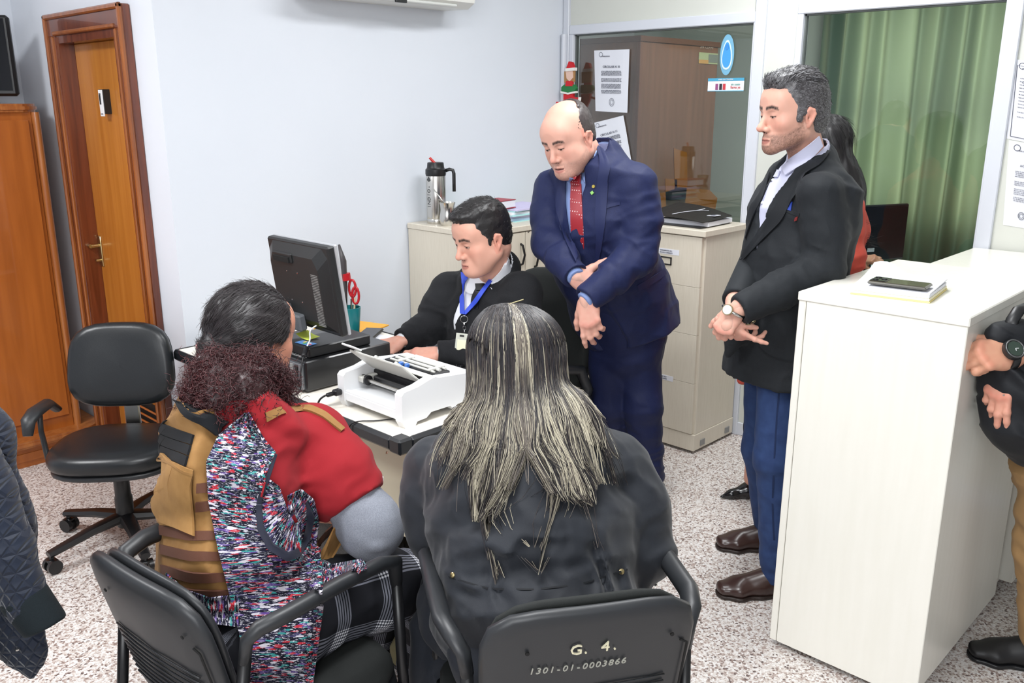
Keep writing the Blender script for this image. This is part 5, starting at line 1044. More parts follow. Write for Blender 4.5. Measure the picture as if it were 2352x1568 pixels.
def folds(amp,specs,seed=0):
    """specs: (direction, wavelength, centre, radius, amplitude): irregular creases running across a direction, near a joint"""
    def f(P):
        d=amp*.6*vnoise(P,8,seed)+amp*.35*vnoise(P,20,seed+1)
        d=d-amp*.75*np.clip(1-3.2*np.abs(vnoise(P*np.array([1,1,1.5]),9,seed+5)),0,1)-amp*.4*np.clip(1-3.*np.abs(vnoise(P*np.array([1.4,1.4,.8]),19,seed+6)),0,1)
        for i,(dr,wl,c,r,a) in enumerate(specs):
            n=nrm(dr); q=P-np.asarray(c); w_=np.exp(-(q*q).sum(-1)/r**2); al=q@n; t1=nrm(np.cross(n,(.3,.5,.8))); t2=np.cross(n,t1)
            al=al+.02*vnoise(P,16,seed+7+i)
            X=np.stack([al/wl*1.25,(q@t1)/(wl*3.2),(q@t2)/(wl*3.2)],-1); v=vnoise(X,1.,seed+i*3+2); d=d-a*1.1*w_*(1-2.4*np.abs(v))
        return d
    return f
def shoe(name,heel,toe,up,m,parent,ln=.29,w_=.048,h=.0045,sole=None,high=.085,pointed=False):
    """heel & toe: ground points"""
    heel=np.asarray(heel,float);toe=np.asarray(toe,float); f=nrm(toe-heel); s_=np.cross(f,UP); ln=np.linalg.norm(toe-heel); P=lambda a,b,c:heel+f*a*ln+s_*b+UP*c
    s=SDF(h); tw_=w_*(.45 if pointed else .78)
    s.loft([(P(.12,0,.038),w_*.72,.036),(P(.45,0,.036),w_*.80,.034),(P(.72,0,.032),w_*.98,.028),(P(.90,0,.028),tw_,.022)],s_,UP,k=.02)
    s.loft([(P(.16,0,.05),w_*.70,.05),(P(.26,0,high),w_*.66,.05)],s_,f,k=.03); s.cap(P(.30,0,.075),P(.62,0,.050),.034,.026,k=.03)
    s.plane(P(0,0,.012),-UP,heel-.4,toe+.4,k=.003); 
    mesh_obj(name,s.mesh(smooth=1),m,parent)
    o=SDF(.004); o.loft([(P(.12,0,.010),w_*.76,.03),(P(.45,0,.010),w_*.82,.03),(P(.72,0,.010),w_*1.02,.03),(P(.88,0,.010),tw_*1.05,.03)],s_,UP,k=.02); o.plane(P(0,0,0),-UP,heel-.4,toe+.4,k=.001); o.plane(P(0,0,.015),UP,heel-.4,toe+.4,k=.001)
    mesh_obj('shoe_sole',o.mesh(smooth=1),sole or M_black,parent)
    return P
# ================================================================ person: grey-haired man standing by the counter
LEFT,TOW=-RT,-FH
def dirm(r,t,u=0.): return nrm(r*RT+t*TOW+u*UP)
def tube_sleeve(s,pts,rs,k=.03,k0=.05): return s.chain(pts,rs,k,k0)
def P_greyman():
    SK=(222,172,153); T=person('grey-haired bearded man in a black blazer and jeans standing behind the counter',(2.7,1.4,0))
    fw=dirm(-.90,.43); sd=nrm(np.cross(fw,UP))
    ho=V(1823,258,2.93); hf=dirm(-.97,.24,-.10); nb=V(1862,395,2.97)
    hd=head(ho,hf,sc=1.06,skin=SK,brow=(46,40,38),beard=((104,78,66),.62,0),neck=(nb,.062),lips=(170,100,92),nose=1.15,eyes='slit')
    tw=hd[3]
    # jacket
    secs=[(V(1868,400,2.97),.095,.075),(V(1860,435,2.96),.190,.100),(V(1842,500,2.95),.205,.140),(V(1826,590,2.94),.190,.146),(V(1812,680,2.94),.186,.150),(V(1798,775,2.93),.212,.160),(V(1788,885,2.93),.228,.172)]
    shn=V(1882,448,2.78); eln=V(1894,618,2.74); wrn=V(1697,712,2.66); shf=V(1800,436,3.13); elf=V(1742,585,3.08); wrf=V(1690,692,2.82)
    J=SDF(.006); J.loft(secs,sd,fw,k=.03)
    J.chain([shn,(shn+eln)/2+RT*.012,eln],[.071,.066,.060],k=.02,k0=.025); J.chain([eln,(eln+wrn)/2,wrn+.02*nrm(eln-wrn)],[.062,.056,.050],k=.02)
    J.cap(V(1868,372,2.98),V(1866,395,2.98),.078,.095,k=.03)
    zc=V(1780,861,2.93)[2]; lo,hi=np.array([1.8,.4,.3]),np.array([3.8,2.4,2.2])
    vp=[secs[0][0]+fw*.085+UP*.03,secs[1][0]+fw*.108,secs[2][0]+fw*.146,secs[3][0]*.75+secs[2][0]*.25+fw*.152,secs[3][0]+fw*.150+UP*.012]
    vp=[p+sd*.030 for p in vp][:-1]; J.chain(vp,[.055,.042,.027,.007],k=.008,sub=True)
    J.cap(V(1850,330,2.96),V(1862,376,2.97),.070,.068,k=.008,sub=True)
    tipz=V(1672,815,2.86); J.cap(V(1700,740,2.84),tipz,.055,.012,k=.03)
    J.plane((0,0,zc),-UP,lo,hi,k=.004)
    for a,b in ((wrn,eln),): d=nrm(a-b); J.plane(a,d,a-.09,a+.09,k=.002); J.cap(a-d*.004,a+d*.04,.033,.033,k=.003,sub=True)
    DF=folds(.004,[(UP+.5*RT,.035,eln,.11,.006),(nrm(wrn-eln),.03,(eln*.6+wrn*.4),.12,.0055),(UP,.06,secs[4][0]+fw*.12,.14,.004),(RT*.6+UP,.045,shn-UP*.05,.10,.003)],3); JV=join(J.mesh(disp=DF),sleeve(shf,[shf,elf,wrf],[.070,.056,.048],wrf,elf,h=.007))
    M_j=cloth('black_blazer_cloth',(30,33,37),.72,noise=(500,(40,44,48),.5)); jo=mesh_obj('blazer',JV,M_j,T); bj=bvh_of(JV)
    M_j2=cloth('black_lapel_cloth',(27,30,34),.6); S0=SDF(.007); S0.loft([(c,a-.009,b-.009) for c,a,b in secs[:6]],sd,fw,k=.03); bj0=bj; bj=bvh_of(join(JV,S0.mesh()))
    ladder(bj,[(1884,338),(1858,372),(1822,420),(1782,475),(1742,535),(1706,588)],[(1905,350),(1884,385),(1848,398),(1834,432),(1800,505),(1712,596)],26,7,.009,'lapel',M_j2,jo,2.8,.004)
    ladder(bj,[(1772,398),(1756,440),(1736,490),(1716,545),(1702,585)],[(1760,402),(1742,440),(1722,490),(1706,545),(1696,580)],16,4,.009,'lapel',M_j2,jo,2.8,.004)
    ladder(bj,[(1806,478),(1822,484),(1838,490)],[(1804,486),(1820,492),(1836,498)],8,5,.003,'pocket_welt',M_j2,jo,2.8,.003)
    ladder(bj,[(1808,460),(1822,464)],[(1808,482),(1818,485)],6,4,.006,'pocket_square',mat('blue_pocket_square',(34,60,150),.6),jo,2.8,.003)
    ladder(bj,[(1828,500),(1834,497)],[(1826,508),(1832,506)],4,3,.004,'red_stitch_mark',mat('dull_red_thread',(120,34,34),.7),jo,2.8,.002)
    M_bt=mat('brass_rimmed_button',(150,140,110),.3,metal=.8)
    def button(px,py,r=.010,bv=bj,par=jo,m=M_bt,face=M_black):
        h=cast(bv,px,py)
        if h is None: return
        p,n=h; n=n if n@FH<0 else -n; b=MB().cyl(p-n*.002,p+n*.004,r,n=16).build('button',face,par,40); MB().tube([p+n*.004+r*(math.cos(a)*nrm(np.cross(n,UP))+math.sin(a)*nrm(np.cross(n,np.cross(n,UP)))) for a in np.linspace(0,2*math.pi,14)],.0014,5,False).build('button_rim',m,b)
    button(1704,592)
    for k in range(3): button(1707+11*k,747-5*k,.007)
    ladder(bj,[(1735,775),(1742,800),(1765,820),(1800,830),(1830,832)],[(1738,774),(1745,798),(1767,817),(1800,827),(1830,829)],20,2,.0015,'patch_pocket_seam',M_j2,jo,2.8,.003)
    # shirt
    S=SDF(.006); S.loft([(c,a-.009,b-.009) for c,a,b in secs[:6]],sd,fw,k=.03); S.cap(V(1855,338,2.97),V(1865,398,2.97),.068,.074,k=.02)
    S.cap(V(1850,308,2.965),V(1855,338,2.97),.062,.062,k=.003,sub=True)
    S.plane(V(1832,350,2.97),nrm(UP*1.0-fw*.0+fw*.55),np.array([1.8,.4,1.0]),hi,k=.004)
    SV=S.mesh(disp=folds(.002,[],5)); M_sh=cloth('pale_lilac_shirt',(206,208,232),.6,bump=(300,.1,.0004)); so=mesh_obj('shirt',SV,M_sh,T); bs=bvh_of(join(SV,(hd[0],hd[1])))
    ladder(bs,[(1876,312),(1838,344),(1796,378)],[(1884,336),(1852,376),(1808,406)],14,6,.012,'shirt_collar',M_sh,so,2.9,.004)
    ladder(bs,[(1794,394),(1782,388),(1772,390)],[(1788,408),(1776,408),(1766,404)],8,4,.006,'shirt_collar',M_sh,so,2.9,.004)
    ladder(bs,[(1782,392),(1762,440),(1735,500),(1722,530)],[(1772,392),(1753,440),(1727,498),(1716,528)],16,3,.003,'button_placket',M_sh,so,2.9,.002)
    for x,y in ((1776,414),(1752,466)): 
        h=cast(bs,x,y); 
        if h: p,n=h; n=n if n@FH<0 else -n; MB().cyl(p,p+n*.005,.005,n=12).build('shirt_button',M_white,so)
    # jeans
    Tr=SDF(.006); hipn=V(1796,810,2.865); knn=V(1784,1050,2.80); ann=V(1786,1325,2.80); hipf=V(1768,805,3.05); knf=V(1752,1030,3.09); anf=V(1770,1240,3.16)
    Tr.loft([(V(1800,700,2.93),.150,.12),(V(1794,800,2.93),.17,.135)],sd,fw,k=.02); Tr.chain([hipn,knn,ann],[.080,.070,.056],k=.03,k0=.04); Tr.chain([hipf,knf,anf],[.088,.068,.055],k=.04,k0=.05)
    for a in (ann,anf): Tr.plane((a[0],a[1],a[2]-.012),-UP,a-.12,a+.12,k=.003)
    TV=Tr.mesh(disp=folds(.003,[(UP,.045,knn,.10,.005),(UP,.04,ann+UP*.1,.12,.006),(UP,.05,hipn,.1,.003)],7),smooth=1)
    M_jean=cloth('indigo_denim',(38,56,96),.8,noise=(25,(52,74,118),.6)); to=mesh_obj('jeans',TV,M_jean,T); bt=bvh_of(TV)
    ladder(bt,[(1790,870),(1782,960),(1776,1060),(1772,1160),(1776,1240)],[(1794,870),(1786,960),(1780,1060),(1776,1160),(1780,1240)],24,2,.001,'side_seam',cloth('denim_seam',(28,42,76),.8),to,2.8,.002)
    M_br=mat('brown_shoe_leather',(58,38,34),.28,spec=.6,bump=(60,.15,.001)); M_so=mat('dark_brown_sole',(40,28,24),.5)
    for (tx,ty,hx,hy) in ((1640,1366,1835,1362),(1640,1258,1826,1256)):
        toe=atz(tx,ty); heel=atz(hx,hy); heel=toe+nrm(heel-toe)*.295
        Pf=shoe('shoe',heel,toe,UP,M_br,T,sole=M_so,w_=.050)
        for k in range(4): a=Pf(.44+.05*k,-.016,.078-.008*k); b=Pf(.44+.05*k,.016,.078-.008*k); MB().tube([a,(a+b)/2+UP*.006,b],.0022,5).build('shoelace',M_black,T)
    # hands
    hl=hand(wrn+LEFT*.010-UP*.0,dirm(-.42,.0,-.75),dirm(-.55,.80,.25),1,(.95,1.,1.05,1.1),(.5,.2),sc=.90,skin=SK,tcurl=.2)
    hr=hand(V(1664,742,2.69),dirm(.72,.20,-.52),dirm(-.45,.55,-.65),-1,(.12,.5,.7,.8),(.4,.3),sc=.84,skin=SK)
    arm=SDF(.009); arm.chain([secs[1][0],shn,eln,wrn,wrn+dirm(-.42,.0,-.75)*.03],[.05,.045,.04,.021,.017],k=.02); arm.chain([secs[1][0],shf,elf,wrf,V(1672,748,2.66)],[.05,.045,.04,.030,.025],k=.02); arm.loft([(c,a-.05,b-.04) for c,a,b in secs[1:6]],sd,fw,k=.03); arm.chain([hipn,knn,ann,atz(1790,1350)+UP*.06],[.06,.045,.036,.034],k=.02); arm.chain([hipf,knf,anf,atz(1775,1260)+UP*.06],[.06,.045,.036,.034],k=.02)
    av=arm.mesh(smooth=1); body_obj([(hd[0],hd[1],hd[2]),(hl[0],hl[1],hl[2]),(hr[0],hr[1],hr[2]),(av[0],av[1],skincol(av[0],SK))],T)
    # watch
    wp=V(1663,712,2.625); wd=nrm(wrn-wp); wc_=wrn+LEFT*.018-UP*.004
    n1=dirm(-.55,.80,.25); x1=nrm(np.cross(n1,dirm(-.42,.0,-.75)))
    ring=[wc_+n1*.030*math.sin(a)+x1*.034*math.cos(a) for a in np.linspace(0,2*math.pi,24)]; wt=MB().tube(ring,.0055,6,False).build('watch_strap',M_steel,T,True); c=wc_+n1*.031-x1*.006
    MB().cyl(c-n1*.002,c+n1*.006,.017,n=24).build('watch_case',mat('watch_gold',(170,156,120),.3,metal=.8),wt,40); MB().cyl(c+n1*.006,c+n1*.007,.0145,n=24).build('watch_face',mat('watch_dial',(220,222,214),.3),wt)
    # hair
    def shp(s): s.ell((0,.010,.100),(.056,.080,.028),k=.02); s.ell((0,.055,.090),(.045,.032,.022),k=.02)
    hv=hair_cap(tw,thick=.005,shape=shp,rough=.003,temple=.036,hairline=.055,front=.080,seed=4,freq=60)
    def hc(P,r):
        g_=.30+.25*np.clip((.09-P[:,2])/.08,0,1)+.1*np.clip(P[:,1]/.08,0,1); w_=(r.random(len(P))<g_)[:,None]; base=Lc(42,40,42)*(.7+.6*r.random((len(P),1))); side=np.clip((.06-P[:,2])/.06,0,1)[:,None]*np.clip((P[:,1]+.05)/.06,0,1)[:,None]
        return np.where(w_,Lc(168,168,172)*(.75+.4*r.random((len(P),1))),base*(1-side)+side*Lc(92,84,82))
    cl=hc(hv[0],np.random.default_rng(3)); cl=.15*cl+.85*Lc(66,64,66); mesh_obj('hair',(tw(hv[0]),hv[1]),M_hairm,T,cl)
    hair_fur(tw,hv,'hair_strands',T,9000,lambda P:np.where(P[:,2]>.085,.017,.007),.00075,hc,comb=lambda P:np.stack([.2*P[:,0]/.07,-np.ones(len(P)),.9*np.clip(P[:,1]/.06,-.2,1)-.8*(P[:,2]<.06)],1),lift=.32,jit=.38,seed=5)
P_greyman()
# ================================================================ person: bald man in the blue suit, leaning forward
def collar_band(bv,A,B,par,m,hd,nm='shirt_collar',lift=.007): ladder(bv,A,B,12,4,lift,nm,m,par,hd,.004)
def P_bald():
    SK=(222,172,154); T=person('bald man in a navy blue suit with a red dotted tie, leaning forward',(3.0,2.1,0))
    fw=dirm(-.70,.72); sd=nrm(np.cross(fw,UP)); ho=V(1306,315,3.26); hf=dirm(-.66,.70,-.44); nb=V(1362,385,3.36)
    hd=head(ho,hf,up=nrm(UP-.12*RT),sc=1.02,fat=1.0,skin=SK,brow=(52,42,40),beard=((120,96,88),.30,0),neck=(nb,.070),lips=(168,96,90),mouth_open=.0035,eyes='slit'); tw=hd[3]
    secs=[(V(1376,372,3.37),.105,.085),(V(1364,415,3.34),.205,.115),(V(1364,490,3.34),.215,.150),(V(1384,585,3.40),.205,.165),(V(1416,670,3.47),.205,.165),(V(1446,760,3.52),.215,.170)]
    ln=lambda a,b,t:a*(1-t)+b*t
    sl=V(1460,428,3.22); el=V(1468,585,3.16); wl=V(1346,688,3.06); sr=V(1270,432,3.42); er=V(1263,560,3.28); wr=V(1322,634,3.12)
    J=SDF(.0062); J.loft(secs,sd,fw,k=.03); J.cap(V(1384,366,3.39),V(1378,385,3.38),.076,.096,k=.03)
    J.chain([sl,ln(sl,el,.5)+RT*.015,el],[.080,.072,.066],k=.02,k0=.03); J.chain([el,ln(el,wl,.5),wl],[.066,.058,.052],k=.02)
    J.cap(V(1500,660,3.5),V(1528,700,3.5),.075,.045,k=.05)
    bp=V(1440,768,3.40); vert=[secs[0][0]+fw*.10+UP*.02,secs[1][0]+fw*.122,secs[2][0]+fw*.158,ln(secs[2][0],secs[3][0],.6)+fw*.165,secs[3][0]+fw*.168,]
    J.chain(vert,[.066,.050,.034,.024,.018],k=.008,sub=True); J.chain([vert[-1],V(1352,690,3.24),V(1388,800,3.30)],[.022,.05,.10],k=.012,sub=True)
    lo,hi=np.array([2.2,1.,.2]),np.array([4.2,3.4,2.2]); J.cap(V(1362,335,3.33),V(1372,372,3.36),.074,.080,k=.008,sub=True)
    hemn=nrm(-UP*.93+RT*.30); J.plane(V(1440,772,3.5),hemn,lo,hi,k=.006)
    for a,b in ((wl,el),): d=nrm(a-b); J.plane(a,d,a-.10,a+.10,k=.002); J.cap(a-d*.002,a+d*.04,.037,.037,k=.003,sub=True)
    DF=folds(.004,[(nrm(el-sl)+.4*RT,.045,ln(sl,el,.6),.14,.006),(nrm(wl-el),.035,ln(el,wl,.3),.13,.007),(nrm(wr-er),.035,ln(er,wr,.3),.12,.006),(RT+.5*UP,.07,secs[3][0]+fw*.14,.16,.004),(nrm(er-sr),.05,er,.1,.006)],11); JV=join(J.mesh(disp=DF),sleeve(sr,[sr,ln(sr,er,.5)-RT*.01,er,ln(er,wr,.5),wr],[.074,.068,.062,.055,.050],wr,er,disp=DF,inner=.037))
    M_s=cloth('navy_suit_cloth',(27,34,70),.62,noise=(300,(36,45,86),.5),bump=(900,.2,.0006)); M_s2=cloth('navy_lapel_cloth',(29,37,76),.55); jo=mesh_obj('suit_jacket',JV,M_s,T); bj=bvh_of(JV)
    S0=SDF(.007); S0.loft([(c,a-.010,b-.010) for c,a,b in secs[:4]],sd,fw,k=.03); bj0=bj; bj=bvh_of(join(JV,S0.mesh()))
    ladder(bj,[(1368,330),(1380,370),(1372,430),(1368,500),(1370,560),(1368,600)],[(1386,345),(1408,392),(1394,402),(1398,425),(1390,520),(1376,602)],24,7,.009,'lapel',M_s2,jo,3.3,.004)
    ladder(bj,[(1302,410),(1300,460),(1310,530),(1324,590)],[(1288,410),(1278,470),(1292,545),(1322,605)],20,6,.009,'lapel',M_s2,jo,3.3,.004)
    ladder(bj,[(1374,478),(1400,468),(1424,462)],[(1375,486),(1401,476),(1425,470)],10,3,.003,'breast_pocket',M_s2,jo,3.3,.002)
    ladder(bj,[(1462,655),(1500,634),(1532,612)],[(1466,668),(1505,648),(1536,626)],10,4,.003,'pocket_flap',M_s2,jo,3.3,.003)
    for (x,y,r,c) in ((1364,428,.006,(200,180,90)),(1361,443,.008,(120,170,90))):
        h=cast(bj,x,y); 
        if h: p,n=h; n=n if n@FH<0 else -n; MB().cyl(p,p+n*.005,r,n=10 if r<.007 else 4).build('lapel_pin',mat('pin_%d'%y,c,.35,metal=.5),jo)
    S=SDF(.006); S.loft([(c,a-.010,b-.010) for c,a,b in secs[:4]],sd,fw,k=.03); S.cap(V(1366,352,3.34),V(1374,378,3.36),.079,.084,k=.02); S.cap(V(1358,335,3.32),V(1364,352,3.34),.070,.070,k=.003,sub=True)
    S.plane(V(1340,390,3.3),nrm(UP+fw*.8),lo,hi,k=.004)
    SV=join(S.mesh(),cuff(wl,el,.034,.010),cuff(wr,er,.034,.010)); M_sh=cloth('blue_shirt',(128,148,196),.6,bump=(300,.1,.0004)); so=mesh_obj('shirt',SV,M_sh,T); bs=bvh_of(join(SV,(hd[0],hd[1])))
    ladder(bs,[(1366,345),(1350,385),(1338,408)],[(1376,352),(1364,398),(1346,422)],12,4,.009,'shirt_collar',M_sh,so,3.3,.004)
    ladder(bs,[(1308,405),(1318,408)],[(1306,420),(1314,424)],6,4,.009,'shirt_collar',M_sh,so,3.3,.004)
    tie=mat('red_tie_silk',(150,22,36),.4,sheen=.2); nt=tie.node_tree;N=nt.nodes;L=nt.links; tc=N.new('ShaderNodeTexCoord'); vo=N.new('ShaderNodeTexVoronoi'); vo.inputs['Scale'].default_value=95; vo.inputs['Randomness'].default_value=.0; lt=N.new('ShaderNodeMath'); lt.operation='LESS_THAN'; lt.inputs[1].default_value=.20
    L.new(tc.outputs['Object'],vo.inputs[0]); L.new(vo.outputs['Distance'],lt.inputs[0]); mx=N.new('ShaderNodeMix'); mx.data_type='RGBA'; L.new(lt.outputs[0],mx.inputs[0]); mx.inputs[6].default_value=(*lin((150,22,36)),1); mx.inputs[7].default_value=(*lin((232,206,206)),1); L.new(mx.outputs[2],N['Principled BSDF'].inputs['Base Color'])
    bsj=bvh_of(join(SV,JV)); TT=ladder(bs,[(1316,425),(1314,470),(1315,520),(1318,560),(1326,594)],[(1338,422),(1340,470),(1343,520),(1345,560),(1344,596)],24,7,.013,'tie',tie,so,3.25,.006)
    ladder(bs,[(1314,404),(1318,426)],[(1338,404),(1336,426)],8,6,.018,'tie_knot',tie,so,3.25,.010)
    Tr=SDF(.0062); hl_=V(1464,790,3.50); kl=V(1474,930,3.44); al=V(1491,1100,3.51); hr_=V(1400,780,3.50); kr=V(1400,930,3.48); ar=V(1425,1060,3.64)
    Tr.loft([(ln(secs[3][0],secs[4][0],.6),.185,.140),(V(1436,770,3.51),.18,.145)],sd,fw,k=.02); Tr.chain([hl_,kl,al],[.098,.078,.064],k=.03,k0=.04); Tr.chain([hr_,kr,ar],[.096,.076,.064],k=.012,k0=.012)
    for a in (al,ar): Tr.plane((a[0],a[1],max(a[2],.035)),-UP,a-.15,a+.15,k=.003)
    TV=Tr.mesh(disp=folds(.004,[(UP+.4*RT,.05,kl,.12,.007),(UP-.3*RT,.045,al+UP*.1,.12,.008),(UP,.05,kr,.12,.006),(RT,.06,hl_,.12,.005)],12)); mesh_obj('trousers',TV,M_s,T)
    M_bs=mat('black_shoe_leather',(18,18,20),.22,spec=.7)
    for (tx,ty,hx,hy) in ((1503,1150,1487,1092),(1440,1108,1432,1060)): 
        toe=atz(tx,ty); heel=atz(hx,hy); heel=toe+nrm(heel-toe)*.30; shoe('shoe',heel,toe,UP,M_bs,T,w_=.050)
    h1=hand(wr-nrm(wr-er)*.004,dirm(.80,.12,-.52),dirm(-.1,.9,.35),-1,(.85,.95,1.05,1.1),(1.05,.2),sc=1.08,skin=SK,tcurl=-.05,thumb_out=.2)
    h2=hand(wl-nrm(wl-el)*.002+RT*.004,dirm(.10,.25,-.9),dirm(-.35,.85,.25),1,(.25,.45,.55,.6),(.6,.3),sc=1.06,skin=SK)
    arm=SDF(.009); arm.chain([secs[1][0],sl,el,wl,wl+dirm(.10,.25,-.9)*.03],[.05,.045,.04,.021,.017],k=.02); arm.chain([secs[1][0],sr,er,wr,wr+dirm(.80,.12,-.52)*.03],[.05,.045,.04,.021,.017],k=.02); arm.loft([(c,a-.06,b-.05) for c,a,b in secs[1:6]],sd,fw,k=.03); arm.chain([hl_,kl,al,al-UP*.04],[.07,.05,.04,.034],k=.02); arm.chain([hr_,kr,ar,ar-UP*.04],[.07,.05,.04,.034],k=.02)
    av=arm.mesh(); body_obj([(hd[0],hd[1],hd[2]),h1[:3],h2[:3],(av[0],av[1],skincol(av[0],SK))],T)
    tr=h1[3]; g=[tr((-.0095+.0115*math.cos(a),.098,.0115*math.sin(a)-.006)) for a in np.linspace(0,2*math.pi,16)]; MB().tube(g,.0018,6,False).build('wedding_ring',M_brass,T,True)
    q=h2[3]((.03,.12,-.04)); MB().box(q,(.018,.03,.008),.002).build('white_cap',M_white,T)
    hv=hair_cap(tw,bald_top=True,thick=.005,rough=.0015,temple=.004,hairline=.02,ear_z=-.0,nape=-.07,seed=6)
    hc=lambda P,r:np.tile(Lc(52,48,50),(len(P),1))*(.7+.7*r.random((len(P),1))); mesh_obj('hair',(tw(hv[0]),hv[1]),M_hairm,T,.5*hc(hv[0],np.random.default_rng(1))+.5*Lc(80,70,68))
    hair_fur(tw,hv,'hair_strands',T,3500,.006,.0006,hc,comb=(0,-.6,-1),lift=.15,seed=8)
P_bald()
# ================================================================ person: clerk typing at the desk
def P_clerk():
    SK=(220,168,148); T=person('seated clerk in a black sweater with a blue lanyard, typing at the desk',(2.5,2.42,0))
    fw=dirm(-.86,.50); sd=nrm(np.cross(fw,UP)); ho=V(1107,541,3.26); hf=dirm(-.80,.56,-.30); nb=V(1140,650,3.36); ln=lambda a,b,t:a*(1-t)+b*t
    hd=head(ho,hf,sc=1.07,fat=.7,skin=SK,brow=(44,36,34),neck=(nb,.064),lips=(166,96,88),nose=1.1,eyes='slit'); tw=hd[3]
    secs=[(V(1146,640,3.38),.085,.075),(V(1130,675,3.38),.195,.105),(V(1118,735,3.40),.205,.145),(V(1118,810,3.44),.200,.170),(V(1125,900,3.48),.205,.180)]
    sr=V(1032,668,3.52); er=V(985,752,3.42); wr=V(922,782,3.30); sl=V(1196,672,3.26); el=V(1172,815,3.16); wl=V(1008,812,3.13)
    J=SDF(.006); J.loft(secs,sd,fw,k=.03); J.cap(V(1150,618,3.39),V(1146,650,3.38),.078,.095,k=.03)
    J.chain([sr,ln(sr,er,.5),er],[.080,.074,.066],k=.02,k0=.03); J.chain([er,ln(er,wr,.5),wr],[.064,.054,.043],k=.02)
    J.chain([sl,ln(sl,el,.5)+RT*.01,el],[.082,.076,.068],k=.02,k0=.03); J.chain([el,ln(el,wl,.5),wl],[.066,.056,.044],k=.02)
    lo,hi=np.array([1.7,1.6,.2]),np.array([3.4,3.4,1.8])
    J.cap(V(1136,610,3.35),V(1144,640,3.38),.070,.074,k=.008,sub=True); vp=[secs[0][0]+fw*.085+UP*.02,secs[1][0]+fw*.108,ln(secs[1][0],secs[2][0],.75)+fw*.140,secs[2][0]+fw*.150-UP*.02]; J.chain(vp,[.060,.044,.022,.010],k=.007,sub=True)
    J.plane(secs[4][0]-UP*.05,-UP,lo,hi,k=.01)
    for a,b in ((wl,el),(wr,er)): d=nrm(a-b); J.plane(a,d,a-.08,a+.08,k=.002); J.cap(a-d*.002,a+d*.04,.031,.031,k=.003,sub=True)
    JV=J.mesh(disp=folds(.0035,[(nrm(el-sl),.05,ln(sl,el,.7),.13,.006),(nrm(er-sr),.045,er,.12,.007),(nrm(wr-er),.03,wr-nrm(wr-er)*.06,.07,.005),(nrm(wl-el),.03,ln(el,wl,.5),.12,.005),(UP,.06,secs[3][0]+fw*.14,.15,.006)],21)); M_k=cloth('black_knit_sweater',(25,26,29),.9,noise=(600,(44,45,48),.5),bump=(420,.6,.0014)); jo=mesh_obj('sweater',JV,M_k,T); bj=bvh_of(JV)
    S=SDF(.006); S.loft([(c,a-.009,b-.009) for c,a,b in secs[:4]],sd,fw,k=.03); S.cap(V(1142,608,3.37),V(1146,645,3.38),.071,.078,k=.02); S.cap(V(1134,590,3.34),V(1140,612,3.36),.064,.064,k=.003,sub=True); S.plane(V(1080,630,3.3),nrm(UP+fw*.9),lo,hi,k=.004)
    for a,b in ((wl,el),(wr,er)): d=nrm(a-b); S.chain([a-d*.06,a+d*.03],[.029,.029],k=.003); S.plane(a+d*.006,d,a-.08,a+.08,k=.002)
    SV=S.mesh(); M_sh=cloth('white_shirt',(236,238,244),.6,bump=(300,.1,.0004)); so=mesh_obj('shirt',SV,M_sh,T); bs=bvh_of(join(SV,(hd[0],hd[1])))
    ladder(bs,[(1164,588),(1148,622),(1120,650)],[(1174,606),(1160,646),(1136,676)],14,6,.008,'shirt_collar',M_sh,so,3.3,.004)
    ladder(bs,[(1078,652),(1088,654),(1098,652)],[(1074,668),(1086,676),(1098,672)],8,4,.010,'shirt_collar',M_sh,so,3.3,.004)
    M_tie=mat('black_tie_silk',(16,17,22),.4); ladder(bs,[(1096,664),(1088,680),(1084,710)],[(1114,664),(1108,680),(1102,710)],14,6,.011,'tie',M_tie,so,3.25,.005); ladder(bs,[(1096,655),(1098,670)],[(1116,655),(1112,670)],6,5,.016,'tie_knot',M_tie,so,3.25,.008)
    both=bvh_of(join(JV,SV)); M_ln=mat('royal_blue_lanyard',(48,78,206),.5); lanyard=ladder(both,[(1162,578),(1150,608),(1120,650),(1092,690),(1066,722)],[(1168,586),(1157,612),(1128,654),(1100,696),(1074,724)],30,4,.012,'lanyard',M_ln,T,3.25,.002)
    ladder(both,[(1064,628),(1061,670),(1062,722)],[(1074,632),(1071,670),(1072,724)],20,4,.014,'lanyard',M_ln,T,3.25,.002)
    pl=cast(both,1067,730)[0]-FH*.022; 
    MB().tube([pl+RT*.014*math.cos(a)+UP*.014*math.sin(a) for a in np.linspace(0,2*math.pi,18)],.0016,6,False).tube([pl-UP*.014,pl-UP*.028],.004,8).tube([pl-UP*.034+RT*.006*math.cos(a)+UP*.008*math.sin(a) for a in np.linspace(0,2*math.pi,12)],.0014,5,False).tube([pl-UP*.042,pl-UP*.062],.0018,6).build('lanyard_clip',M_chrome,T,True)
    bc=cast(both,1062,785)[0]-FH*.020; Rb=np.stack([FH,RT,UP],1)@np.array([[1,0,0],[0,math.cos(-.12),-math.sin(-.12)],[0,math.sin(-.12),math.cos(-.12)]])
    bd=MB().box(bc,(.003,.050,.075),.001,Rb).build('id_badge',mat('badge_plastic',(206,208,196),.25),T); MB().box(bc-FH*.002-UP*.008,(.002,.038,.042),.0005,Rb).build('badge_card',mat('badge_cream',(238,236,206),.5),bd); MB().box(bc-FH*.003+UP*.029,(.002,.016,.006),.0005,Rb).build('badge_slot',M_black,bd)
    # trousers and legs under the desk
    Tr=SDF(.009); pv=secs[4][0]; fx_=np.array([-1,.05,0.])
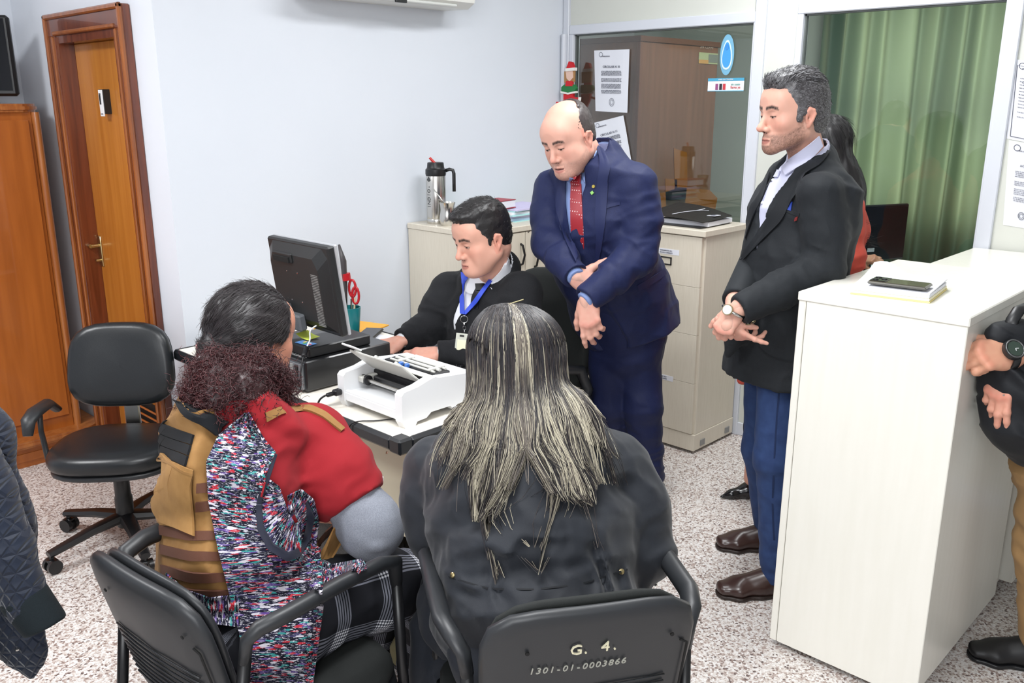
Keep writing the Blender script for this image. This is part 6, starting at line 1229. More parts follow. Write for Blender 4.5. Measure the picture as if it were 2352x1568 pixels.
    for q in (-1,1):
        h0=pv+sd*.09*q-UP*.02; h0[2]=.60; k0_=np.array([h0[0]-.40,h0[1]+.03,.60]); f0=np.array([k0_[0]-.02,k0_[1],.10]); Tr.chain([h0,k0_,f0],[.085,.068,.052],k=.03)
        shoe('shoe',np.array([f0[0]+.08,f0[1],.007]),np.array([f0[0]-.20,f0[1]+.02,.007]),UP,bpy.data.materials['black_shoe_leather'],T,w_=.048)
    Tr.ell(np.array([pv[0],pv[1],.60]),(.16,.19,.11),k=.04); mesh_obj('trousers',Tr.mesh(),cloth('dark_trousers',(26,27,32),.8),T)
    h1=hand(wr+nrm(wr-er)*.004,dirm(-.93,.10,-.22),dirm(-.15,.25,.95),-1,(.35,.40,.42,.45),(.7,.3),sc=1.04,skin=SK,spread=.10)
    h2=hand(wl+nrm(wl-el)*.004,dirm(-.93,-.05,-.08),dirm(-.1,.35,.93),1,(.30,.40,.45,.5),(.6,.3),sc=1.04,skin=SK,spread=.08)
    arm=SDF(.009); arm.chain([secs[1][0],sl,el,wl],[.05,.045,.04,.021],k=.02); arm.chain([secs[1][0],sr,er,wr],[.05,.045,.04,.021],k=.02); arm.loft([(c,a-.06,b-.05) for c,a,b in secs[1:5]],sd,fw,k=.03); av=arm.mesh()
    body_obj([hd[:3],h1[:3],h2[:3],(av[0],av[1],skincol(av[0],SK))],T)
    def shp(s): s.ell((0,.020,.098),(.060,.078,.024),k=.02)
    hv=hair_cap(tw,thick=.007,rough=.002,temple=.036,hairline=.054,front=.072,shape=shp,seed=12); hc=lambda P,r:np.where((r.random((len(P),1))<.06),Lc(120,116,116),Lc(30,28,29)*(.6+.8*r.random((len(P),1))))
    mesh_obj('hair',(tw(hv[0]),hv[1]),M_hairm,T,np.tile(Lc(30,28,29),(len(hv[0]),1))); hair_fur(tw,hv,'hair_strands',T,6500,lambda P:np.where(P[:,2]>.08,.013,.007),.00065,hc,comb=(0.25,.9,-.5),lift=.18,seed=14)
P_clerk()
# ================================================================ person: long-haired woman in a coral jacket behind the grey-haired man
def P_coral():
    SK=(214,160,140); T=person('long-haired woman in a coral jacket half hidden behind the grey-haired man',(3.2,1.8,0)); ln=lambda a,b,t:a*(1-t)+b*t
    fw=dirm(-.94,-.30); sd=nrm(np.cross(fw,UP)); ho=V(1880,342,3.52); nb=V(1915,430,3.55)
    hd=head(ho,dirm(-.92,-.28,-.12),sc=.98,skin=SK,male=False,neck=(nb,.048),h=.004); tw=hd[3]
    secs=[(V(1920,425,3.56),.07,.06),(V(1926,458,3.56),.165,.085),(V(1924,520,3.55),.180,.115),(V(1900,620,3.54),.160,.110),(V(1862,730,3.52),.185,.13),(V(1800,870,3.50),.20,.15)]
    J=SDF(.007); J.loft(secs,sd,fw,k=.03); sn=V(1948,480,3.40); en=V(1950,600,3.36); wn=V(1850,640,3.25); J.chain([sn,en,wn],[.062,.055,.045],k=.03); J.chain([V(1905,480,3.72),V(1860,600,3.72),V(1800,660,3.6)],[.06,.052,.042],k=.03)
    J.chain([secs[4][0]+fw*.10,V(1706,872,3.50)],[.08,.02],k=.04); J.plane(V(1700,888,3.5),nrm(-UP+.2*RT),np.array([2,1,0.]),np.array([4.3,3.4,2.]),k=.004)
    JV=J.mesh(disp=folds(.004,[(UP,.05,en,.12,.006),(UP+RT,.06,secs[3][0],.2,.005)],31)); mesh_obj('jacket',JV,cloth('coral_suede',(196,78,64),.75,noise=(14,(214,96,80),.7)),T)
    Tr=SDF(.008); M_b=mat('black_boot_leather',(16,16,18),.2,spec=.7); hn=V(1800,850,3.50); kn=V(1745,980,3.52); 
    a1=V(1727,1098,3.56); Tr.chain([hn,kn,a1+UP*.12],[.09,.062,.045],k=.03); h2=V(1815,850,3.62); k2=V(1790,980,3.66); a2=V(1800,1080,3.72); Tr.chain([h2,k2,a2+UP*.12],[.09,.062,.045],k=.03); mesh_obj('trousers',Tr.mesh(),cloth('black_trousers',(22,22,26),.8),T)
    for a,t_ in ((a1,(1657,1145)),(a2,(1740,1110))):
        toe=atz(*t_); hh=atz(1738,1140) if a is a1 else atz(1820,1105); heel=toe+nrm(hh-toe)*.27; Bt=SDF(.005); Bt.cap(heel+nrm(toe-heel)*.05+UP*.06,a+UP*.22,.040,.052,k=0); P=lambda q,z:heel+nrm(toe-heel)*q+UP*z; Bt.chain([P(.05,.055),P(.15,.032),P(.225,.018),P(.272,.010)],[.040,.034,.020,.006],k=.02); Bt.plane(P(0,.001),-UP,heel-.4,toe+.4,k=.002); mesh_obj('ankle_boot',Bt.mesh(),M_b,T); MB().tube([P(.03,.001),P(.03,.05)],[.014,.022],10).build('boot_heel',M_b,T)
    body=SDF(.008); body.loft([(c,a-.05,b-.04) for c,a,b in secs[1:]],sd,fw,k=.03); body.chain([secs[1][0],sn,en,wn],[.05,.04,.034,.026],k=.02); body.chain([hn,kn,a1],[.06,.045,.035],k=.02); av=body.mesh(); hh=hand(wn,dirm(-.8,.3,-.3),dirm(0,.6,.8),1,(.5,.5,.5,.5),(.5,.3),sc=.9,skin=SK,h=.004)
    body_obj([hd[:3],hh[:3],(av[0],av[1],skincol(av[0],SK))],T)
    H=SDF(.005); H.ell((0,-.020,.040),(.088,.108,.096),k=0); 
    o=lambda p:np.array(p); H.cap((0,-.06,.0),(0,-.115,-.17),.085,.085,k=.04,flat=((0,1,0),.62)); H.cap((0,-.115,-.17),(0,-.15,-.34),.082,.035,k=.04,flat=((0,1,0),.5))
    H.box((0,.22,-.02),(.2,.15,.085),r=.01,k=.01,sub=True)
    for q in(-1,1): H.box((q*.10,.085,-.08),(.07,.075,.11),r=.01,k=.01,sub=True)
    hv=H.mesh(disp=lambda P:.003*vnoise(P*np.array([1,1,.2]),90,5)); hc=lambda P,r:Lc(26,24,26)*(.6+.9*r.random((len(P),1)))
    mesh_obj('hair',(tw(hv[0]),hv[1]),M_hairm,T,np.tile(Lc(22,20,22),(len(hv[0]),1))); hair_fur(tw,hv,'hair_strands',T,5000,.08,.0006,hc,comb=(0,-.25,-1),lift=.0,jit=.05,seed=24,S=5)
    e=tw((-.076,-.006,-.050)); MB().lathe([(.001,-.004),(.004,0),(.001,.004)],e,10).build('earring',M_chrome,T,True)
P_coral()
# the seated colleague of the back office: only a hand and sleeve show above the counter
def P_office():
    SK=(206,160,132); T=person('hand and patterned grey sleeve of a person seated in the back office beyond the counter',(4.9,2.3,0))
    w_=V(1975,596,4.45); e_=w_+np.array([.03,.30,-.04]); sh=e_+np.array([.12,.26,.22])
    h1=hand(w_,nrm(np.array([-.1,-1,.15])),dirm(-.2,.5,.8),1,(.5,.6,.6,.6),(.6,.3),sc=.9,skin=SK,h=.004)
    c=sh+np.array([.15,.1,-.05]); hd=head(c+UP*.28,(-.6,-.8,-.1),skin=SK,h=.006,neck=(c+UP*.05,.05)); b=SDF(.012); b.loft([(c+UP*.02,.15,.09),(c-UP*.2,.17,.12),(c-UP*.45,.17,.12)],(.8,-.6,0),(.6,.8,0),k=.03); b.chain([c,sh,e_,w_],[.06,.05,.04,.028],k=.03); av=b.mesh(); body_obj([h1[:3],hd[:3],(av[0],av[1],skincol(av[0],SK))],T)
    S=SDF(.010); S.loft([(c+UP*.03,.16,.10),(c-UP*.2,.18,.13),(c-UP*.5,.19,.14)],(.8,-.6,0),(.6,.8,0),k=.03); S.chain([sh,e_,w_],[.062,.052,.040],k=.03,k0=.05); S.chain([c-UP*.5,c-UP*.5+np.array([-.3,-.25,0]),np.array([c[0]-.3,c[1]-.25,.08])],[.1,.08,.06],k=.03); mesh_obj('patterned_top',S.mesh(),cloth('grey_pattern_cloth',(110,112,122),.8,noise=(60,(190,190,196),.8)),T)
    hv=hair_cap(hd[3],h=.006,thick=.012); mesh_obj('hair',(hd[3](hv[0]),hv[1]),M_hairm,T,np.tile(Lc(34,28,26),(len(hv[0]),1)))
    st=thing('office_stool','plain dark stool of the colleague in the back office','stool',(c[0],c[1],0)); MB().lathe([(.16,c[2]-.62),(.17,c[2]-.60),(.17,c[2]-.57),(.15,c[2]-.56)],(c[0],c[1],0),20).build('seat',M_black,st,40)
    MB().cyl((c[0],c[1],0),(c[0],c[1],c[2]-.6),.025).build('column',M_black,st)
    MB().lathe([(.2,0),(.2,.02),(.03,.05)],(c[0],c[1],0),20).build('base',M_black,st,40)
P_office()
# ================================================================ person: curly-haired woman in a tan vest, seated at left
def uvmat(name,kind):
    """cloth whose pattern is woven from the metric coordinates stored in Col (r = along, g = across)"""
    m=bpy.data.materials.new(name); m.use_nodes=True; nt=m.node_tree;N=nt.nodes;L=nt.links;b=N['Principled BSDF']; b.inputs['Roughness'].default_value=.85; b.inputs['Specular IOR Level'].default_value=.2
    a=N.new('ShaderNodeAttribute'); a.attribute_name='Col'
    def math_(op,x,y=None,z=None):
        n=N.new('ShaderNodeMath'); n.operation=op
        for i,q in enumerate((x,y,z)):
            if q is None: continue
            if isinstance(q,(int,float)): n.inputs[i].default_value=q
            else: L.new(q,n.inputs[i])
        return n.outputs[0]
    if kind=='knit':
        mp=N.new('ShaderNodeMapping'); mp.inputs['Scale'].default_value=(430,85,1); L.new(a.outputs['Color'],mp.inputs[0])
        v=N.new('ShaderNodeTexNoise'); v.noise_dimensions='2D'; v.inputs['Scale'].default_value=1; v.inputs['Detail'].default_value=3; v.inputs['Roughness'].default_value=.75; L.new(mp.outputs[0],v.inputs[0])
        mp2=N.new('ShaderNodeMapping'); mp2.inputs['Scale'].default_value=(280,62,1); mp2.inputs['Location'].default_value=(7,3,0); L.new(a.outputs['Color'],mp2.inputs[0])
        v2=N.new('ShaderNodeTexVoronoi'); v2.voronoi_dimensions='2D'; v2.inputs['Scale'].default_value=1; L.new(mp2.outputs[0],v2.inputs[0]); sp=N.new('ShaderNodeSeparateColor'); L.new(v2.outputs['Color'],sp.inputs[0])
        r=N.new('ShaderNodeValToRGB'); cr=r.color_ramp; cr.interpolation='CONSTANT'; st=[(0,(28,28,44)),(.34,(64,60,96)),(.44,(20,20,34)),(.58,(178,44,58)),(.68,(34,34,56)),(.78,(52,142,140)),(.85,(96,70,140)),(.92,(200,196,206))]
        cr.elements[0].color=(*lin(st[0][1]),1); cr.elements[1].position=st[1][0]; cr.elements[1].color=(*lin(st[1][1]),1)
        for p,c in st[2:]: e=cr.elements.new(p); e.color=(*lin(c),1)
        L.new(sp.outputs[0],r.inputs[0])
        gt=math_('GREATER_THAN',v.outputs[0],.60); mx=N.new('ShaderNodeMix'); mx.data_type='RGBA'; L.new(gt,mx.inputs[0]); L.new(r.outputs[0],mx.inputs[6]); mx.inputs[7].default_value=(*lin((214,212,222)),1); L.new(mx.outputs[2],b.inputs['Base Color'])
        bp=N.new('ShaderNodeBump'); bp.inputs['Strength'].default_value=.5; bp.inputs['Distance'].default_value=.002; L.new(v.outputs[0],bp.inputs['Height']); L.new(bp.outputs[0],b.inputs['Normal'])
    else:
        sp=N.new('ShaderNodeSeparateColor'); L.new(a.outputs['Color'],sp.inputs[0])
        def band(x):
            f=math_('FRACT',math_('DIVIDE',x,.14)); core=math_('LESS_THAN',math_('ABSOLUTE',math_('SUBTRACT',f,.5)),.16); fine=math_('GREATER_THAN',math_('FRACT',math_('DIVIDE',x,.0075)),.42); return math_('MULTIPLY',core,fine)
        s_=math_('ADD',band(sp.outputs[0]),band(sp.outputs[1])); r=N.new('ShaderNodeValToRGB'); cr=r.color_ramp; cr.interpolation='CONSTANT'; cr.elements[0].color=(*lin((24,25,30)),1); cr.elements[1].position=.3; cr.elements[1].color=(*lin((112,114,124)),1); e=cr.elements.new(.8); e.color=(*lin((232,232,236)),1)
        L.new(math_('MULTIPLY',s_,.5),r.inputs[0]); L.new(r.outputs[0],b.inputs['Base Color'])
    return m
def draped(bv,A,B,nu,nv,lift,name,m,parent,hd,th=.004,ripple=None,uv=True):
    """ladder that also stores metric cloth coordinates"""
    o=ladder(bv,A,B,nu,nv,lift,name,m,parent,hd,th,ripple=ripple)
    if uv:
        me=o.data; n=nu*nv; co_=np.array([v.co[:] for v in me.vertices])[:n].reshape(nu,nv,3); U=np.r_[0,np.cumsum(np.linalg.norm(np.diff(co_[:,nv//2],axis=0),axis=1))]; W=np.zeros((nu,nv)); W[:,1:]=np.cumsum(np.linalg.norm(np.diff(co_,axis=1),axis=2),1); W=W.mean(0)
        c=np.zeros((nu,nv,4),np.float32); c[...,0]=U[:,None]; c[...,1]=W[None]; c[...,3]=1; c=c.reshape(-1,4); at=me.attributes.new('Col','FLOAT_COLOR','POINT'); at.data.foreach_set('color',np.vstack([c,c]).ravel())
    return o
def P_curly():
    SK=(206,148,124); T=person('curly-haired woman in a tan vest over red and plaid clothes, seated with her back turned',(.95,1.66,0)); ln=lambda a,b,t:a*(1-t)+b*t
    FWD,RGT=FH,RT
    fw=nrm(.70*RT+.72*FH); sd=nrm(np.cross(fw,UP)); ho=V(584,766,2.14); hf=nrm(.62*RT+.78*FH-.25*UP); nb=V(592,900,2.08)
    hd=head(ho,hf,sc=1.0,skin=SK,male=False,neck=(nb,.052),h=.0045,fat=.5); tw=hd[3]
    secs=[(V(600,955,2.07),.085,.070),(V(592,1018,2.03),.175,.090),(V(562,1085,1.98),.185,.130),(V(545,1180,1.90),.175,.135),(V(548,1300,1.84),.180,.145),(V(560,1400,1.80),.195,.165)]
    sr=V(715,1010,2.01); er=V(852,1208,1.92); wr=V(830,1130,2.28); sl=V(468,985,2.20); el=V(560,1190,2.40); wl=V(700,1180,2.45)
    R_=SDF(.0065); R_.loft([(c,a,b) for c,a,b in secs[:5]],sd,fw,k=.03); R_.chain([sr,ln(sr,er,.42),ln(sr,er,.72)],[.090,.092,.080],k=.03,k0=.04); R_.chain([sl,ln(sl,el,.6)],[.085,.075],k=.03,k0=.06)
    R_.cap(V(596,925,2.08),V(598,945,2.07),.065,.085,k=.02); d=nrm(er-sr); p=ln(sr,er,.74); R_.plane(p,d,p-.16,p+.16,k=.004)
    RV=R_.mesh(disp=folds(.004,[(nrm(er-sr),.045,ln(sr,er,.55),.12,.006),(UP-RT*.6,.04,ln(sr,secs[3][0],.5),.13,.008),(RT,.08,sr,.1,.003)],41)); M_r=cloth('red_tshirt_cotton',(146,30,38),.85,noise=(8,(158,36,44),.5)); ro=mesh_obj('red_tshirt',RV,M_r,T)
    G_=SDF(.006); G_.chain([ln(sr,er,.5),er],[.074,.066],k=.02); G_.chain([er,ln(er,wr,.5),wr],[.064,.052,.040],k=.03); G_.ell(er,.066,k=.03)
    GV=G_.mesh(disp=folds(.003,[(nrm(er-wr),.03,er,.09,.006)],42)); mesh_obj('grey_undershirt',GV,cloth('grey_marl',(138,142,152),.85,noise=(420,(110,114,124),.7)),T)
    # vest
    Vs=SDF(.0065); Vs.loft([(c,a+.012,b+.018) for c,a,b in (secs[2],secs[3],secs[4])],sd,fw,k=.03,sq=2.6); bk=-fw
    Vs.loft([(secs[1][0]-UP*.02+bk*.02,.135,.115),(secs[2][0]+bk*.012,.165,.155)],sd,fw,k=.03,sq=2.8)
    for q in (-1,1): Vs.chain([secs[1][0]+sd*.105*q+bk*.10-UP*.01,secs[1][0]+sd*.105*q+UP*.085,secs[1][0]+sd*.105*q-bk*.12-UP*.02],[.035,.034,.036],k=.02,flat=(UP,.5))
    Vs.ell(secs[0][0]+UP*.06,(.085,.085,.12),k=.02,sub=True); 
    for s0_ in (sr,sl): Vs.ell(s0_-UP*.03+(sd*.03 if s0_ is sr else 0),(.125,.125,.15) if s0_ is sr else (.095,.095,.13),k=.02,sub=True)
    ax_=nrm(secs[4][0]-secs[1][0]); Vs.plane(secs[2][0]+sd*.158,nrm(sd-ax_*(sd@ax_)),np.array([.2,.8,.2]),np.array([2,2.8,1.7]),k=.01); Vs.plane(V(450,1368,1.8),-UP+.0*RT,np.array([.2,.8,.2]),np.array([2,2.8,1.5]),k=.006)
    VV=Vs.mesh(disp=folds(.003,[(UP,.05,secs[3][0],.3,.003)],43)); M_v=cloth('coyote_tan_nylon',(150,112,66),.75,noise=(60,(136,98,54),.5),bump=(900,.4,.0006)); vo=mesh_obj('tactical_vest',VV,M_v,T)
    allb=bvh_of(join(RV,VV)); 
    M_vk=cloth('black_hook_loop',(24,26,30),.95,bump=(1500,.8,.001)); M_web=cloth('brown_webbing',(92,58,44),.7,bump=(1200,.6,.0008)); M_vt=cloth('tan_flap_cloth',(162,122,72),.72,noise=(40,(140,102,58),.5)); hdv=1.85
    ladder(allb,[(402,918),(440,960),(490,1002)],[(442,930),(480,955),(532,966)],10,8,.016,'drag_handle',M_vk,vo,hdv,.008)
    for k in range(3):
        t0,t1=k/3+.012,(k+1)/3-.012; A0,A1=np.array([(362,965),(350,1035)],float); B0,B1=np.array([(448,998),(428,1072)],float)
        a0=A0+(A1-A0)*t0;a1=A0+(A1-A0)*t1;b0=B0+(B1-B0)*t0;b1=B0+(B1-B0)*t1; ladder(allb,[tuple(a0),tuple((a0+b0)/2+[2,2]),tuple(b0)],[tuple(a1),tuple((a1+b1)/2+[2,2]),tuple(b1)],14,5,.006,'hook_loop_strip',M_vk,vo,hdv,.005)
    fl=draped(allb,[(350,1040),(348,1100),(351,1165),(372,1192)],[(447,1078),(446,1130),(453,1190),(454,1232)],22,12,.014,'back_flap',M_vt,vo,hdv,.006,uv=False)
    ladder(allb,[(352,1046),(398,1062),(446,1084)],[(352,1050),(398,1067),(446,1089)],16,3,.0155,'flap_seam',M_v,vo,hdv,.003)
    for k,(yl,yr) in enumerate(((1110,1108),(1152,1148),(1205,1220),(1250,1268),(1296,1316),(1336,1354))):
        xl=452 if k<2 else 366+2*k; ladder(allb,[(xl,yl),((xl+510)/2,(yl+yr)/2+(7 if k>1 else 0)),(508+3*k,yr)],[(xl+1,yl+22),((xl+510)/2,(yl+yr)/2+(30 if k>1 else 22)),(508+3*k,yr+20)],20,4,.006,'webbing_strap',M_web,vo,hdv,.005)
    ladder(allb,[(770,1240),(830,1235),(900,1215),(960,1212)],[(774,1262),(832,1262),(900,1245),(960,1232)],14,4,.012,'webbing_strap',M_web,vo,1.9,.005)
    ladder(allb,[(776,1262),(832,1264),(900,1248),(972,1236)],[(780,1290),(836,1290),(902,1268),(980,1248)],14,4,.010,'waist_strap',M_v,vo,1.9,.005)
    ladder(allb,[(608,948),(650,930),(700,928),(745,946),(790,985)],[(612,968),(652,948),(700,942),(738,957),(782,992)],22,5,.006,'shoulder_strap',M_v,vo,2.0,.006)
    # plaid trousers
    Tr=SDF(.0065); pel=V(590,1430,1.78); hR=V(720,1390,1.80); kR=V(985,1322,2.12); aR=V(955,1560,2.42); hL=V(640,1380,1.98); kL=V(890,1330,2.36); aL=V(840,1560,2.55)
    Tr.ell(pel,(.19,.17,.13),k=.04); Tr.chain([pel+(hR-pel)*.6,ln(hR,kR,.5),kR],[.105,.095,.078],k=.04); Tr.chain([kR,ln(kR,aR,.6),aR],[.074,.066,.060],k=.03); Tr.chain([pel,ln(hL,kL,.5),kL],[.10,.09,.075],k=.03); Tr.chain([kL,ln(kL,aL,.6),aL],[.072,.064,.058],k=.03)
    for a in (aR,aL): Tr.plane(a,-UP,a-.14,a+.14,k=.004)
    TV=Tr.mesh(disp=folds(.004,[(nrm(kR-hR),.05,kR,.14,.007),(nrm(kR-hR),.06,hR,.16,.006),(UP,.05,aR,.12,.008)],44)); P=TV[0]
    def leg_uv(h,k_,a_):
        def seg(p,q,base,ax):
            d=q-p; L=np.linalg.norm(d); d=d/L; t=(P-p)@d; r=P-p-t[:,None]*d; e1=nrm(ax-d*(ax@d)); e2=np.cross(d,e1); ang=np.arctan2(r@e2,r@e1); return t+base,ang*.085,np.linalg.norm(P-(p+np.clip(t,0,L)[:,None]*d),axis=1)
        L1=np.linalg.norm(k_-h); u1,w1,d1=seg(h,k_,0,UP); u2,w2,d2=seg(k_,a_,L1,nrm(k_-h)); m=d2<d1; return np.where(m,u2,u1),np.where(m,w2,w1),np.minimum(d1,d2)
    u1,w1,d1=leg_uv(hR,kR,aR); u2,w2,d2=leg_uv(hL,kL,aL); m=d2<d1; U_=np.where(m,u2,u1)+1.03; W_=np.where(m,w2,w1)+1.0
    mesh_obj('plaid_trousers',TV,uvmat('plaid_flannel','plaid'),T,np.stack([U_,W_,W_*0],1))
    # knitted cardigan sliding off her back and hanging over the chair
    vf=[RV,VV,TV]; dgo=[o for o in V1[0].children if o.name.startswith(('back_shell','armrest','side_rail','seat'))]
    for o in dgo:
        mw=o.matrix_parent_inverse; off=np.array(V1[0].location)+np.array(mw.translation); fs=[tuple(p.vertices) for p in o.data.polygons]; q4=np.array([f if len(f)==4 else (f[0],f[1],f[2],f[2]) for f in fs if len(f) in (3,4)]); vf.append((np.array([v.co[:] for v in o.data.vertices])+off,q4))
    cb=bvh_of(join(*vf)); M_kn=uvmat('marled_knit','knit'); M_bind=cloth('navy_binding',(40,42,56),.7)
    rip=lambda a,ph,n:(lambda u,v: a*np.sin(v*2*math.pi*n+ph+2.5*u)*np.clip(1.2-abs(v-.5)*1.2,0,1)+a*.8*vnoise(np.stack(np.broadcast_arrays(u*5,v*4,u*0+ph),-1),1.,5))
    cg=cover(cb,[(560,950),(500,1000),(473,1060),(478,1150),(500,1260),(520,1340),(548,1450),(572,1585)],[(570,948),(606,1010),(632,1040),(606,1100),(640,1210),(735,1260),(742,1400),(716,1590)],80,38,.014,'knitted_cardigan',M_kn,T,1.78,.006,rip(.006,0,2.2),fix=lambda PX:1.76-.16*np.clip((PX[...,1]-1300)/280,0,1))
    cover(cb,[(598,1090),(590,1150),(602,1220),(640,1272),(690,1275)],[(640,1120),(650,1150),(664,1186),(676,1205),(690,1200)],30,14,.034,'cardigan_fold',M_kn,cg,1.80,.008,rip(.007,1,1.5))
    cover(cb,[(660,1140),(690,1125),(720,1150),(732,1200),(724,1270),(690,1300)],[(664,1200),(676,1180),(684,1196),(690,1215),(690,1240),(676,1275)],30,14,.040,'cardigan_sleeve',M_kn,cg,1.82,.008,rip(.008,2,1.5))
    cover(cb,[(725,1290),(760,1298),(830,1285),(842,1300)],[(725,1335),(760,1345),(820,1320),(843,1306)],20,8,.016,'cardigan_hem',M_kn,cg,1.86,.006,rip(.006,2,2))
    cover(cb,[(380,1318),(420,1352),(480,1374),(545,1368)],[(384,1352),(430,1397),(490,1432),(550,1440)],20,8,.014,'cardigan_hem',M_kn,cg,1.74,.006,rip(.004,1,2))
    cover(cb,[(588,1160),(590,1215),(615,1262),(660,1290),(690,1278),(712,1240),(722,1190),(706,1150)],[(600,1160),(604,1212),(626,1250),(660,1270),(682,1262),(698,1232),(706,1190),(698,1160)],50,5,.052,'binding_loop',M_bind,cg,1.80,.006,uv=False)
    cover(cb,[(632,1042),(612,1090),(592,1140),(588,1165)],[(636,1046),(620,1096),(602,1145),(600,1168)],20,4,.036,'binding_edge',M_bind,cg,1.85,.005,uv=False); cover(cb,[(606,1108),(598,1140)],[(610,1109),(602,1142)],8,3,.042,'red_piping',M_r,cg,1.85,.003,uv=False)
    ladder(cb,[(818,1068),(836,1088),(845,1130)],[(836,1080),(853,1110),(858,1140)],8,4,.01,'white_cuff',M_sh2,T,2.1,.004) if False else None
    c_=wr+UP*.02; MB().box(V(842,1100,2.20),(.05,.09,.05),.02,rotz(YAW)).build('white_cuff',M_paper,T)
    M_t=mat('olive_shoe_canvas',(126,118,86),.8)
    for a in (aR,aL): g=np.array([a[0],a[1],0.]); shoe('shoe',g-fw*.08,g+fw*.17,UP,M_t,T,w_=.046)
    h1=hand(wr,nrm(-RT*.3+FH*.9),dirm(0,0,1),-1,(.5,.6,.6,.6),(.6,.3),sc=.95,skin=SK,h=.004); arm=SDF(.010); arm.chain([secs[1][0],sr,er,wr],[.06,.06,.05,.030],k=.02); arm.chain([secs[1][0],sl,el,wl],[.06,.06,.05,.035],k=.02); arm.loft([(c,a-.06,b-.05) for c,a,b in secs[1:6]],sd,fw,k=.03); arm.chain([hR,kR,aR,aR-UP*.05],[.07,.05,.04,.034],k=.02); arm.chain([hL,kL,aL,aL-UP*.05],[.07,.05,.04,.034],k=.02)
    h2=hand(wl,nrm(RT*.7+FH*.7),dirm(0,0,1),1,(.5,.6,.6,.6),(.6,.3),sc=.95,skin=SK,h=.004); av=arm.mesh(); body_obj([hd[:3],h1[:3],h2[:3],(av[0],av[1],skincol(av[0],SK))],T)
    # hair: smooth skull, tied at the nape into a big curly reddish mass
    H=SDF(.0045); H.ell((0,-.018,.032),(.092,.108,.098),k=0); H.cap((.0,-.05,-.02),(-.0,-.095,-.055),.075,.045,k=.05)
    H.box((0,.21,-.03),(.2,.15,.10),r=.01,k=.01,sub=True)
    for q in(-1,1): H.box((q*.12,.085,-.095),(.09,.080,.085),r=.01,k=.01,sub=True)
    hv=H.mesh(disp=lambda P:.003*vnoise(P*np.array([1,.5,1]),60,5)); rg=np.random.default_rng(77)
    hc=lambda P,r:Lc(44,38,40)*(.5+1.2*r.random((len(P),1))); mesh_obj('hair',(tw(hv[0]),hv[1]),M_hairm,T,np.tile(Lc(34,30,32),(len(hv[0]),1)))
    knot=np.array([-.012,-.118,-.035])
    def comb(P0): v=knot-P0; return v/np.linalg.norm(v,axis=1)[:,None]
    hair_fur(tw,hv,'hair_strands',T,9000,.038,.0007,hc,comb=comb,lift=.08,jit=.24,seed=61,S=6); hair_fur(tw,hv,'flyaway_hair',T,500,.04,.00030,hc,comb=comb,lift=.9,jit=1.2,seed=62,S=6)
    # curls
    bc=[(V(505,862,1.95),.072),(V(588,860,1.96),.070),(V(476,905,1.93),.058),(V(545,905,1.89),.086),(V(498,935,1.90),.058),(V(624,880,1.98),.048),(V(565,940,1.88),.056)]
    B=SDF(.006); 
    for c,r in bc: B.ell(c,r*.80,k=.03)
    BV=B.mesh(disp=lambda P:.012*vnoise(P,28,9)+.006*vnoise(P,60,10)); mesh_obj('curly_ponytail',BV,M_hairm,T,np.tile(Lc(50,28,30),(len(BV[0]),1)))
    M_=7500; S=13; i=rg.integers(0,len(bc),M_); n=rg.normal(0,1,(M_,3)); n/=np.linalg.norm(n,axis=1)[:,None]; C0=np.array([bc[k][0] for k in i]); R0=np.array([bc[k][1] for k in i]); st=C0+n*(R0*rg.uniform(.70,.98,M_))[:,None]
    t=np.linspace(0,1,S); L_=rg.uniform(.03,.07,M_); dn=nrm(-UP*.6-FH*.2)+.8*rg.normal(0,1,(M_,3)); dn-=n*(dn*n).sum(1)[:,None]*.75; dn/=np.linalg.norm(dn,axis=1)[:,None]; e1=np.cross(dn,n); e1/=np.linalg.norm(e1,axis=1)[:,None]; e2=np.cross(dn,e1); rr=rg.uniform(.003,.009,M_); tn=rg.uniform(1.2,3.0,M_)*2*math.pi; ph=rg.uniform(0,6.28,M_); a=ph[:,None]+tn[:,None]*t[None]
    Pp=st[:,None]+dn[:,None]*(L_[:,None]*t[None])[...,None]+e1[:,None]*(rr[:,None]*np.cos(a))[...,None]+e2[:,None]*(rr[:,None]*np.sin(a))[...,None]
    red=np.clip(.35+.9*rg.random(M_)*((n@(-RT))*.4+.6),0,1)[:,None]; cc=Lc(40,30,34)*(1-red)+Lc(88,42,44)*red; cc=cc*rg.uniform(.7,1.25,(M_,1)); strands('curls',Pp,.0009,.0005,cc,M_hairm,T)
    tk=tw(knot+np.array([0,-.004,-.004])); MB().tube([tk+RT*.022*math.cos(a)+UP*.010*math.sin(a) for a in np.linspace(0,2*math.pi,18)],.006,8,False).build('hair_tie',mat('pink_hair_tie',(206,150,150),.6),T,True)
P_curly()
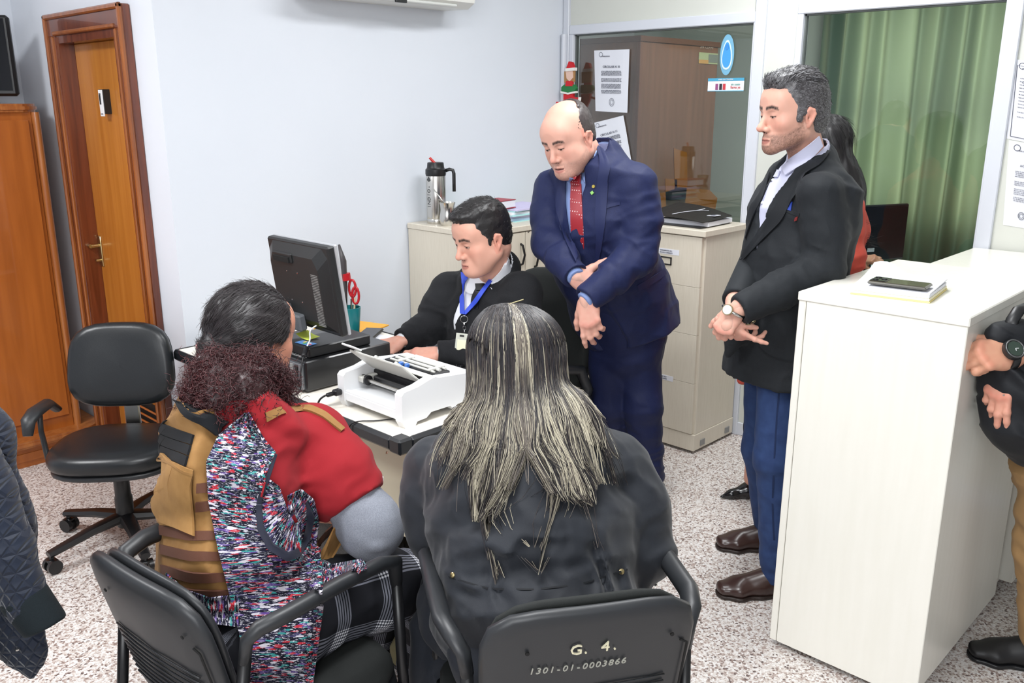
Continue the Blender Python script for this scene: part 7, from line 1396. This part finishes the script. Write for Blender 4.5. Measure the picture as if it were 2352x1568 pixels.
# ================================================================ person: woman with streaked hair, seated in the middle
def P_streak():
    SK=(224,166,140); T=person('woman with dark hair streaked blonde, in a black jacket, seated with her back turned',(1.25,1.1,0)); ln=lambda a,b,t:a*(1-t)+b*t
    fw=nrm(FH-.12*RT); sd=nrm(np.cross(fw,UP)); ho=V(1186,842,1.90); hf=nrm(FH-.10*RT-.30*UP); nb=V(1200,985,1.85)
    hd=head(ho,hf,sc=1.0,skin=SK,male=False,neck=(nb,.05),h=.0045); tw=hd[3]
    secs=[(V(1202,985,1.86),.085,.075),(V(1206,1042,1.83),.205,.100),(V(1212,1110,1.79),.215,.130),(V(1222,1225,1.73),.208,.140),(V(1228,1315,1.68),.200,.145),(V(1236,1400,1.64),.215,.175),(V(1236,1470,1.62),.22,.19)]
    sr=V(1408,1070,1.83); er=V(1474,1262,1.74); wr=V(1420,1290,2.0); sl=V(1008,1078,1.86); el=V(1004,1215,1.82); wl=V(1060,1230,2.08)
    J=SDF(.0065); J.loft(secs[:6],sd,fw,k=.03); J.cap(V(1200,955,1.87),V(1202,985,1.86),.075,.10,k=.03)
    J.chain([sr,ln(sr,er,.5)+RT*.015,er],[.080,.078,.068],k=.02,k0=.025); J.chain([er,wr],[.068,.052],k=.02); J.chain([sl,ln(sl,el,.5)-RT*.01,el],[.080,.074,.066],k=.02,k0=.025); J.chain([el,wl],[.064,.05],k=.02)
    for k,(x,y,h,r) in enumerate(((1080,1345,1.66,.06),(1160,1375,1.60,.07),(1260,1370,1.59,.07),(1350,1355,1.62,.065),(1420,1340,1.70,.06))): J.cap(V(x,y-30,h+.02),V(x+(x-1240)*.06,y+70,h),r*.7,r,k=.04)
    JV=J.mesh(disp=folds(.006,[(UP-.35*RT,.075,V(1130,1260,1.60),.12,.012),(UP+.45*RT,.075,V(1330,1245,1.60),.13,.012),(UP,.05,V(1230,1300,1.56),.16,.009),(RT,.035,V(1120,1370,1.52),.10,.008),(RT+.3*UP,.035,V(1360,1340,1.54),.10,.010),(UP+.7*RT,.06,V(1440,1130,1.70),.09,.008),(UP-.8*RT,.06,V(1040,1150,1.72),.09,.008),(nrm(er-sr),.05,er,.09,.008),(UP,.16,V(1220,1160,1.62),.16,.005)],51))
    M_b=cloth('black_twill_jacket',(30,33,39),.62,noise=(6,(38,42,49),.5),bump=(900,.35,.0008),sheen=.12); jo=mesh_obj('jacket',JV,M_b,T); bj=bvh_of(JV)
    for x,y in ((1040,1320),(1427,1312)):
        h=cast(bj,x,y)
        if h: p,n=h; n=n if n@FH<0 else -n; MB().lathe([(.006,0),(.006,.002),(.003,.004),(.001,.004)],p,12,np.stack([nrm(np.cross(n,UP)),np.cross(n,nrm(np.cross(n,UP))),n],1)).build('snap_button',M_brass,jo,40)
    ladder(bj,[(1030,1322),(1120,1350),(1230,1352),(1340,1338),(1440,1305)],[(1032,1326),(1120,1354),(1230,1356),(1340,1342),(1441,1309)],30,2,.001,'waist_seam',cloth('black_seam',(22,24,28),.7),jo,1.6,.003)
    MB().tube([V(1495,1318,1.74),V(1508,1345,1.72)],.004,6).build('zip_pull',M_steel,jo)
    # long skirt of the garment falling at the left of the chair, trousers
    Sk=SDF(.008); pel=secs[6][0]; hl_=V(1080,1395,1.80); kl=V(1030,1330,2.16); kr=V(1330,1290,2.12); Sk.ell(pel,(.20,.18,.13),k=.03); Sk.chain([pel,kr,kr-UP*.40],[.12,.085,.065],k=.03); Sk.chain([pel,hl_,kl,kl-UP*.42],[.12,.11,.085,.065],k=.04)
    for k,(x,r) in enumerate(((1048,.05),(1018,.045),(992,.04),(1070,.05))): Sk.chain([V(x+14,1330,1.86+.03*k),V(x,1440,1.83+.02*k),V(x-22,1620,1.78+.02*k)],[r*.8,r,r*.9],k=.025)
    SV=Sk.mesh(disp=folds(.004,[(RT,.04,V(1020,1480,1.8),.25,.010)],55)); mesh_obj('long_skirt',SV,cloth('charcoal_skirt_cloth',(32,35,42),.75),T)
    for a in (kl,kr): g=np.array([a[0],a[1],0.]); shoe('shoe',g-fw*.06,g+fw*.18,UP,bpy.data.materials['black_shoe_leather'],T,w_=.042)
    h1=hand(wr,nrm(FH-.6*RT),dirm(0,0,1),-1,(.5,.6,.6,.6),(.6,.3),sc=.92,skin=SK,h=.004); h2=hand(wl,nrm(FH+.6*RT),dirm(0,0,1),1,(.5,.6,.6,.6),(.6,.3),sc=.92,skin=SK,h=.004)
    arm=SDF(.010); arm.chain([secs[1][0],sr,er,wr],[.06,.05,.045,.03],k=.02); arm.chain([secs[1][0],sl,el,wl],[.06,.05,.045,.03],k=.02); arm.loft([(c,a-.07,b-.06) for c,a,b in secs[1:7]],sd,fw,k=.03); arm.chain([pel,kr,kr-UP*.44],[.08,.05,.04],k=.02); arm.chain([pel,kl,kl-UP*.44],[.08,.05,.04],k=.02); av=arm.mesh()
    body_obj([hd[:3],h1[:3],h2[:3],(av[0],av[1],skincol(av[0],SK))],T)
    pa=tw(np.array([-.035,-.045,.133])); pb=tw(np.array([.018,-.020,.150])); MB().tube([pa,pb],[.0018,.0012],6).build('hair_pin',M_brass,T); MB().lathe([(.001,-.003),(.003,0),(.001,.003)],pa,8).build('hair_pin_head',M_brass,T,True)
    # hair
    H=SDF(.0045); H.ell((0,-.012,.036),(.086,.106,.096),k=0); H.cap((0,-.045,.0),(0,-.060,-.13),.082,.060,k=.04); H.box((0,.21,-.04),(.2,.15,.11),r=.01,k=.01,sub=True)
    for q in(-1,1): H.box((q*.12,.10,-.06),(.09,.075,.12),r=.01,k=.01,sub=True)
    hv=H.mesh(); mesh_obj('hair',(tw(hv[0]),hv[1]),M_hairm,T,np.tile(Lc(26,24,28),(len(hv[0]),1)))
    rg=np.random.default_rng(99); M_=13000; S=22; sgn=rg.random(M_)
    phi=(rg.random(M_)*2-1)*math.radians(128)             # around the head, 0 = straight back
    phi=np.sign(phi)*np.abs(phi)**1.0; part=np.array([-.018,.0,0]); t=np.linspace(0,1,S)
    lay=rg.uniform(.0,1,M_); rad=1.0+.05*lay; col=np.zeros((M_,S,3)); P=np.zeros((M_,S,3))
    clump=0; cph=(rg.random(90)*2-1)*1.25; near=np.argmin(np.abs(phi[:,None]-cph[None]),1); phi_tip=phi+ (cph[near]-phi)*.85
    clen=(rg.uniform(.41,.54,90)*(1-.40*(np.abs(cph)/1.25)**1.5))[near]*rg.uniform(.9,1.06,M_); bl=rg.random(90)[near]
    rid=rg.random(90)[near]; st_rad=rg.uniform(.0,.45,M_)                            # how far from the parting the root lies
    th0=st_rad*1.1
    for j,tt in enumerate(t):
        s_=tt*clen; th=np.minimum(th0+s_/.098,1.72); dn=np.maximum(s_-(1.72-th0)*.098,0)           # arc over the skull then straight down
        ph=phi+(phi_tip-phi)*np.clip((tt-.25)/.6,0,1); sx=np.sin(ph);cy_=-np.cos(ph)
        X=.108*rad*np.sin(th)**.85*sx+part[0]*(1-np.sin(th))*1.; Y=.116*rad*np.sin(th)*cy_-.012; Z=.034+.104*rad*np.cos(th)
        fl=np.clip(dn/.30,0,1); X=X*(1-.03*np.clip(dn/.06,0,1))*(1+(.12+.7*(rid>.86))*fl**1.3); Y=Y-.03*fl; Z=Z-dn
        P[:,j]=np.stack([X,Y,Z],1)
    W=tw(P.reshape(-1,3)).reshape(P.shape); dnl=np.maximum(t[None]*clen[:,None]-(1.72-th0)[:,None]*.098,0)
    # hair tilts with the head: below the nape it hangs along gravity and rests on the shoulders
    base=W[:,:1].copy()
    for j in range(S): W[:,j]+= (-UP*.0)+ (nrm(-FH)*.02)*np.clip(dnl[:,j,None]/.1,0,1)
    wav=rg.normal(0,1,(M_,3))*.006; W+=wav[:,None]*np.clip(dnl[...,None]/.25,0,1)+ (np.sin(t[None]*9+rg.random((M_,1))*6)*.0022)[...,None]*sd
    bj2=bj
    for i in range(M_):
        lf=.006+.022*lay[i]
        for j in range(9,S):
            if dnl[i,j]<.02: continue
            p=Vector(W[i,j]); r=bj2.find_nearest(p,.25)
            if r[0] is None: continue
            d=(p-r[0]).dot(r[1])
            if d<lf: q=r[0]+r[1]*lf; W[i,j]=q
    K=W.copy()
    for _ in range(3): K[:,1:-1]=(K[:,:-2]+2*K[:,1:-1]+K[:,2:])/4
    W=K
    dark=np.array([Lc(34,32,38),Lc(24,22,26),Lc(58,50,48)])[rg.integers(0,3,M_)]; bi=(rg.random(90)*4).astype(int)[near]; blo=np.array([Lc(186,178,156),Lc(142,134,118),Lc(108,100,92),Lc(198,190,168)])[np.where(rg.random(M_)<.6,bi,rg.integers(0,4,M_))]
    top=((np.abs(phi-.02)<.15)&(rg.random(M_)<.86)&(lay>.30)).astype(float)[:,None]
    tip=(rg.random(M_)<np.where(bl<.62,.88,.15)).astype(float)[:,None]; few=(rg.random(M_)<np.where(rid<.22,.30,.01)).astype(float)[:,None]
    T_=np.clip((t[None]-.46)/.25,0,1); fade=np.clip(1-(t[None]-.34)/.14,.0,1)
    w_=np.maximum(np.maximum(top*fade,tip*T_),few*np.clip((t[None]-.1)/.2,0,1)*.8)[...,None]
    col=dark[:,None]*(1-w_)+blo[:,None]*w_*rg.uniform(.75,1.1,(M_,1,1)); strands('long_hair',W,.0009,.0005,col,M_hairm,T)
P_streak()
# ================================================================ person at the right edge, quilted jacket at the left edge
def P_right():
    SK=(214,156,130); T=person('person in black jacket and khaki trousers with a black digital watch, cut by the frame',(2.86,.34,0)); ln=lambda a,b,t:a*(1-t)+b*t
    c0=np.array([2.92,.30,0.]); fw=nrm([-.55,.84,0]); sd=nrm(np.cross(fw,UP)); at_=lambda z,f=0,s=0:c0+fw*f+sd*s+UP*z
    hd=head(at_(1.62,.05),fw-UP*.2,skin=SK,h=.0055,neck=(at_(1.42),.06),brow=(40,34,32)); tw=hd[3]
    secs=[(at_(1.46),.09,.08),(at_(1.40),.19,.10),(at_(1.25),.20,.13),(at_(1.08),.18,.13),(at_(.90),.19,.14)]
    wl=V(2352,812,2.24); el=wl+np.array([.20,-.12,.05]); sl=at_(1.38,0,-.18); hp=V(2300,800,2.20)
    wr=V(2385,775,2.34); er=wr+np.array([.12,-.22,-.02]); sr=at_(1.38,0,.18)
    J=SDF(.007); J.loft(secs,sd,fw,k=.03); J.chain([sl,el,wl],[.078,.066,.050],k=.03,k0=.05); J.chain([sr,er,wr],[.078,.064,.05],k=.03,k0=.05); J.cap(at_(1.46),at_(1.5),.085,.075,k=.02); d=nrm(wl-el); J.plane(wl,d,wl-.1,wl+.1,k=.003)
    mesh_obj('black_jacket',J.mesh(disp=folds(.003,[(d,.035,wl-d*.05,.08,.006)],61)),cloth('black_softshell',(26,28,33),.55,bump=(300,.2,.0008)),T)
    Tr=SDF(.008)
    for q in (-1,1):
        h0=at_(.86,0,.09*q); k0_=at_(.48,.03,.11*q)
        f0=atz(2400,1500)+np.array([0,0,.09]) if q==-1 else at_(.09,-.05,.14)
        if q==-1: h0=V(2412,1040,2.30); k0_=V(2402,1230,2.30); f0=V(2392,1455,2.32)
        Tr.chain([h0,k0_,f0],[.095,.076,.064],k=.03,k0=.06)
    Tr.loft([(at_(1.0),.16,.12),(at_(.88),.18,.13)],sd,fw,k=.03); mesh_obj('khaki_trousers',Tr.mesh(disp=folds(.004,[(UP+.3*RT,.05,V(2352,1230,2.3),.15,.012),(UP-.4*RT,.06,V(2352,1080,2.3),.15,.010)],62)),cloth('khaki_cotton',(156,124,84),.8,noise=(20,(144,112,74),.5)),T)
    toe=atz(2216,1505); hh=atz(2420,1535); heel=toe+nrm(hh-toe)*.29; M_sn=mat('black_trainer',(20,20,22),.5)
    shoe('shoe',heel,toe,UP,M_sn,T,w_=.048); shoe('shoe',at_(0.001,-.12,.14),at_(.001,.16,.15),UP,M_sn,T,w_=.048)
    # hanging garment held in the hands
    Hd=SDF(.007); Hd.chain([V(2340,800,2.26),V(2345,880,2.24),V(2350,960,2.24),V(2372,1010,2.26)],[.055,.085,.085,.07],k=.04); Hd.chain([V(2290,775,2.24),V(2340,770,2.27)],[.032,.05],k=.03)
    HV=Hd.mesh(disp=folds(.005,[(UP+RT,.05,V(2330,900,2.2),.2,.018)],63)); go=thing('held_jacket','black jacket bundled in the hands of the person at the right edge','jacket',V(2345,900,2.25)); mesh_obj('cloth',HV,cloth('black_held_cloth',(28,30,34),.6),go); bh=bvh_of(HV)
    ladder(bh,[(2304,905),(2312,925),(2320,945)],[(2308,904),(2316,924),(2323,944)],8,3,.004,'zip',M_steel,go,2.2,.003)
    MB().tube([V(2318,765,2.24),V(2325,735,2.25),V(2340,712,2.26),V(2365,702,2.28)],.016,8,flat=.5).build('strap',M_black,go,True)
    h1=hand(V(2334,812,2.21),dirm(-.93,.10,-.02),dirm(-.05,.75,.55),1,(.95,1.0,1.05,1.1),(.6,.3),sc=1.15,skin=(216,164,136)); h2=hand(V(2312,838,2.22),dirm(-.25,.2,-.9),dirm(-.4,.3,-.2),-1,(.2,.25,.4,.5),(.9,.3),sc=1.0,skin=(212,156,134)); av=SDF(.010); av.chain([secs[1][0],sl,el,wl],[.06,.05,.045,.03],k=.02); av.chain([secs[1][0],sr,er,wr],[.06,.05,.045,.03],k=.02); av.loft([(c,a-.06,b-.05) for c,a,b in secs[1:]],sd,fw,k=.03); av.chain([at_(.9),V(2402,1230,2.30),V(2392,1470,2.32)],[.08,.05,.04],k=.03); av.chain([at_(.9),at_(.48,.03,.11),at_(.06,-.05,.14)],[.08,.05,.04],k=.03); av=av.mesh()
    body_obj([hd[:3],h1[:3],h2[:3],(av[0],av[1],skincol(av[0],SK))],T)
    hv=hair_cap(tw,h=.006); mesh_obj('hair',(tw(hv[0]),hv[1]),M_hairm,T,np.tile(Lc(30,28,28),(len(hv[0]),1)))
    n1=dirm(-.05,.75,.55); n1=nrm(n1-dirm(-.93,.10,-.02)*(n1@dirm(-.93,.10,-.02))); x1=nrm(np.cross(n1,dirm(-.93,.10,-.02))); c=V(2318,815,2.205); c=c-n1*.0
    wt=MB().tube([c+n1*.033*math.sin(a)+x1*.036*math.cos(a)*1. for a in np.linspace(0,2*math.pi,28)],.011,8,False,flat=.45).build('watch_strap',M_black,T,True); q=c+n1*.036-RT*.012
    MB().cyl(q-n1*.004,q+n1*.010,.027,n=28).build('watch_case',mat('resin_black',(34,36,38),.3),wt,40); MB().cyl(q+n1*.010,q+n1*.0115,.020,n=28).build('watch_display',mat('lcd_green',(52,66,58),.25),wt); MB().tube([q+n1*.0105+(.0235)*(math.cos(a)*x1+math.sin(a)*np.cross(n1,x1)) for a in np.linspace(0,2*math.pi,28)],.0022,6,False).build('watch_bezel',mat('bezel_grey',(110,112,112),.3,metal=.7),wt,True)
    e=nrm(np.cross(x1,n1)); MB().tube([q+n1*.012+x1*.006,q+n1*.012-x1*.0,q+n1*.012-e*.008],.0010,5).build('lcd_digit',M_white,wt)
P_right()
def quilted():
    hdv=1.62; ch=visitor('visitor_chair','black visitor chair at the left edge carrying the navy quilted jacket',(.10,1.98),math.radians(20),.84)
    T=thing('quilted_jacket','navy quilted jacket with a ribbed cuff hanging at the left edge','jacket',V(0,1300,hdv))
    m=cloth('navy_quilting',(26,34,50),.55,sheen=.2); nt=m.node_tree;N=nt.nodes;L=nt.links; tc=N.new('ShaderNodeTexCoord'); mp=N.new('ShaderNodeMapping'); mp.inputs['Rotation'].default_value=(0,0,-YAW+math.pi/2); L.new(tc.outputs['Object'],mp.inputs[0]); sp=N.new('ShaderNodeSeparateXYZ'); L.new(mp.outputs[0],sp.inputs[0])
    def tri(k,off):
        n=N.new('ShaderNodeMath'); n.operation='MULTIPLY_ADD'; n.inputs[1].default_value=k; L.new(sp.outputs[0],n.inputs[0]); L.new(sp.outputs[2],n.inputs[2]); p=N.new('ShaderNodeMath'); p.operation='PINGPONG'; p.inputs[1].default_value=.018; L.new(n.outputs[0],p.inputs[0]); return p.outputs[0]
    mi=N.new('ShaderNodeMath'); mi.operation='MINIMUM'; L.new(tri(1.6,0),mi.inputs[0]); L.new(tri(-1.6,0),mi.inputs[1]); m2=N.new('ShaderNodeMath'); m2.operation='MINIMUM'; L.new(mi.outputs[0],m2.inputs[0]); L.new(tri(0,0),m2.inputs[1]); cl=N.new('ShaderNodeMath'); cl.operation='MINIMUM'; cl.inputs[1].default_value=.006; L.new(m2.outputs[0],cl.inputs[0])
    bp=N.new('ShaderNodeBump'); bp.inputs['Strength'].default_value=1; bp.inputs['Distance'].default_value=.5; L.new(cl.outputs[0],bp.inputs['Height']); L.new(bp.outputs[0],N['Principled BSDF'].inputs['Normal'])
    S=SDF(.005); a=[V(-95,1010,1.66),V(-40,1130,1.64),V(14,1265,1.62),V(62,1385,1.60)]; S.chain(a,[.062,.058,.052,.046],k=.02)
    d=nrm(a[-1]-a[-2]); 
    def quilt(P):
        q=P@RT; z=P[:,2]; pp=lambda v,w_:np.abs((v/w_)%1-.5)*2; g=np.minimum(np.minimum(pp(z+1.6*q,.036),pp(z-1.6*q,.036)),pp(z,.036)); return .0022*np.exp(-(g/.16)**2)+.003*vnoise(P,14,3)
    SV=S.mesh(disp=quilt,smooth=1); mesh_obj('sleeve',SV,m,T)
    C=SDF(.005); cc=V(92,1425,1.595); C.chain([a[-1]-d*.01,V(104,1436,1.595)],[.047,.043],k=.006); C.plane(V(104,1440,1.595),nrm(d+.1*RT),cc-.12,cc+.12,k=.003); C.cap(V(106,1440,1.595)-d*.015,V(106,1440,1.595)+d*.03,.029,.029,k=.003,sub=True)
    mesh_obj('ribbed_cuff',C.mesh(),cloth('dark_rib_knit',(24,32,36),.9,bump=(500,.6,.002)),T)
    B=SDF(.006); B.chain([V(-60,1000,1.72),V(-40,1200,1.70),V(-20,1400,1.68)],[.07,.09,.085],k=.04,flat=(FH,.6)); B.chain([V(0,1300,1.67),V(30,1440,1.65),V(60,1500,1.64),V(70,1552,1.635)],[.05,.05,.028,.006],k=.03,flat=(FH,.5)); B.chain([V(-60,1000,1.72),V(-160,980,1.74),V(-260,1060,1.76)],[.07,.09,.08],k=.04); B.chain([V(-60,1200,1.72),V(-220,1200,1.74),V(-230,1400,1.74)],[.09,.11,.1],k=.05,flat=(FH,.6))
    mesh_obj('jacket_body',B.mesh(disp=quilt),m,T)
    h=cast(bvh_of(B.mesh()),42,1490)
    if h is not None: MB().lathe([(.005,0),(.005,.003),(.001,.004)],h[0]-FH*.003,10).build('snap_button',M_steel,T)
quilted()
